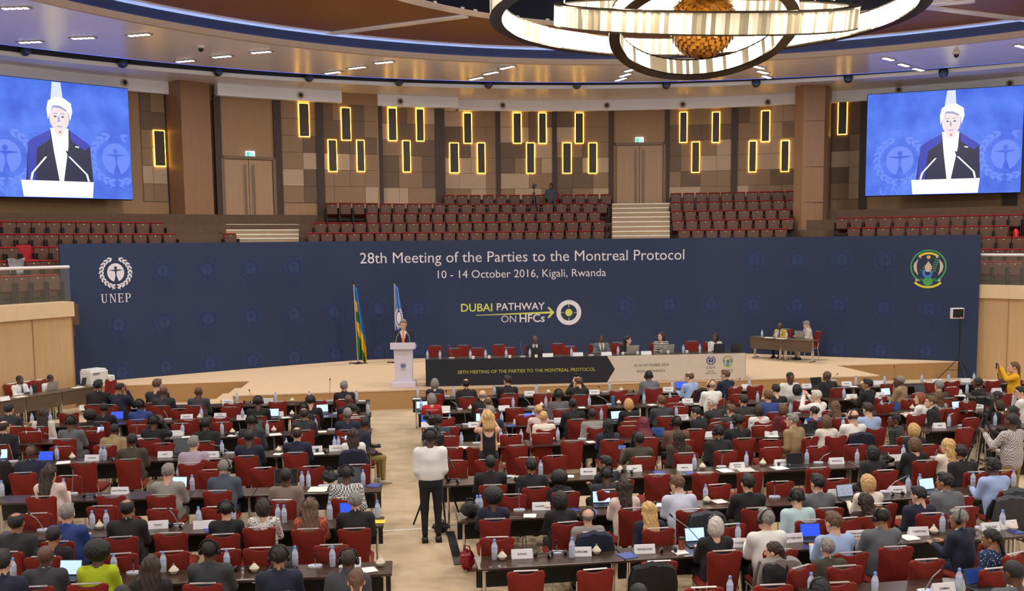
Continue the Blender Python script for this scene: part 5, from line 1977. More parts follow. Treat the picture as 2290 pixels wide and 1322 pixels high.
def person(loc, yaw, label, code, skin, hair, arms='table', lean=6, turn=0, nod=4, stand=False, sex='m', headset=False, tie=None, legs=None, sc=1.0, shoes=True, group=None, headset_neck=False, tilt=0):
    t = thing('person', label, 'person', loc, yaw, group)
    t.scale = (sc,) * 3
    kind, cc_ = code.split(':')
    nm, cm = cloth(cc_)
    b = link('body', body_mesh(arms, lean, stand, sex, turn, nod, tilt), None, t)
    me = b.data
    if not me.materials:
        for q_ in (SKIN['l'], EYEW, EYED):
            me.materials.append(q_)
    b.material_slots[0].link = 'OBJECT'
    b.material_slots[0].material = SKIN[skin]
    J = _bodies[(arms, lean, stand, sex)]['J']

    def piece(name, me, m_, loc=None, rot=None, k=1.0):
        o = link(name, me, None, t)
        if not me.materials:
            me.materials.append(m_)
        o.material_slots[0].link = 'OBJECT'
        o.material_slots[0].material = m_
        if loc is not None:
            o.matrix_local = Matrix.Translation(loc) @ rot.to_4x4() @ Matrix.Scale(k, 4) if rot is not None else Matrix.Translation(loc)
        return o
    RL = Matrix.Rotation(math.radians(-lean), 3, 'X')
    n = Vector(J['neck'])
    if kind == 'S':
        piece('jacket', garment(arms, lean, stand, sex, 'suit'), cm)
        sm = cloth('wh')[1]
        piece('shirt', garment(arms, lean, stand, sex, 'shirt'), sm)
        piece('collar', COLLAR_ME, sm, n + RL @ Vector((0, 0.0, 0.012)), RL)
        if tie:
            piece('tie', TIE_ME, mat('tie_%d_%d_%d' % tie, tie, 0.6), n + RL @ Vector((0, 0.088, 0.0)), RL @ Matrix.Rotation(math.radians(9), 3, 'X'))
    elif kind == 'V':
        piece('tank_top', garment(arms, lean, stand, sex, 'tank'), cm)
    elif kind == 'U':
        piece('shirt', garment(arms, lean, stand, sex, 'tucked'), cm)
        piece('collar', COLLAR_ME, cm, n, RL)
    elif kind == 'P':
        piece('shirt', garment(arms, lean, stand, sex, 'short'), cm)
    else:
        piece('top' if sex == 'f' else 'shirt', garment(arms, lean, stand, sex, 'top'), cm)
        if sex == 'm':
            piece('collar', COLLAR_ME, cm, n, RL)
        if tie:
            piece('tie', TIE_ME, mat('tie_%d_%d_%d' % tie, tie, 0.6), n + RL @ Vector((0, 0.105, 0.0)), RL @ Matrix.Rotation(math.radians(9), 3, 'X'))
    lm = cloth(legs)[1] if legs else (cm if kind == 'S' else cloth('bk')[1])
    piece('trousers', garment(arms, lean, stand, sex, 'trousers'), lm)
    for k in 'LR':
        a_ = Vector(J['an' + k])
        piece('shoe', SHOE_ME, BLACK if not shoes == 'tan' else cloth('bg')[1], (a_.x, a_.y + 0.0, 0.0), Matrix.Identity(3))
    HR = head_rot(turn, nod, tilt)
    if hair:
        piece('hair', hair_mesh(hair[0]), HAIRC[hair[1]], Vector(J['head']), HR, HK)
    if headset:
        if headset_neck:
            piece('headset', HEADSET_ME, BLACK, n + Vector((0, 0.0, 0.02)), RL @ Matrix.Rotation(math.radians(100), 3, 'X'))
        else:
            piece('headset', HEADSET_ME, BLACK, Vector(J['head']), HR @ Matrix.Rotation(math.radians(12), 3, 'X'), HK)
    return t
# ---------------------------------------------------------------- chairs and tables of the audience
def chair_proto():
    t = thing('banquet_chair', 'prototype', 'chair')
    MB().box((0, 0.02, 0.445), (0.46, 0.46, 0.09), ch=0.035).obj('seat', [REDF], t, smooth=True)
    q = MB()
    out = []
    for i in range(9):           # scooped top edge between rounded shoulders
        x = 0.215 - i * 0.43 / 8
        out.append(x)
    top = [(0.205, 0.86), (0.218, 0.90), (0.205, 0.935), (0.17, 0.945), (0.135, 0.94), (0.10, 0.918), (0.05, 0.902), (0, 0.898), (-0.05, 0.902), (-0.10, 0.918), (-0.135, 0.94), (-0.17, 0.945), (-0.205, 0.935), (-0.218, 0.90), (-0.205, 0.86)]
    poly = [(0.165, 0.40)] + [(0.19, 0.6)] + top + [(-0.19, 0.6), (-0.165, 0.40)]
    n = len(poly)
    vs = []
    for off, sh in ((-0.03, 0.93), (-0.02, 1.0), (0.02, 1.0), (0.035, 0.94)):
        for x, z in poly:
            zz = 0.67 + (z - 0.67) * sh
            yb = -0.22 - (zz - 0.45) * 0.16 - 0.02 * (x * x / 0.04)
            vs.append((x * sh, yb + off, zz))
    fs = [tuple(range(n - 1, -1, -1)), tuple(range(3 * n, 4 * n))]
    for a in range(3):
        for i in range(n):
            j = (i + 1) % n
            fs.append((a * n + i, a * n + j, (a + 1) * n + j, (a + 1) * n + i))
    q.add(vs, fs)
    q.obj('backrest', [REDF], t, smooth=True)
    MB().box((0, -0.302, 0.947), (0.28, 0.035, 0.012), ch=0.004).obj('top_rail', [mat('satin_rail', (190, 180, 178), 0.3, metal=0.5, vary=0.02)], t)
    for s in (-1, 1):
        MB().tube([(s * 0.19, 0.22, 0.41), (s * 0.2, 0.24, 0.0)], 0.013, 8).obj('leg', [CHROME], t)
        MB().tube([(s * 0.17, -0.28, 0.70), (s * 0.19, -0.22, 0.40), (s * 0.21, -0.27, 0.0)], 0.013, 8).obj('leg', [CHROME], t)
    MB().box((0, 0.02, 0.395), (0.42, 0.42, 0.02)).obj('frame', [CHROME], t)
    return remember(t)


chair0 = chair_proto()
_chair_used = [False]


def put_chair(x, y, yaw, label, z=0.0, group='red banquet chairs in the audience'):
    if not _chair_used[0]:
        _chair_used[0] = True
        chair0.location = (x, y, z)
        chair0.rotation_euler = (0, 0, yaw)
        tag(chair0, label, 'chair', group)
        return chair0
    return dup(chair0, (x, y, z), yaw, label, group)


ROWL = [(.101, 23.87), (.151, 22.24), (.126, 20.16), (.123, 18.13), (.088, 15.21), (.103, 13.32), (.106, 11.34)]
ROWR = [(.113, 24.14), (.131, 22.17), (.122, 20.3), (.126, 18.28), (.143, 15.48), (.15, 13.41), (.152, 11.38), (.155, 9.62)]
NAMEL = ['left front row', 'BURUNDI row', 'third left row', 'GUYANA row', 'LIECHTENSTEIN row', 'PALAU row', 'nearest left row']
NAMER = ['AUSTRALIA row', 'CHINA row', 'ESTONIA row', 'IRAQ row', 'MALTA row', 'ROMANIA row', 'SUDAN row', 'ZAMBIA row']


def block_of(x, y):
    if x < -2.35 + 0.163 * (20 - y):
        return 'L'
    return 'R' if x < 7.62 + 0.163 * (19.6 - y) else 'W'


def seat_row(x, y, b=None, lo=-0.45):
    """(block, row index) a seat at (x, y) belongs to"""
    b = b or block_of(x, y)
    rows = ROWL if b == 'L' else ROWR
    best, bi = 99, 0
    for i, (s, v) in enumerate(rows):
        d = v + s * x - y
        if d < lo:
            d = 50 - d
        if d < best:
            best, bi = d, i
    return b, bi


def row_name(b, i):
    return NAMEL[i] if b == 'L' else (NAMER[i] if b == 'R' else 'right wing ' + NAMER[i])


def ordered(entries):
    """entries [(block, row, x, payload)] -> [(payload, ordinal word, row name)], counted from the aisle"""
    g = {}
    for b, r, x, p in entries:
        g.setdefault((b, r), []).append((x if b != 'L' else -x, p))
    out = []
    for (b, r), lst in g.items():
        for i, (_, p) in enumerate(sorted(lst, key=lambda q: q[0])):
            out.append((p, nth(i), row_name(b, r), b, r))
    return out


# tables
def table_mesh(L):
    return L


TABLES = []


def snap(p, m=0.06):
    """the nearest spot on a table top"""
    best = None
    for x0, y0, rz, L in TABLES:
        c, s = math.cos(rz), math.sin(rz)
        dx, dy = p.x - x0, p.y - y0
        u, v = dx * c + dy * s, -dx * s + dy * c
        u2, v2 = min(max(u, m), L - m), min(max(v, m), 0.48 - m)
        e = math.hypot(u - u2, v - v2)
        if best is None or e < best[0]:
            best = (e, x0 + u2 * c - v2 * s, y0 + u2 * s + v2 * c)
    return Vector((best[1], best[2], p.z)) if best and 0 < best[0] < 0.9 else p


def put_table(x0, y0, rz, L, label, group='training tables of the audience', z=0.0, flip=False, top=None):
    """near-edge left end at (x0, y0); the modesty panel hangs at the far edge"""
    t = thing('training_table', label, 'table', (x0, y0, z), rz, group)
    if z == 0.0 and not flip:
        TABLES.append((x0, y0, rz, L))
    MB().box((L / 2, 0.24, 0.715), (L - 0.008, 0.48, 0.03), ch=0.005).obj('table_top', [top or TABW], t)
    MB().box((L / 2, 0.46 if not flip else 0.03, 0.52), (L - 0.06, 0.02, 0.36)).obj('modesty_panel', [TABD if not top else top], t)
    for xx in (0.10, L - 0.10):
        q = MB()
        for yy in (0.17, 0.26):
            q.tube([(xx, yy, 0.70), (xx, yy, 0.03)], 0.018, 8)
        q.tube([(xx, 0.02, 0.02), (xx, 0.44, 0.02)], 0.018, 8)
        q.box((xx, 0.22, 0.69), (0.05, 0.36, 0.02))
        q.obj('leg', [CHROME], t)
    return t


def table_line(b, r, x0, x1, nm):
    s, v = (ROWL if b == 'L' else ROWR)[r]
    rz = math.atan(s)
    L = (x1 - x0) / math.cos(rz)
    n = max(1, round(L / 1.78))
    for i in range(n):
        xa = x0 + (x1 - x0) * i / n
        k = n - 1 - i if b == 'L' else i
        put_table(xa, v + s * xa, rz, L / n, 'dark wood training table with black front panel, %s from the aisle, %s' % (nth(k), nm))


LR_ = [-3.46, -3.16, -2.88, -2.54, -2.06, -1.78, -1.43]
LEFTPX = [168, 34, -60, -60, -60, -60, -60]
for r in range(7):
    s, v = ROWL[r]
    k = (LEFTPX[r] - CX) / F
    x0 = k * v / (1 - k * s)
    table_line('L', r, x0, LR_[r], row_name('L', r))
RL_ = [-2.47, -2.14, -1.82, -1.47, -1.12, -0.77, -0.43, -0.05]
for r in range(8):
    s, v = ROWR[r]
    yend = v + s * 7
    x1 = 7.12 + 0.163 * (19.6 - yend)
    kk = (2330 - CX) / F
    x1 = min(x1, kk * v / (1 - kk * s))
    x0 = RL_[r] if r < 7 else 3.2
    table_line('R', r, x0, x1, row_name('R', r))
    if r < 5:
        x0 = 8.15 + 0.163 * (19.6 - (v + s * 8))
        xe = kk * v / (1 - kk * s) + 0.4
        table_line('W', r, x0, max(xe, x0 + 0.9), row_name('W', r))

# ---------------------------------------------------------------- the audience
HAIRW = dict(k='black', e='dark brown', b='brown', y='blond', g='grey', w='white', r='red', x='maroon')


def hair_words(h):
    s, c = h[0], HAIRW[h[1]]
    return {'s': 'short %s hair', 't': 'cropped %s hair', 'b': 'balding %s hair', 'z': 'bald head', 'o': '%s bob', 'l': 'long %s hair', 'w': 'wavy %s hair', 'a': 'curly %s hair', 'p': '%s ponytail', 'n': '%s hair bun', 'h': '%s headscarf'}[s] % (() if s == 'z' else (c,))


def far_edge(b, r, x):
    rows = ROWL if b == 'L' else ROWR
    if r >= len(rows) or (b == 'W' and r > 4):
        return -99
    return rows[r][1] + rows[r][0] * x + 0.5


folk = []
for ln in PEOPLE.strip().split('\n'):
    px, py, code, skin, hair, turn, flags = ln.split()
    px, py, turn = float(px), float(py), int(turn)
    flags = flags.replace('-', '')
    sex = 'f' if hair[0] in 'olwpnha' else 'm'
    arms = 'face' if 'F' in flags else 'up' if ('U' in flags or 'C' in flags) else 'phone' if 'P' in flags else 'table'
    hsh = (int(px) * 7 + int(py) * 13) % 10
    lean = 22 if 'L' in flags else (4 if hsh < 5 else 10)
    nod = 16 if 'L' in flags else (2 if hsh % 2 else 10)
    if arms != 'table':
        lean = 6
    turn = int(round(turn / 15.0) * 15)
    by = 0
    if abs(turn) >= 45:
        by = turn // 2
        turn = int(round((turn - by) / 15.0) * 15)
    sc = 1.0 if sex == 'm' else 0.95
    ht_ = head_top(arms, lean, False, sex, turn, nod) * sc
    p = W(px, py, ht_.z)
    b, r = seat_row(p.x, p.y)
    s = (ROWL if b == 'L' else ROWR)[r][0]
    yaw = math.atan(s) + math.radians(by + (10 if b == 'W' else 0) + (hsh - 4.5) * 0.8)
    off = Matrix.Rotation(yaw, 3, 'Z') @ Vector((ht_.x, ht_.y, 0))
    root = Vector((p.x - off.x, p.y - off.y, 0))
    b, r = seat_row(root.x, root.y, None, -0.1)
    s_, v_ = (ROWL if b == 'L' else ROWR)[r]
    fe = far_edge(b, r + 1, root.x)
    hi = v_ + s_ * root.x - 0.2
    lo = min(fe + 0.32, hi)
    folk.append((b, r, root.x, dict(root=root, off=off, px=px, py=py, unit=ht_.z / sc, lo=lo, hi=hi, y0=root.y, yaw=yaw, code=code, skin=skin, hair=None if hair == 'zk' else hair, hw=hair_words(hair), arms=arms, lean=lean, turn=turn, nod=nod, sex=sex, sc=sc, flags=flags)))

# nobody sits inside a table or inside a neighbour: slide along the line of sight
D_ = [f_[3] for f_ in folk]


def slide(d, y):
    d['root'].y = min(max(y, d['lo']), d['hi'])
    d['root'].x = (d['px'] - CX) / F * (d['root'].y + d['off'].y) * 1.0 + RO * 0.0 - d['off'].x + d['dx']


for d in D_:
    d['dx'] = d['root'].x - ((d['px'] - CX) / F * (d['root'].y + d['off'].y) - d['off'].x)
    slide(d, d['root'].y)
for it in range(40):
    for i, a_ in enumerate(D_):
        for c_ in D_[i + 1:]:
            dx, dy = a_['root'].x - c_['root'].x, a_['root'].y - c_['root'].y
            if abs(dx) < 0.5 and abs(dy) < 0.55 and math.hypot(dx, dy) < 0.5:
                far, near = (a_, c_) if a_['py'] < c_['py'] else (c_, a_)
                slide(far, far['root'].y + 0.03)
                slide(near, near['root'].y - 0.03)
                if math.hypot(dx, dy) < 0.46:
                    k_ = 0.004 if dx > 0 else -0.004
                    a_['dx'] = max(-.12, min(.12, a_['dx'] + k_))
                    c_['dx'] = max(-.12, min(.12, c_['dx'] - k_))
for d in D_:
    if abs(d['root'].y - d['y0']) > 0.02:
        d['sc'] = min(1.12, max(0.86, at_depth(d['px'], d['py'], d['root'].y + d['off'].y).z / d['unit']))
    if d['hi'] + 0.2 - d['root'].y > 0.8 and d['arms'] == 'table':
        d['arms'] = 'down'
folk = [(b, r, d['root'].x, d) for b, r, _, d in folk]

taken = []
for d, od, rn, b, r in ordered(folk):
    nm = cloth(d['code'].split(':')[1])[0]
    gm = 'suit' if d['code'][0] == 'S' else ('top' if d['sex'] == 'f' else 'shirt')
    lab = 'person in %s %s, %s, %s from aisle, %s' % (nm, gm, d['hw'], od, rn)
    d['label'] = lab
    person(d['root'], d['yaw'], lab, d['code'], d['skin'], d['hair'], d['arms'], d['lean'], d['turn'], d['nod'], False, d['sex'], 'H' in d['flags'], sc=d['sc'], headset_neck='N' in d['flags'])
    taken.append((d['root'].x, d['root'].y, d['yaw'], d))
    Rz = Matrix.Rotation(d['yaw'], 3, 'Z')
    if d['arms'] in ('up', 'phone'):
        J = pose(d['arms'], d['lean'], False, d['sex'])
        w_ = (Vector(J['wrL']) + Vector(J['wrR'])) / 2 if d['arms'] == 'up' else Vector(J['wrL'])
        c = d['root'] + Rz @ ((w_ + Vector((0, 0.09, 0.06))) * d['sc'])
        if 'C' in d['flags']:
            t = thing('camera', 'black photo camera held up by the balding person in the AUSTRALIA row', 'camera', tuple(c), d['yaw'] + math.radians(20))
            MB().box((0, 0, 0), (0.14, 0.07, 0.10), ch=0.015).box((0, 0, 0.06), (0.06, 0.06, 0.04), ch=0.01).obj('camera_body', [BLACK], t)
            MB().lathe([(0.035, 0), (0.04, 0.1), (0.042, 0.14)], 14).xf(Matrix.Rotation(-math.pi / 2, 4, 'X')).obj('lens', [BLACK], t, smooth=True)
            MB().box((0, 0, 0.11), (0.07, 0.08, 0.05), ch=0.01).obj('flash', [BLACK], t)
        else:
            t = thing('phone', 'smartphone with lit screen held by the %s' % lab.split(' in ', 1)[1].replace(' from aisle', ''), 'phone', tuple(c), d['yaw'])
            MB().box((0, 0, 0), (0.15, 0.01, 0.078), ch=0.004).obj('phone_case', [BLACK], t)
            MB().box((0, -0.006, 0), (0.13, 0.002, 0.068)).obj('display', [mat('phone_screen', (70, 110, 190), 0.2, emit=0.8, vary=0)], t)

# chairs: those the picture shows by themselves, and one under every seated person
chairs = []
used = set()
for s_ in CHAIRS.split():
    px, py = map(float, s_.split(','))
    p = W(px, py, 0.945)
    b, r = seat_row(p.x, p.y + .3)
    yaw = math.atan((ROWL if b == 'L' else ROWR)[r][0]) + math.radians(random.uniform(-6, 6) + (8 if b == 'W' else 0))
    R = Matrix.Rotation(yaw, 3, 'Z')
    c = p - R @ Vector((0, -0.30, 0))
    own = None
    for i, (tx, ty, ty_, d) in enumerate(taken):
        if i not in used and math.hypot(c.x - tx, c.y - ty) < 0.42:
            own = i
            break
    if own is not None:
        used.add(own)
        tx, ty, yw, d = taken[own]
        chairs.append((b, r, tx, (tx, ty, yw if abs(yw - yaw) < .5 else yaw, 1)))
    elif all(math.hypot(c.x - tx, c.y - ty) > 0.4 for tx, ty, _, _ in taken) and all(math.hypot(c.x - q_[3][0], c.y - q_[3][1]) > 0.4 for q_ in chairs):
        chairs.append((b, r, c.x, (c.x, c.y, yaw, 0)))
for i, (tx, ty, yw, d) in enumerate(taken):
    if i not in used:
        b, r = seat_row(tx, ty, None, -0.1)
        chairs.append((b, r, tx, (tx, ty, yw, 1)))
kept = []
for b, r, x_, (x, y, yaw, own) in sorted(chairs, key=lambda q_: -q_[3][3]):
    rw_ = (ROWL if b == 'L' else ROWR)[r]
    y = max(y, min(far_edge(b, r + 1, x) + 0.33, rw_[1] + rw_[0] * x - 0.2))
    if own or all(math.hypot(x - q_[3][0], y - q_[3][1]) > 0.4 for q_ in kept):
        kept.append((b, r, x, (x, y, yaw)))
for (x, y, yaw), od, rn, b, r in ordered(kept):
    put_chair(x, y, yaw, 'red upholstered chair with chrome top rail, %s chair from the aisle, %s' % (od, rn))


def draped_jacket(x, y, yaw, m_, label, z=0.0, w_=0.46, ln=0.55):
    q = MB()
    vs, fs = [], []
    prof = [(0.07, 0.62), (0.06, 0.80), (0.0, 0.965), (-0.06, 0.985), (-0.115, 0.95), (-0.135, 0.8), (-0.125, 0.66), (-0.13, 0.95 - ln)]
    for j, (oy, z_) in enumerate(prof):
        for i in range(11):
            u = -1 + 2 * i / 10
            k = 1 + (0.10 if j > 4 else 0) - 0.1 * (j in (2, 3)) * abs(u)
            yy = -0.22 - (z_ - 0.45) * 0.16 + oy + 0.012 * math.sin(i * 2.3 + j)
            vs.append((u * w_ / 2 * k, yy, z_ - 0.05 * u * u + 0.008 * math.sin(i * 1.7)))
    for j in range(len(prof) - 1):
        for i in range(10):
            fs.append((j * 11 + i, j * 11 + i + 1, j * 11 + i + 12, j * 11 + i + 11))
    q.add(vs, fs)
    o = q.obj('jacket', [m_], loc=(x, y, z), rz=yaw, smooth=True)
    o.modifiers.new('thick', 'SOLIDIFY').thickness = 0.02
    return tag(o, label, 'jacket')


for tx, ty, yw, d in taken:
    if 'K' in d['flags']:
        col = {'T:lb': 'bk', 'T:lg': 'nv', 'T:wh': 'nv'}.get(d['code'], 'bk')
        if d['code'] == 'T:lb' and d['skin'] == 'd':
            col = 'dg'
        draped_jacket(tx, ty, yw, cloth(col)[1], '%s jacket on the chair of the %s' % (cloth(col)[0], d['label'].split(' in ', 1)[1].replace(' from aisle', '').replace(', ', ' ', 1).replace(cloth(d['code'].split(':')[1])[0] + ' ', '', 1)))
for px, py, col, ds in ((1457, 1255, 'bk', 'black coat hung on a chair behind the SWAZILAND plate'), (1577, 1141, 'dg', 'dark grey jacket on the chair of the leaning blue white shirt'), (1738, 1241, 'lg', 'light grey jacket hung on a chair by the brown ponytail'), (2252, 1107, 'dg', 'dark grey jacket on a chair near the THAILAND plate')):
    p = W(px, py, 0.97)
    yaw = math.radians(8)
    c = p - Matrix.Rotation(yaw, 3, 'Z') @ Vector((0, -0.29, 0))
    draped_jacket(c.x, c.y, yaw, cloth(col)[1], ds, w_=0.5, ln=0.62)

# ---------------------------------------------------------------- things on the tables
TZ = 0.731
BOT = mat('bottle_clear', (206, 216, 232), 0.12, alpha=0.62, vary=0.02)
BLAB = mat('bottle_label', (186, 196, 226), 0.5, vary=0.1, scale=60)
BCAP = mat('bottle_cap', (110, 150, 220), 0.4, vary=0.02)
CARDW = mat('card_white', (226, 224, 228), 0.5, vary=0.02)
INK = mat('ink', (28, 28, 32), 0.6, vary=0)
CERAM = mat('ceramic', (216, 206, 186), 0.35, vary=0.05)
CERAR = mat('ceramic_red', (150, 40, 34), 0.4)
CERAG = mat('ceramic_green', (120, 140, 110), 0.4)
MICB = mat('mic_base', (206, 208, 212), 0.3, vary=0.02)
MICL = mat('mic_button', (120, 140, 230), 0.3, emit=0.6, vary=0)


def item_row(px, py, z=TZ):
    p = snap(W(px, py, z))
    b = block_of(p.x, p.y)
    b, r = seat_row(p.x, p.y - 0.5, b)
    return b, r, p


def bottle_proto():
    t = thing('water_bottle', 'prototype', 'bottle')
    MB().lathe([(0.028, 0), (0.033, 0.006), (0.033, 0.09), (0.031, 0.10), (0.033, 0.11), (0.033, 0.145), (0.026, 0.17), (0.014, 0.195), (0.0125, 0.205)], 12).obj('bottle_body', [BOT], t, smooth=True)
    MB().lathe([(0.0338, 0.085), (0.0338, 0.145)], 12).obj('label_band', [BLAB], t, smooth=True)
    MB().lathe([(0.0155, 0.198), (0.0155, 0.222), (0.013, 0.226)], 10).obj('cap', [BCAP], t, smooth=True)
    return remember(t)


bottle0 = bottle_proto()
ent = []
for s_ in BOTTLES.split():
    px, py = map(float, s_.split(','))
    b, r, p = item_row(px, py)
    ent.append((b, r, p.x, p))
_bt = [False]
for p, od, rn, b, r in ordered(ent):
    lab = 'water bottle with blue cap, %s bottle from the aisle, %s' % (od, rn)
    if not _bt[0]:
        _bt[0] = True
        bottle0.location = p
        bottle0.scale = (1.12,) * 3
        tag(bottle0, lab, 'bottle', 'water bottles on the tables')
    else:
        dup(bottle0, p, random.random(), lab, 'water bottles on the tables')


def nameplate(p, yaw, text, label, wd=0.26, hh=0.105):
    t = thing('name_plate', label, 'name plate', p, yaw, 'country name plates')
    q = MB()
    q.add([(-wd / 2, -0.05, 0), (wd / 2, -0.05, 0), (wd / 2, 0.05, 0), (-wd / 2, 0.05, 0), (-wd / 2, -0.006, hh), (wd / 2, -0.006, hh), (wd / 2, 0.006, hh), (-wd / 2, 0.006, hh)], [(0, 3, 2, 1), (4, 5, 6, 7), (0, 1, 5, 4), (1, 2, 6, 5), (2, 3, 7, 6), (3, 0, 4, 7)])
    q.obj('card', [CARDW], t)
    lines = text.replace('_', ' ').split('/') if text not in ('-', '') else []
    for i, s in enumerate(lines):
        me = text_mesh(s, 1.0, 'CENTER', 0.015)
        xs = [v.co.x for v in me.vertices]
        k = min(0.034, (wd - 0.035) / (max(xs) - min(xs)))
        if len(lines) > 1:
            k = min(k, 0.03)
        o = link('lettering', me, None, t)
        if not me.materials:
            me.materials.append(INK)
        zc_ = hh * 0.5 + ((0.5 - i) * 0.036 if len(lines) > 1 else 0)
        o.location = (0, -0.05 + 0.044 * zc_ / hh - 0.0025, zc_)
        o.rotation_euler = (-math.atan2(0.044, hh), 0, 0)
        o.scale = (k, k, k)
    return t


ent = []
for s_ in PLATES.split():
    px, py, tx = s_.split(',')
    b, r, p = item_row(float(px), float(py))
    ent.append((b, r, p.x, (p, tx)))
for (p, tx), od, rn, b, r in ordered(ent):
    s = (ROWL if b == 'L' else ROWR)[r][0]
    tx = tx.replace('*', '')
    if len(tx) > 1:
        lab = 'white folded name plate lettered %s, %s plate from the aisle' % (tx.replace('_', ' ').replace('/', ' '), od)
    else:
        lab = 'white folded name plate without readable name, %s plate from the aisle, %s' % (od, rn)
    tilt = random.uniform(-.12, .12)
    nameplate(p, math.atan(s) + tilt, tx, lab)

ent = []
for s_ in BOWLS.split():
    px, py = map(float, s_.split(','))
    b, r, p = item_row(px, py)
    ent.append((b, r, p.x, p))
for i, (p, od, rn, b, r) in enumerate(ordered(ent)):
    t = thing('sweet_bowl', 'small ceramic bowl with a cone lid, %s bowl from the aisle, %s' % (od, rn), 'bowl', p, 0, 'cone lidded sweet bowls')
    tone = [CERAM, CERAM, CERAR, CERAG][i % 4]
    MB().lathe([(0.028, 0), (0.036, 0.006), (0.052, 0.035), (0.055, 0.045)], 16).obj('bowl', [CERAM], t, smooth=True)
    MB().lathe([(0.06, 0.044), (0.058, 0.052), (0.03, 0.085), (0.014, 0.105), (0.01, 0.108)], 16).obj('lid', [CERAM], t, smooth=True)
    MB().lathe([(0.008, 0.104), (0.014, 0.114), (0.012, 0.124), (0.004, 0.128)], 10).obj('knob', [tone], t, smooth=True)

MICS2 = []
ent = []
for s_ in MICS.split():
    a = list(map(float, s_.split(',')))
    b, r, p = item_row(a[0], a[1])
    ent.append((b, r, p.x, (p, a)))


def microphone(p, a, yaw, label, z=TZ):
    t = thing('conference_microphone', label, 'microphone', p, 0, 'delegate microphones')
    q = MB()
    out = []
    for i in range(20):
        u = PI2 * i / 20
        out.append((0.085 * math.copysign(abs(math.cos(u)) ** .8, math.cos(u)), 0.055 * math.copysign(abs(math.sin(u)) ** .8, math.sin(u))))
    q.prism(out, 0.0, 0.022)
    q.xf(Matrix.Rotation(yaw, 4, 'Z'))
    o = q.obj('base', [MICB], t)
    q = MB()
    for s in (-1, 1):
        q.box((s * 0.045, -0.015, 0.0235), (0.03, 0.02, 0.003))
    q.xf(Matrix.Rotation(yaw, 4, 'Z'))
    q.obj('button', [MICL], o)
    tip = at_depth(a[2], a[3], p.y)
    d = Vector((tip.x - p.x, 0.0, max(0.12, tip.z - p.z)))
    L = min(1.0, 0.55 / max(.01, d.length))
    d *= L
    MB().tube([(0, 0, 0.02), tuple(d * 0.45 + Vector((0, 0, 0.05))), tuple(d)], 0.0065, 6).obj('gooseneck', [GREYM], t)
    e = d.normalized()
    MB().tube([tuple(d - e * 0.01), tuple(d + e * 0.045)], 0.012, 8).obj('capsule', [BLACK], t)
    return t


for (p, a), od, rn, b, r in ordered(ent):
    s = (ROWL if b == 'L' else ROWR)[r][0]
    microphone(p, a, math.atan(s), 'white conference microphone with gooseneck, %s from the aisle, %s' % (od, rn))

LSCR = dict(b=mat('laptop_blue', (36, 70, 200), 0.3, emit=1.0, vary=0), w=mat('laptop_white', (170, 200, 255), 0.3, emit=1.05, vary=0), n=mat('laptop_navy', (22, 50, 104), 0.3, emit=0.7, vary=0.2),
            k=mat('laptop_off', (12, 12, 14), 0.15, vary=0), g=mat('laptop_dull', (66, 74, 80), 0.4, vary=0.05), p=ramp_mat('laptop_photo', 'noise', [(40, 80, 170), (190, 210, 240), (150, 60, 60)], (20, 1, 20), 0.4))
LAPG, LAPS = mat('laptop_grey', (60, 62, 66), 0.4), mat('laptop_silver', (186, 180, 172), 0.35, metal=0.3)
LWORD = dict(b='bright blue', w='white', n='navy', k='black', g='dull grey', p='colourful')


def laptop(p, yaw, wd, kind, label, lid_back=None):
    t = thing('laptop', label, 'laptop', p, yaw, 'laptops on the tables')
    bm_ = lid_back or LAPG
    dp = wd * 0.68
    MB().box((0, -dp / 2, 0.011), (wd, dp, 0.018), ch=0.004).obj('base', [bm_], t)
    MB().box((0, -dp * 0.42, 0.0215), (wd * 0.86, dp * 0.5, 0.004)).obj('keyboard', [BLACK], t)
    q = MB()
    q.box((0, 0, dp / 2), (wd, 0.009, dp), ch=0.004)
    q.xf(Matrix.Translation((0, 0.0, 0.02)) @ Matrix.Rotation(math.radians(-16), 4, 'X'))
    lid = q.obj('lid', [bm_], t)
    q = MB()
    q.box((0, -0.0065, dp / 2 + 0.004), (wd * 0.92, 0.003, dp * 0.86))
    q.xf(Matrix.Translation((0, 0.0, 0.02)) @ Matrix.Rotation(math.radians(-16), 4, 'X'))
    q.obj('display', [LSCR[kind]], lid)
    return t


ent = []
for s_ in LAPTOPS.split():
    x, y, w_, h_, k = s_.split(',')
    b, r, p = item_row(float(x), float(y))
    ent.append((b, r, p.x, (p, float(w_), k)))
for (p, w_, k), od, rn, b, r in ordered(ent):
    s = (ROWL if b == 'L' else ROWR)[r][0]
    wd = min(0.40, max(0.27, w_ / scale_at(p.y)))
    laptop(p + Vector((0, 0.1, 0)), math.atan(s) + (random.uniform(-.15, .15) if b != 'W' else 0.2), wd, k, 'open laptop with %s screen, %s laptop from the aisle, %s' % (LWORD[k], od, rn))

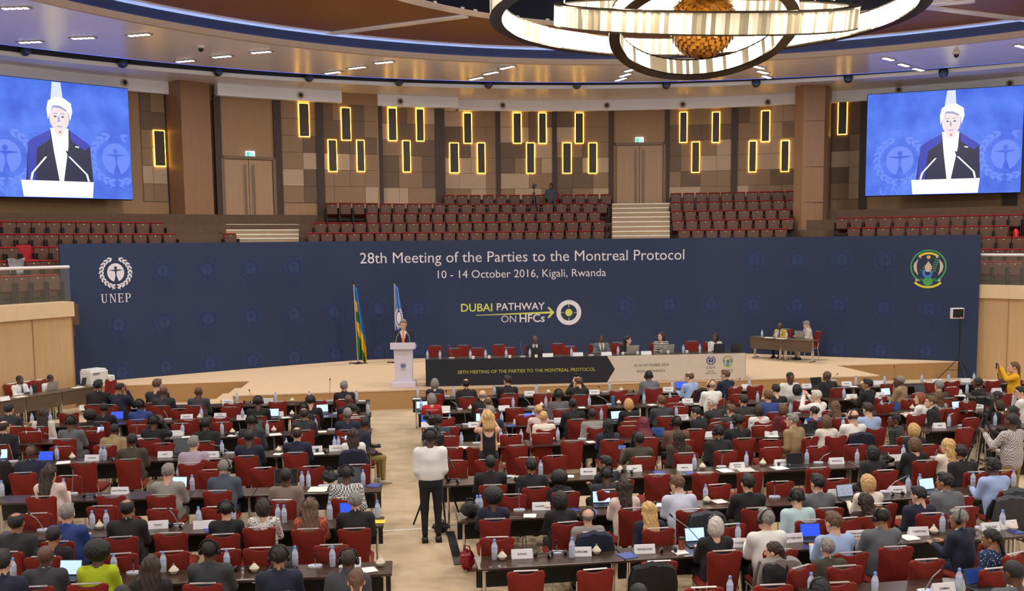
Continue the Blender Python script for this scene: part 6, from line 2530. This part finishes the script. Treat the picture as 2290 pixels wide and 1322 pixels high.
PAPW, PAPY, PAPB, PAPM, PAPG = mat('paper', (228, 226, 222), 0.7, vary=0.02), mat('paper_yellow', (222, 196, 60), 0.7), mat('booklet_blue', (44, 66, 150), 0.5, vary=0.3, scale=25), ramp_mat('magazine', 'noise', [(170, 110, 60), (60, 60, 50), (200, 190, 160)], (14, 14, 14), 0.5), mat('folder_grey', (190, 186, 180), 0.6)
ent = []
for s_ in PAPERS.split():
    x, y, w_, k = s_.split(',')
    b, r, p = item_row(float(x), float(y))
    ent.append((b, r, p.x, (p, float(w_), k)))
PKIND = dict(w=('paper', 'white sheets of paper lying flat', PAPW), y=('notepad', 'yellow notepad lying flat', PAPY), b=('booklet', 'blue booklet lying flat', PAPB), m=('magazine', 'colourful magazine lying flat', PAPM), g=('folder', 'pale grey folder lying flat', PAPG))
for (p, w_, k), od, rn, b, r in ordered(ent):
    nm, ds, m_ = PKIND[k]
    wd = min(0.34, max(0.15, w_ / scale_at(p.y)))
    s = (ROWL if b == 'L' else ROWR)[r][0]
    q = MB()
    rg = random.Random(int(p.x * 100))
    for i in range(3 if k == 'w' else 1):
        q.box((rg.uniform(-.01, .01) * i, rg.uniform(-.01, .01) * i, 0.002 + 0.0022 * i), (wd, min(0.3, wd * 1.1), 0.002 if k == 'w' else 0.008), rg.uniform(-.12, .12) * (i > 0))
    o = q.obj(nm, [m_], loc=p, rz=math.atan(s) + rg.uniform(-.4, .4))
    tag(o, '%s, %s paper item from the aisle, %s' % (ds, od, rn), nm)

hs_me = HEADSET_ME
ent = []
for s_ in HEADSETS.split():
    px, py = map(float, s_.split(','))
    b, r, p = item_row(px, py)
    ent.append((b, r, p.x, p))
SILV = mat('headset_silver', (190, 190, 195), 0.25, metal=0.5)
for p, od, rn, b, r in ordered(ent):
    t = thing('headset', 'black interpretation headset lying on a table, %s headset from the aisle, %s' % (od, rn), 'headset', p, random.uniform(-.6, .6), 'headsets on the tables')
    q = MB().tube([(0.085 * math.cos(a), 0.1 * math.sin(a), 0.025) for a in [math.pi * i / 12 for i in range(13)]], 0.008, 6)
    q.obj('headband', [BLACK], t, smooth=True)
    for s in (-1, 1):
        q = MB().lathe([(0.034, -0.015), (0.036, 0.0), (0.03, 0.016)], 12).xf(Matrix.Translation((s * 0.085, 0, 0.037)) @ Matrix.Rotation(math.pi / 2, 4, 'Y'))
        e = q.obj('ear_cup', [BLACK], t, smooth=True)
        MB().lathe([(0.022, 0.0), (0.02, 0.006), (0.0, 0.007)], 10).xf(Matrix.Translation((s * 0.102, 0, 0.037)) @ Matrix.Rotation(math.pi / 2 * s, 4, 'Y')).obj('badge', [SILV], e, smooth=True)
# ---------------------------------------------------------------- standing people, stage people and their things
def stand_by_head(px, py, yaw, label, code, skin, hair, arms, sex='m', sc=1.0, lean=2, turn=0, nod=0, **k):
    h = head_top(arms, lean, True, sex, turn, nod) * sc
    p = W(px, py, h.z)
    off = Matrix.Rotation(yaw, 3, 'Z') @ Vector((h.x, h.y, 0))
    root = Vector((p.x - off.x, p.y - off.y, 0))
    person(root, yaw, label, code, skin, hair, arms, lean, turn, nod, True, sex, sc=sc, **k)
    J = pose(arms, lean, True, sex)
    w_ = (Vector(J['wrL']) + Vector(J['wrR'])) / 2
    return root, root + Matrix.Rotation(yaw, 3, 'Z') @ ((w_ + Vector((0, 0.09, 0.06))) * sc)


def seat_by_head(px, py, yaw, z, label, code, skin, hair, arms='table', sex='m', sc=1.0, lean=6, turn=0, nod=6, chair=None, **k):
    h = head_top(arms, lean, False, sex, turn, nod) * sc
    p = W(px, py, h.z + z)
    off = Matrix.Rotation(yaw, 3, 'Z') @ Vector((h.x, h.y, 0))
    root = Vector((p.x - off.x, p.y - off.y, z))
    person(root, yaw, label, code, skin, hair, arms, lean, turn, nod, False, sex, sc=sc, **k)
    if chair:
        put_chair(root.x, root.y, yaw, chair, z, 'red chairs away from the audience rows')
    return root


root, _ = stand_by_head(961, 958, math.radians(8), 'person standing in the aisle in white shirt and black trousers wearing headphones', 'U:wh', 'd', 'tk', 'behind', sc=1.04, legs='bk', headset=True)
_, hc = stand_by_head(1092, 919, math.radians(6), 'standing person in black tank top with reddish blond hair holding a camera up', 'V:bk', 'l', 'qy', 'up', 'f', sc=0.97, legs='ch')
t = thing('camera', 'small camera held up by the standing person in the black tank top', 'camera', tuple(hc), math.radians(6))
MB().box((0, 0, 0), (0.12, 0.06, 0.08), ch=0.012).obj('camera_body', [BLACK], t)
MB().lathe([(0.03, 0), (0.033, 0.08)], 12).xf(Matrix.Translation((0, 0.03, 0)) @ Matrix.Rotation(-math.pi / 2, 4, 'X')).obj('lens', [BLACK], t, smooth=True)
stand_by_head(2264, 924, math.radians(24), 'standing person in black and white plaid shirt near the right frame edge', 'T:pd', 'd', 'tk', 'phone', sc=1.02, legs='kh')
_, hc = stand_by_head(2268, 809, math.radians(78), 'standing person in yellow jacket with brown ponytail holding up a phone', 'T:yl', 'l', 'pb', 'up', 'f', sc=0.98, legs='ch')
t = thing('phone', 'dark phone held up by the person in the yellow jacket', 'phone', tuple(hc), math.radians(78))
MB().box((0, 0, 0), (0.08, 0.012, 0.15), ch=0.004).obj('phone_case', [BLACK], t)
MB().box((0, -0.007, 0), (0.068, 0.002, 0.13)).obj('display', [LSCR['k']], t)
seat_by_head(1768, 832, math.radians(186), 0, 'young person in white short sleeved shirt facing the camera beside the front tables', 'P:wh', 'd', 'tk', 'down', turn=15, chair='red chair of the young person who faces the camera', legs='dg')
seat_by_head(817, 931, math.radians(-62), 0, 'photographer in navy jacket and khaki trousers sitting at the aisle, legs in the aisle', 'T:nv', 'd', 'tk', 'down', turn=45, lean=10, legs='kh', chair='red chair of the photographer at the aisle end of the third left row', shoes='tan')
p = W(833, 999, 0.62)
t = thing('camera', 'black photo camera in the lap of the photographer with khaki trousers', 'camera', tuple(p), math.radians(-60))
MB().box((0, 0, 0), (0.14, 0.07, 0.1), ch=0.015).obj('camera_body', [BLACK], t)
MB().lathe([(0.036, 0), (0.04, 0.16)], 12).xf(Matrix.Rotation(-math.pi / 2, 4, 'X')).obj('lens', [BLACK], t, smooth=True)

# tripods
def tripod(p, h, yaw, label, spread=0.5, name='tripod', m_=None):
    m_ = m_ or BLACK
    t = thing(name, label, 'tripod', p, yaw)
    MB().tube([(0, 0, h * 0.5), (0, 0, h)], 0.018, 8).obj('column', [m_], t)
    for i in range(3):
        a = PI2 * i / 3 + .5
        MB().tube([(0, 0, h * 0.86), (math.cos(a) * spread, math.sin(a) * spread, 0.02)], [0.022, 0.014], 8).obj('leg', [m_], t)
    MB().box((0, 0, h * 0.86), (0.09, 0.09, 0.08), ch=0.015).obj('shoulder', [m_], t)
    return t


def video_camera(p, yaw, label, k=1.0):
    t = thing('video_camera', label, 'video camera', p, yaw)
    MB().box((0, 0, 0.09 * k), (0.12 * k, 0.32 * k, 0.15 * k), ch=0.02).obj('camera_body', [BLACK], t)
    MB().lathe([(0.045 * k, 0), (0.05 * k, 0.12 * k), (0.06 * k, 0.16 * k)], 14).xf(Matrix.Translation((0, 0.15 * k, 0.1 * k)) @ Matrix.Rotation(-math.pi / 2, 4, 'X')).obj('lens', [BLACK], t, smooth=True)
    MB().tube([(0, -0.12 * k, 0.17 * k), (0, -0.1 * k, 0.23 * k), (0, 0.1 * k, 0.23 * k), (0, 0.12 * k, 0.17 * k)], 0.012 * k, 6).obj('handle', [BLACK], t)
    MB().box((-0.1 * k, -0.05 * k, 0.14 * k), (0.09 * k, 0.02 * k, 0.07 * k), ch=0.006).obj('viewfinder', [BLACK], t)
    return t


tp = W(985, 1180, 0)
tripod(tp, 1.38, 0.3, 'black camera tripod standing before the person in white shirt in the aisle', 0.46)
video_camera((tp.x, tp.y, 1.38), math.radians(12), 'black video camera on the aisle tripod', 1.1)
o = MB().tube([(0, 0, 0), (0.14, -0.28, -0.34)], [0.012, 0.017], 8).obj('pan_handle', [BLACK])
o.parent = bpy.data.objects['tripod']
o.location = (0.03, 0, 1.36)
tp = W(2196, 1062, 0)
tripod(tp, 1.36, 0.8, 'black tripod beside the person in plaid shirt', 0.48)
video_camera((tp.x, tp.y, 1.36), math.radians(30), 'black video camera on the tripod beside the plaid shirt', 1.0)
cp = W(963, 948, 1.02)
video_camera((cp.x, cp.y, 1.0), math.radians(15), 'black shoulder video camera held by the person in teal blue shirt', 1.1)

# monitors on stands beside the stage
def monitor_stand(px, py, foot_py, wpx, hpx, yaw, which):
    b_ = W(px, foot_py, 0)
    c = at_depth(px, py, b_.y)
    wd, hh = wpx / scale_at(b_.y), hpx / scale_at(b_.y)
    t = thing('monitor_stand', 'thin black tripod stand carrying a small monitor, ' + which, 'stand', (b_.x, b_.y, 0), yaw)
    MB().tube([(0, 0, 0.3), (0, 0, c.z - hh / 2)], 0.02, 8).obj('pole', [BLACK], t)
    for i in range(3):
        a = PI2 * i / 3 + .35
        MB().tube([(0, 0, 0.75), (math.cos(a) * 0.62, math.sin(a) * 0.62, 0.02)], 0.016, 6).obj('leg', [BLACK], t)
        MB().tube([(0, 0, 0.35), (math.cos(a) * 0.36, math.sin(a) * 0.36, 0.33)], 0.01, 6).obj('brace', [BLACK], t)
    s = thing('monitor', 'small dark monitor in a white frame on a stand, ' + which, 'monitor', (c.x, c.y, c.z - hh / 2), yaw)
    MB().box((0, 0.06, hh / 2), (wd, 0.12, hh), ch=0.015).obj('housing', [WPL], s)
    MB().box((0, -0.005, hh / 2), (wd * 0.86, 0.012, hh * 0.8)).obj('display', [LSCR['k']], s)
    q = MB()
    for k in (-.28, .2):
        q.box((wd * k, -0.012, hh * 0.13), (0.02, 0.01, 0.02))
    q.obj('indicator', [mat('red_led', (255, 40, 30), 0.4, emit=2.5, vary=0)], s)


monitor_stand(2143, 701, 852, 30, 24, math.radians(10), 'right of the stage')
monitor_stand(168, 767, 880, 38, 25, math.radians(-12), 'left of the stage')

# speaker at the lectern
sh = head_top('down', 5, True, 'm', 0, 20)
sr = Vector((lp.x - 0.03, lp.y + 0.68, 0.54))
person(sr, math.pi, 'person with grey hair, dark blue suit and orange tie speaking at the lectern', 'S:nv', 'l', 'sg', 'table', 5, 0, 18, True, 'm', tie=(224, 120, 70), sc=1.11)

# people and chairs at the head table
HZ = 0.54
hp = [(1196, 751, 'S:bk', 'd', None, 'm', 0, 'bald person in black suit sitting at the head table behind a dark laptop', (30, 30, 34)),
      (1345, 748, 'S:gy', 'd', 'tk', 'm', -8, 'person in grey suit and tie sitting at the head table', (70, 66, 70)),
      (1404, 752, 'T:bk', 'l', 'lk', 'f', 60, 'person with long black hair at the head table behind a silver laptop', None),
      (1479, 743, 'T:sw', 'l', 'oe', 'f', -60, 'person in black and white striped top with brown bob at the head table', None),
      (1600, 745, 'T:kn', 'd', 'ok', 'f', -45, 'person in white and black patterned top at the far right of the head table', None)]
for px, py, code, sk_, hr_, sx_, tn_, lab, tie in hp:
    tn_ = int(round(tn_ / 15) * 15)
    yd = ha.y + hd.y / hd.x * ((px - CX) / F * 29 - ha.x) + 1.12
    q_ = head_top('table', 4, False, sx_, tn_, 2)
    hp_ = at_depth(px, py, yd - 0.1)
    k_ = (hp_.z - HZ) / q_.z
    rt_ = Vector((hp_.x, yd, HZ))
    person(rt_, math.pi + HRZ, lab, code, sk_, hr_, 'table', 4, tn_, 2, False, sx_, tie=tie, sc=k_)
    put_chair(rt_.x - 0.05 * (1 if px != 1345 else 2.5), rt_.y + 0.03, math.pi + HRZ, 'red chair of the ' + lab.split(' sitting')[0].split(' at the')[0] + ', head table', HZ, 'red chairs at the head table')
for i, (px, py) in enumerate([(976, 777), (1021, 785), (1037, 774), (1069, 784), (1120, 773), (1138, 782), (1250, 769), (1277, 779), (1381, 767), (1551, 772)]):
    p = at_depth(px, py, (29.35 if py < 778 else 28.5) + 0.1 * (px - 1000) / 100)
    put_chair(p.x, p.y - 0.28, math.pi + HRZ + random.uniform(-.1, .1), 'empty red chair behind the head table, %s empty one from the lectern' % nth(i), HZ, 'red chairs at the head table')
HTZ = HZ + 0.761
for i, (px, py) in enumerate([(956, 803), (984, 803), (1052, 802), (1086, 801), (1132, 800), (1185, 799), (1278, 797), (1382, 793), (1528, 790), (1565, 789)]):
    p = W(px, py, HTZ)
    dup(bottle0, p, 0, 'water bottle on the head table, %s bottle from the lectern' % nth(i), 'water bottles on the head table')
for i, (px, py) in enumerate([(1058, 803), (1094, 802), (1140, 801), (1199, 800), (1393, 794), (1426, 793), (1494, 791), (1536, 790)]):
    p = W(px, py, HTZ)
    t = thing('coffee_cup', 'white lidded cup on the head table, %s cup from the lectern' % nth(i), 'cup', p, 0, 'cups on the head table')
    MB().lathe([(0.03, 0), (0.042, 0.01), (0.046, 0.07), (0.04, 0.07), (0.036, 0.015)], 14).obj('cup_body', [WPL], t, smooth=True)
    MB().lathe([(0.048, 0.07), (0.046, 0.082), (0.01, 0.088)], 14).obj('lid', [WPL], t, smooth=True)
for i, (px, py) in enumerate([(1225, 798), (1292, 796), (1356, 795), (1445, 793)]):
    nameplate(W(px, py, HTZ), HRZ, '-', 'white name plate on the head table, %s plate from the lectern' % nth(i), 0.30, 0.10)
for i, (a_, nm) in enumerate([((1010, 801, 1004, 768), 'first'), ((1169, 798, 1162, 764), 'second'), ((1322, 795, 1334, 778), 'third')]):
    p = W(a_[0], a_[1], HTZ)
    microphone(p, a_, HRZ, 'gooseneck microphone on the head table, %s microphone from the lectern' % nm)
for px, py, wd, mm, ds in [(1201, 797, 0.36, LAPG, 'dark laptop in front of the bald person at the head table'), (1415, 792, 0.36, LAPS, 'silver laptop in front of the long black hair at the head table'), (1494, 790, 0.36, LAPS, 'silver laptop in front of the striped top at the head table'), (1609, 787, 0.34, LAPG, 'black laptop in front of the patterned top at the head table'), (1647, 787, 0.34, LAPG, 'black laptop at the free right end of the head table')]:
    p = W(px, py, HTZ)
    laptop(p + Vector((0, 0.06, 0)), math.pi + HRZ, wd, 'w', ds, mm)

# side table on the stage
sa, sb_ = W(1690, 801, HZ), W(1808, 811, HZ)
dv = sb_ - sa
SRZ = math.atan2(dv.y, dv.x)
BRT = ramp_mat('brown_laminate', 'noise', [(84, 66, 52), (96, 78, 62)], (2, 20, 20), 0.5)
SL = dv.length + 0.36
o0 = sa - dv.normalized() * 0.18
nrm = Vector((-math.sin(SRZ), math.cos(SRZ), 0))
for i in range(2):
    c = o0 + dv.normalized() * SL / 2 * i - nrm * 0.12
    put_table(c.x, c.y, SRZ, SL / 2, 'brown table on the stage at the right, %s' % ('nearer the head table' if i == 0 else 'nearer the stage edge'), 'brown tables on the stage', HZ, True, BRT)
STZ = HZ + 0.731


def seat_behind(px, py, o, d_, yaw, z, lab, code, sk_, hr_, chair=None, lean=6, turn=0, nod=6, sex='m', group='red chairs away from the audience rows', **k):
    """a seated person on the line o + t * d_, under picture column px, scaled so the head top meets picture row py"""
    kx = (px - CX) / F + 0.0
    t_ = (kx * o.y - o.x) / (d_.x - kx * d_.y)
    r_ = o + d_ * t_
    r_.z = z
    if lab:
        hq = head_top('table', lean, False, sex, turn, nod)
        hy = (Matrix.Rotation(yaw, 3, 'Z') @ Vector((hq.x, hq.y, 0))).y
        k_ = (at_depth(px, py, r_.y + hy).z - z) / hq.z
        person(r_, yaw, lab, code, sk_, hr_, 'table', lean, turn, nod, False, sex, sc=k_, **k)
    if chair:
        put_chair(r_.x, r_.y, yaw, chair, z, group)


so = o0 + nrm * 0.78
seat_behind(1752, 722, so, dv.normalized(), math.pi + SRZ, HZ, 'bald person in mustard jacket writing at the brown stage table', 'S:mu', 'd', None, 'red chair of the person in the mustard jacket', 14, 0, 24, tie=(60, 60, 110), legs='bk')
seat_behind(1813, 718, so, dv.normalized(), math.pi + SRZ - math.radians(40), HZ, 'person in beige suit with maroon tie and grey hair at the stage table end', 'S:bg', 'l', 'sg', 'red chair of the person in the beige suit', 8, 0, 24, tie=(130, 20, 50))
p = W(1789, 757, STZ)
laptop(p, math.pi + SRZ, 0.36, 'w', 'silver laptop on the brown stage table before the beige suit', LAPS)
for i, (px, py) in enumerate([(1704, 754), (1736, 757), (1759, 758)]):
    dup(bottle0, W(px, py, STZ), 0, 'water bottle on the brown stage table, %s from the head table' % nth(i), 'water bottles on the stage table')
for px, py, n_ in ((1720, 756, 'first'), (1748, 758, 'second')):
    o = MB().box((0, 0, 0.008), (0.3, 0.2, 0.016)).obj('paper', [PAPW], loc=W(px, py, STZ), rz=SRZ)
    tag(o, 'white papers on the brown stage table, %s pile from the head table' % n_, 'paper')

# side table by the left wall
qa, qb = W(-30, 902, 0.73), W(214, 864, 0.73)
dv = qb - qa
QRZ = math.atan2(dv.y, dv.x)
n_ = 3
for i in range(n_):
    c = qa + dv * i / n_
    put_table(c.x, c.y, QRZ, dv.length / n_, 'brown table by the left wall, %s from the printer' % nth(n_ - 1 - i), 'brown tables by the left wall', 0, True, BRT)
nq = Vector((-math.sin(QRZ), math.cos(QRZ), 0))
qo = qa + nq * 0.92
qd = dv.normalized()
seat_behind(30, 840, qo, qd, math.pi + QRZ, 0, 'person in white shirt and dark tie by the left wall, nearest the frame edge', 'T:wh', 'd', 'tk', 'red chair of the person nearest the frame edge by the left wall', 6, 15, 6, tie=(70, 20, 40))
seat_behind(94, 839, qo, qd, math.pi + QRZ, 0, 'person in white shirt reading beside a silver laptop by the left wall', 'T:wh', 'd', 'tk', 'red chair of the person reading by the left wall', 16, 15, 22, tie=(110, 20, 50))
seat_behind(62, 866, qo, qd, math.pi + QRZ, 0, None, '', '', None, 'empty red chair between the two people by the left wall')
p = W(247, 849, 0.945)
c = p - Matrix.Rotation(math.radians(150), 3, 'Z') @ Vector((0, -0.3, 0))
put_chair(c.x, c.y, math.radians(150), 'red chair at the printer end of the left side table', 0, 'red chairs away from the audience rows')
laptop(W(117, 873, 0.731), math.pi + QRZ, 0.34, 'w', 'silver laptop on the left side table', LAPS)
laptop(W(74, 879, 0.731), math.pi + QRZ + .3, 0.3, 'w', 'dark laptop on the left side table', LAPG)
laptop(W(192, 861, 0.731), math.pi + QRZ, 0.3, 'w', 'dark laptop beside the white printer', LAPG)
dup(bottle0, W(70, 884, 0.731), 0, 'water bottle on the left side table')
for px, py, ds in ((10, 896, 'white name card on the left side table'),):
    nameplate(W(px, py, 0.731), QRZ, '-', ds)
for px, py, n_ in ((45, 888, 'nearer the frame edge'), (174, 867, 'nearer the printer')):
    o = MB().box((0, 0, 0.006), (0.3, 0.21, 0.012)).obj('paper', [PAPW], loc=W(px, py, 0.731), rz=QRZ)
    tag(o, 'white papers on the left side table, ' + n_, 'paper')
pr = W(203, 861, 0.731)
t = thing('printer', 'big white office printer on the end of the left side table', 'printer', (pr.x, pr.y + 0.25, 0.731), QRZ)
MB().box((0, 0, 0.19), (0.58, 0.45, 0.38), ch=0.02).obj('printer_body', [WPL], t)
MB().box((0, 0.02, 0.40), (0.54, 0.40, 0.04), ch=0.015).obj('scanner_lid', [WPL], t)
MB().box((0.36, -0.05, 0.1), (0.3, 0.35, 0.2), ch=0.02).obj('paper_tray', [WPL], t)
MB().box((-0.1, -0.23, 0.3), (0.2, 0.02, 0.05)).obj('control_panel', [GREYM], t)

# camera operator high on the tiers
r0_, z0_ = TIER[0]
a = ang(1232, r0_, 430)
x, y = pol(r0_ - 0.05, a)
person((x, y, z0_ - 0.86), math.pi - a, 'camera operator in grey blue shirt slumped in the topmost tier row', 'T:gb', 'd', 'tk', 'down', 4, -30, 6, False, 'm', legs='gb')
a = ang(1194, 24.75, 430)
x, y = pol(24.75, a)
tt = tripod((x, y, TIER[1][1] - 0.86), 1.45, 0.2, 'black camera tripod among the top tier seats', 0.32)
video_camera((x, y, TIER[1][1] - 0.86 + 1.45), math.pi - a, 'video camera on the tripod among the top tier seats', 0.9)

# bags and cables on the floor
def blob(name, label, cat, loc, r, m_, seed, flat=0.7):
    rg = random.Random(seed)
    q = MB()
    nu, nv_ = 14, 9
    vs, fs = [], []
    for j in range(nv_ + 1):
        for i in range(nu):
            t_, u_ = math.pi * j / nv_, PI2 * i / nu
            k = r * (1 + rg.uniform(-.22, .16))
            vs.append((k * math.sin(t_) * math.cos(u_), k * 0.75 * math.sin(t_) * math.sin(u_), max(-r * flat, k * flat * math.cos(t_)) + r * flat))
    for j in range(nv_):
        for i in range(nu):
            e = (i + 1) % nu
            fs.append((j * nu + i, (j + 1) * nu + i, (j + 1) * nu + e, j * nu + e))
    q.add(vs, fs)
    t = thing(name, label, cat, loc)
    q.obj('bag_body', [m_], t, smooth=True)
    MB().tube([(-r * .5, 0, r * flat * 1.7), (-r * .35, 0.02, r * flat * 2.4), (r * .3, -0.02, r * flat * 2.4), (r * .5, 0, r * flat * 1.7)], 0.01, 6).obj('handle', [m_], t)
    return t


blob('bag', 'red plastic bag on the floor beside the SUDAN table', 'bag', W(1045, 1276, 0), 0.11, mat('bag_red', (150, 18, 40), 0.35), 3, 1.35)
blob('handbag', 'black handbag on the aisle end of the PHILIPPINES table', 'bag', W(1052, 1157, TZ), 0.14, BLACK, 4, 0.8)
blob('handbag', 'black handbag on the MAURITIUS table', 'bag', W(1975, 1037, TZ), 0.17, BLACK, 5, 0.5)
blob('handbag', 'black bag on the table by the black and white checked shirt', 'bag', W(738, 1080, TZ), 0.13, BLACK, 6, 0.8)
blob('backpack', 'dark backpack on the floor behind the tripod in the aisle', 'bag', W(985, 1190, 0), 0.14, BLACK, 8, 0.6)
p, r_ = W(1007, 1190, 0), W(1026, 1264, 0)
d = r_ - p
o = MB().box((0, 0, 0.008), (d.length, 0.13, 0.016), ch=0.006).obj('cable_cover', [BLACK], loc=((p.x + r_.x) / 2, (p.y + r_.y) / 2, 0), rz=math.atan2(d.y, d.x))
tag(o, 'black cable cover strip on the floor beside the SUDAN table', 'cable cover')
for px, py, c_, ds in ((1371, 911, (30, 130, 170), 'tall teal flask on the CHINA table'), (1524, 1230, (150, 70, 50), 'brown paper coffee cup beside the SWAZILAND plate')):
    t = thing('flask' if 'flask' in ds else 'paper_cup', ds, 'cup', W(px, py, TZ))
    hh = 0.24 if 'flask' in ds else 0.14
    MB().lathe([(0.032, 0), (0.036, 0.005), (0.038, hh)], 14).obj('cup_body', [mat('cup_%d' % c_[0], c_, 0.5)], t, smooth=True)
    MB().lathe([(0.04, hh), (0.04, hh + 0.015), (0.03, hh + 0.025)], 14).obj('lid', [mat('cup_%d' % c_[0], c_, 0.5) if 'flask' in ds else BLACK], t, smooth=True)
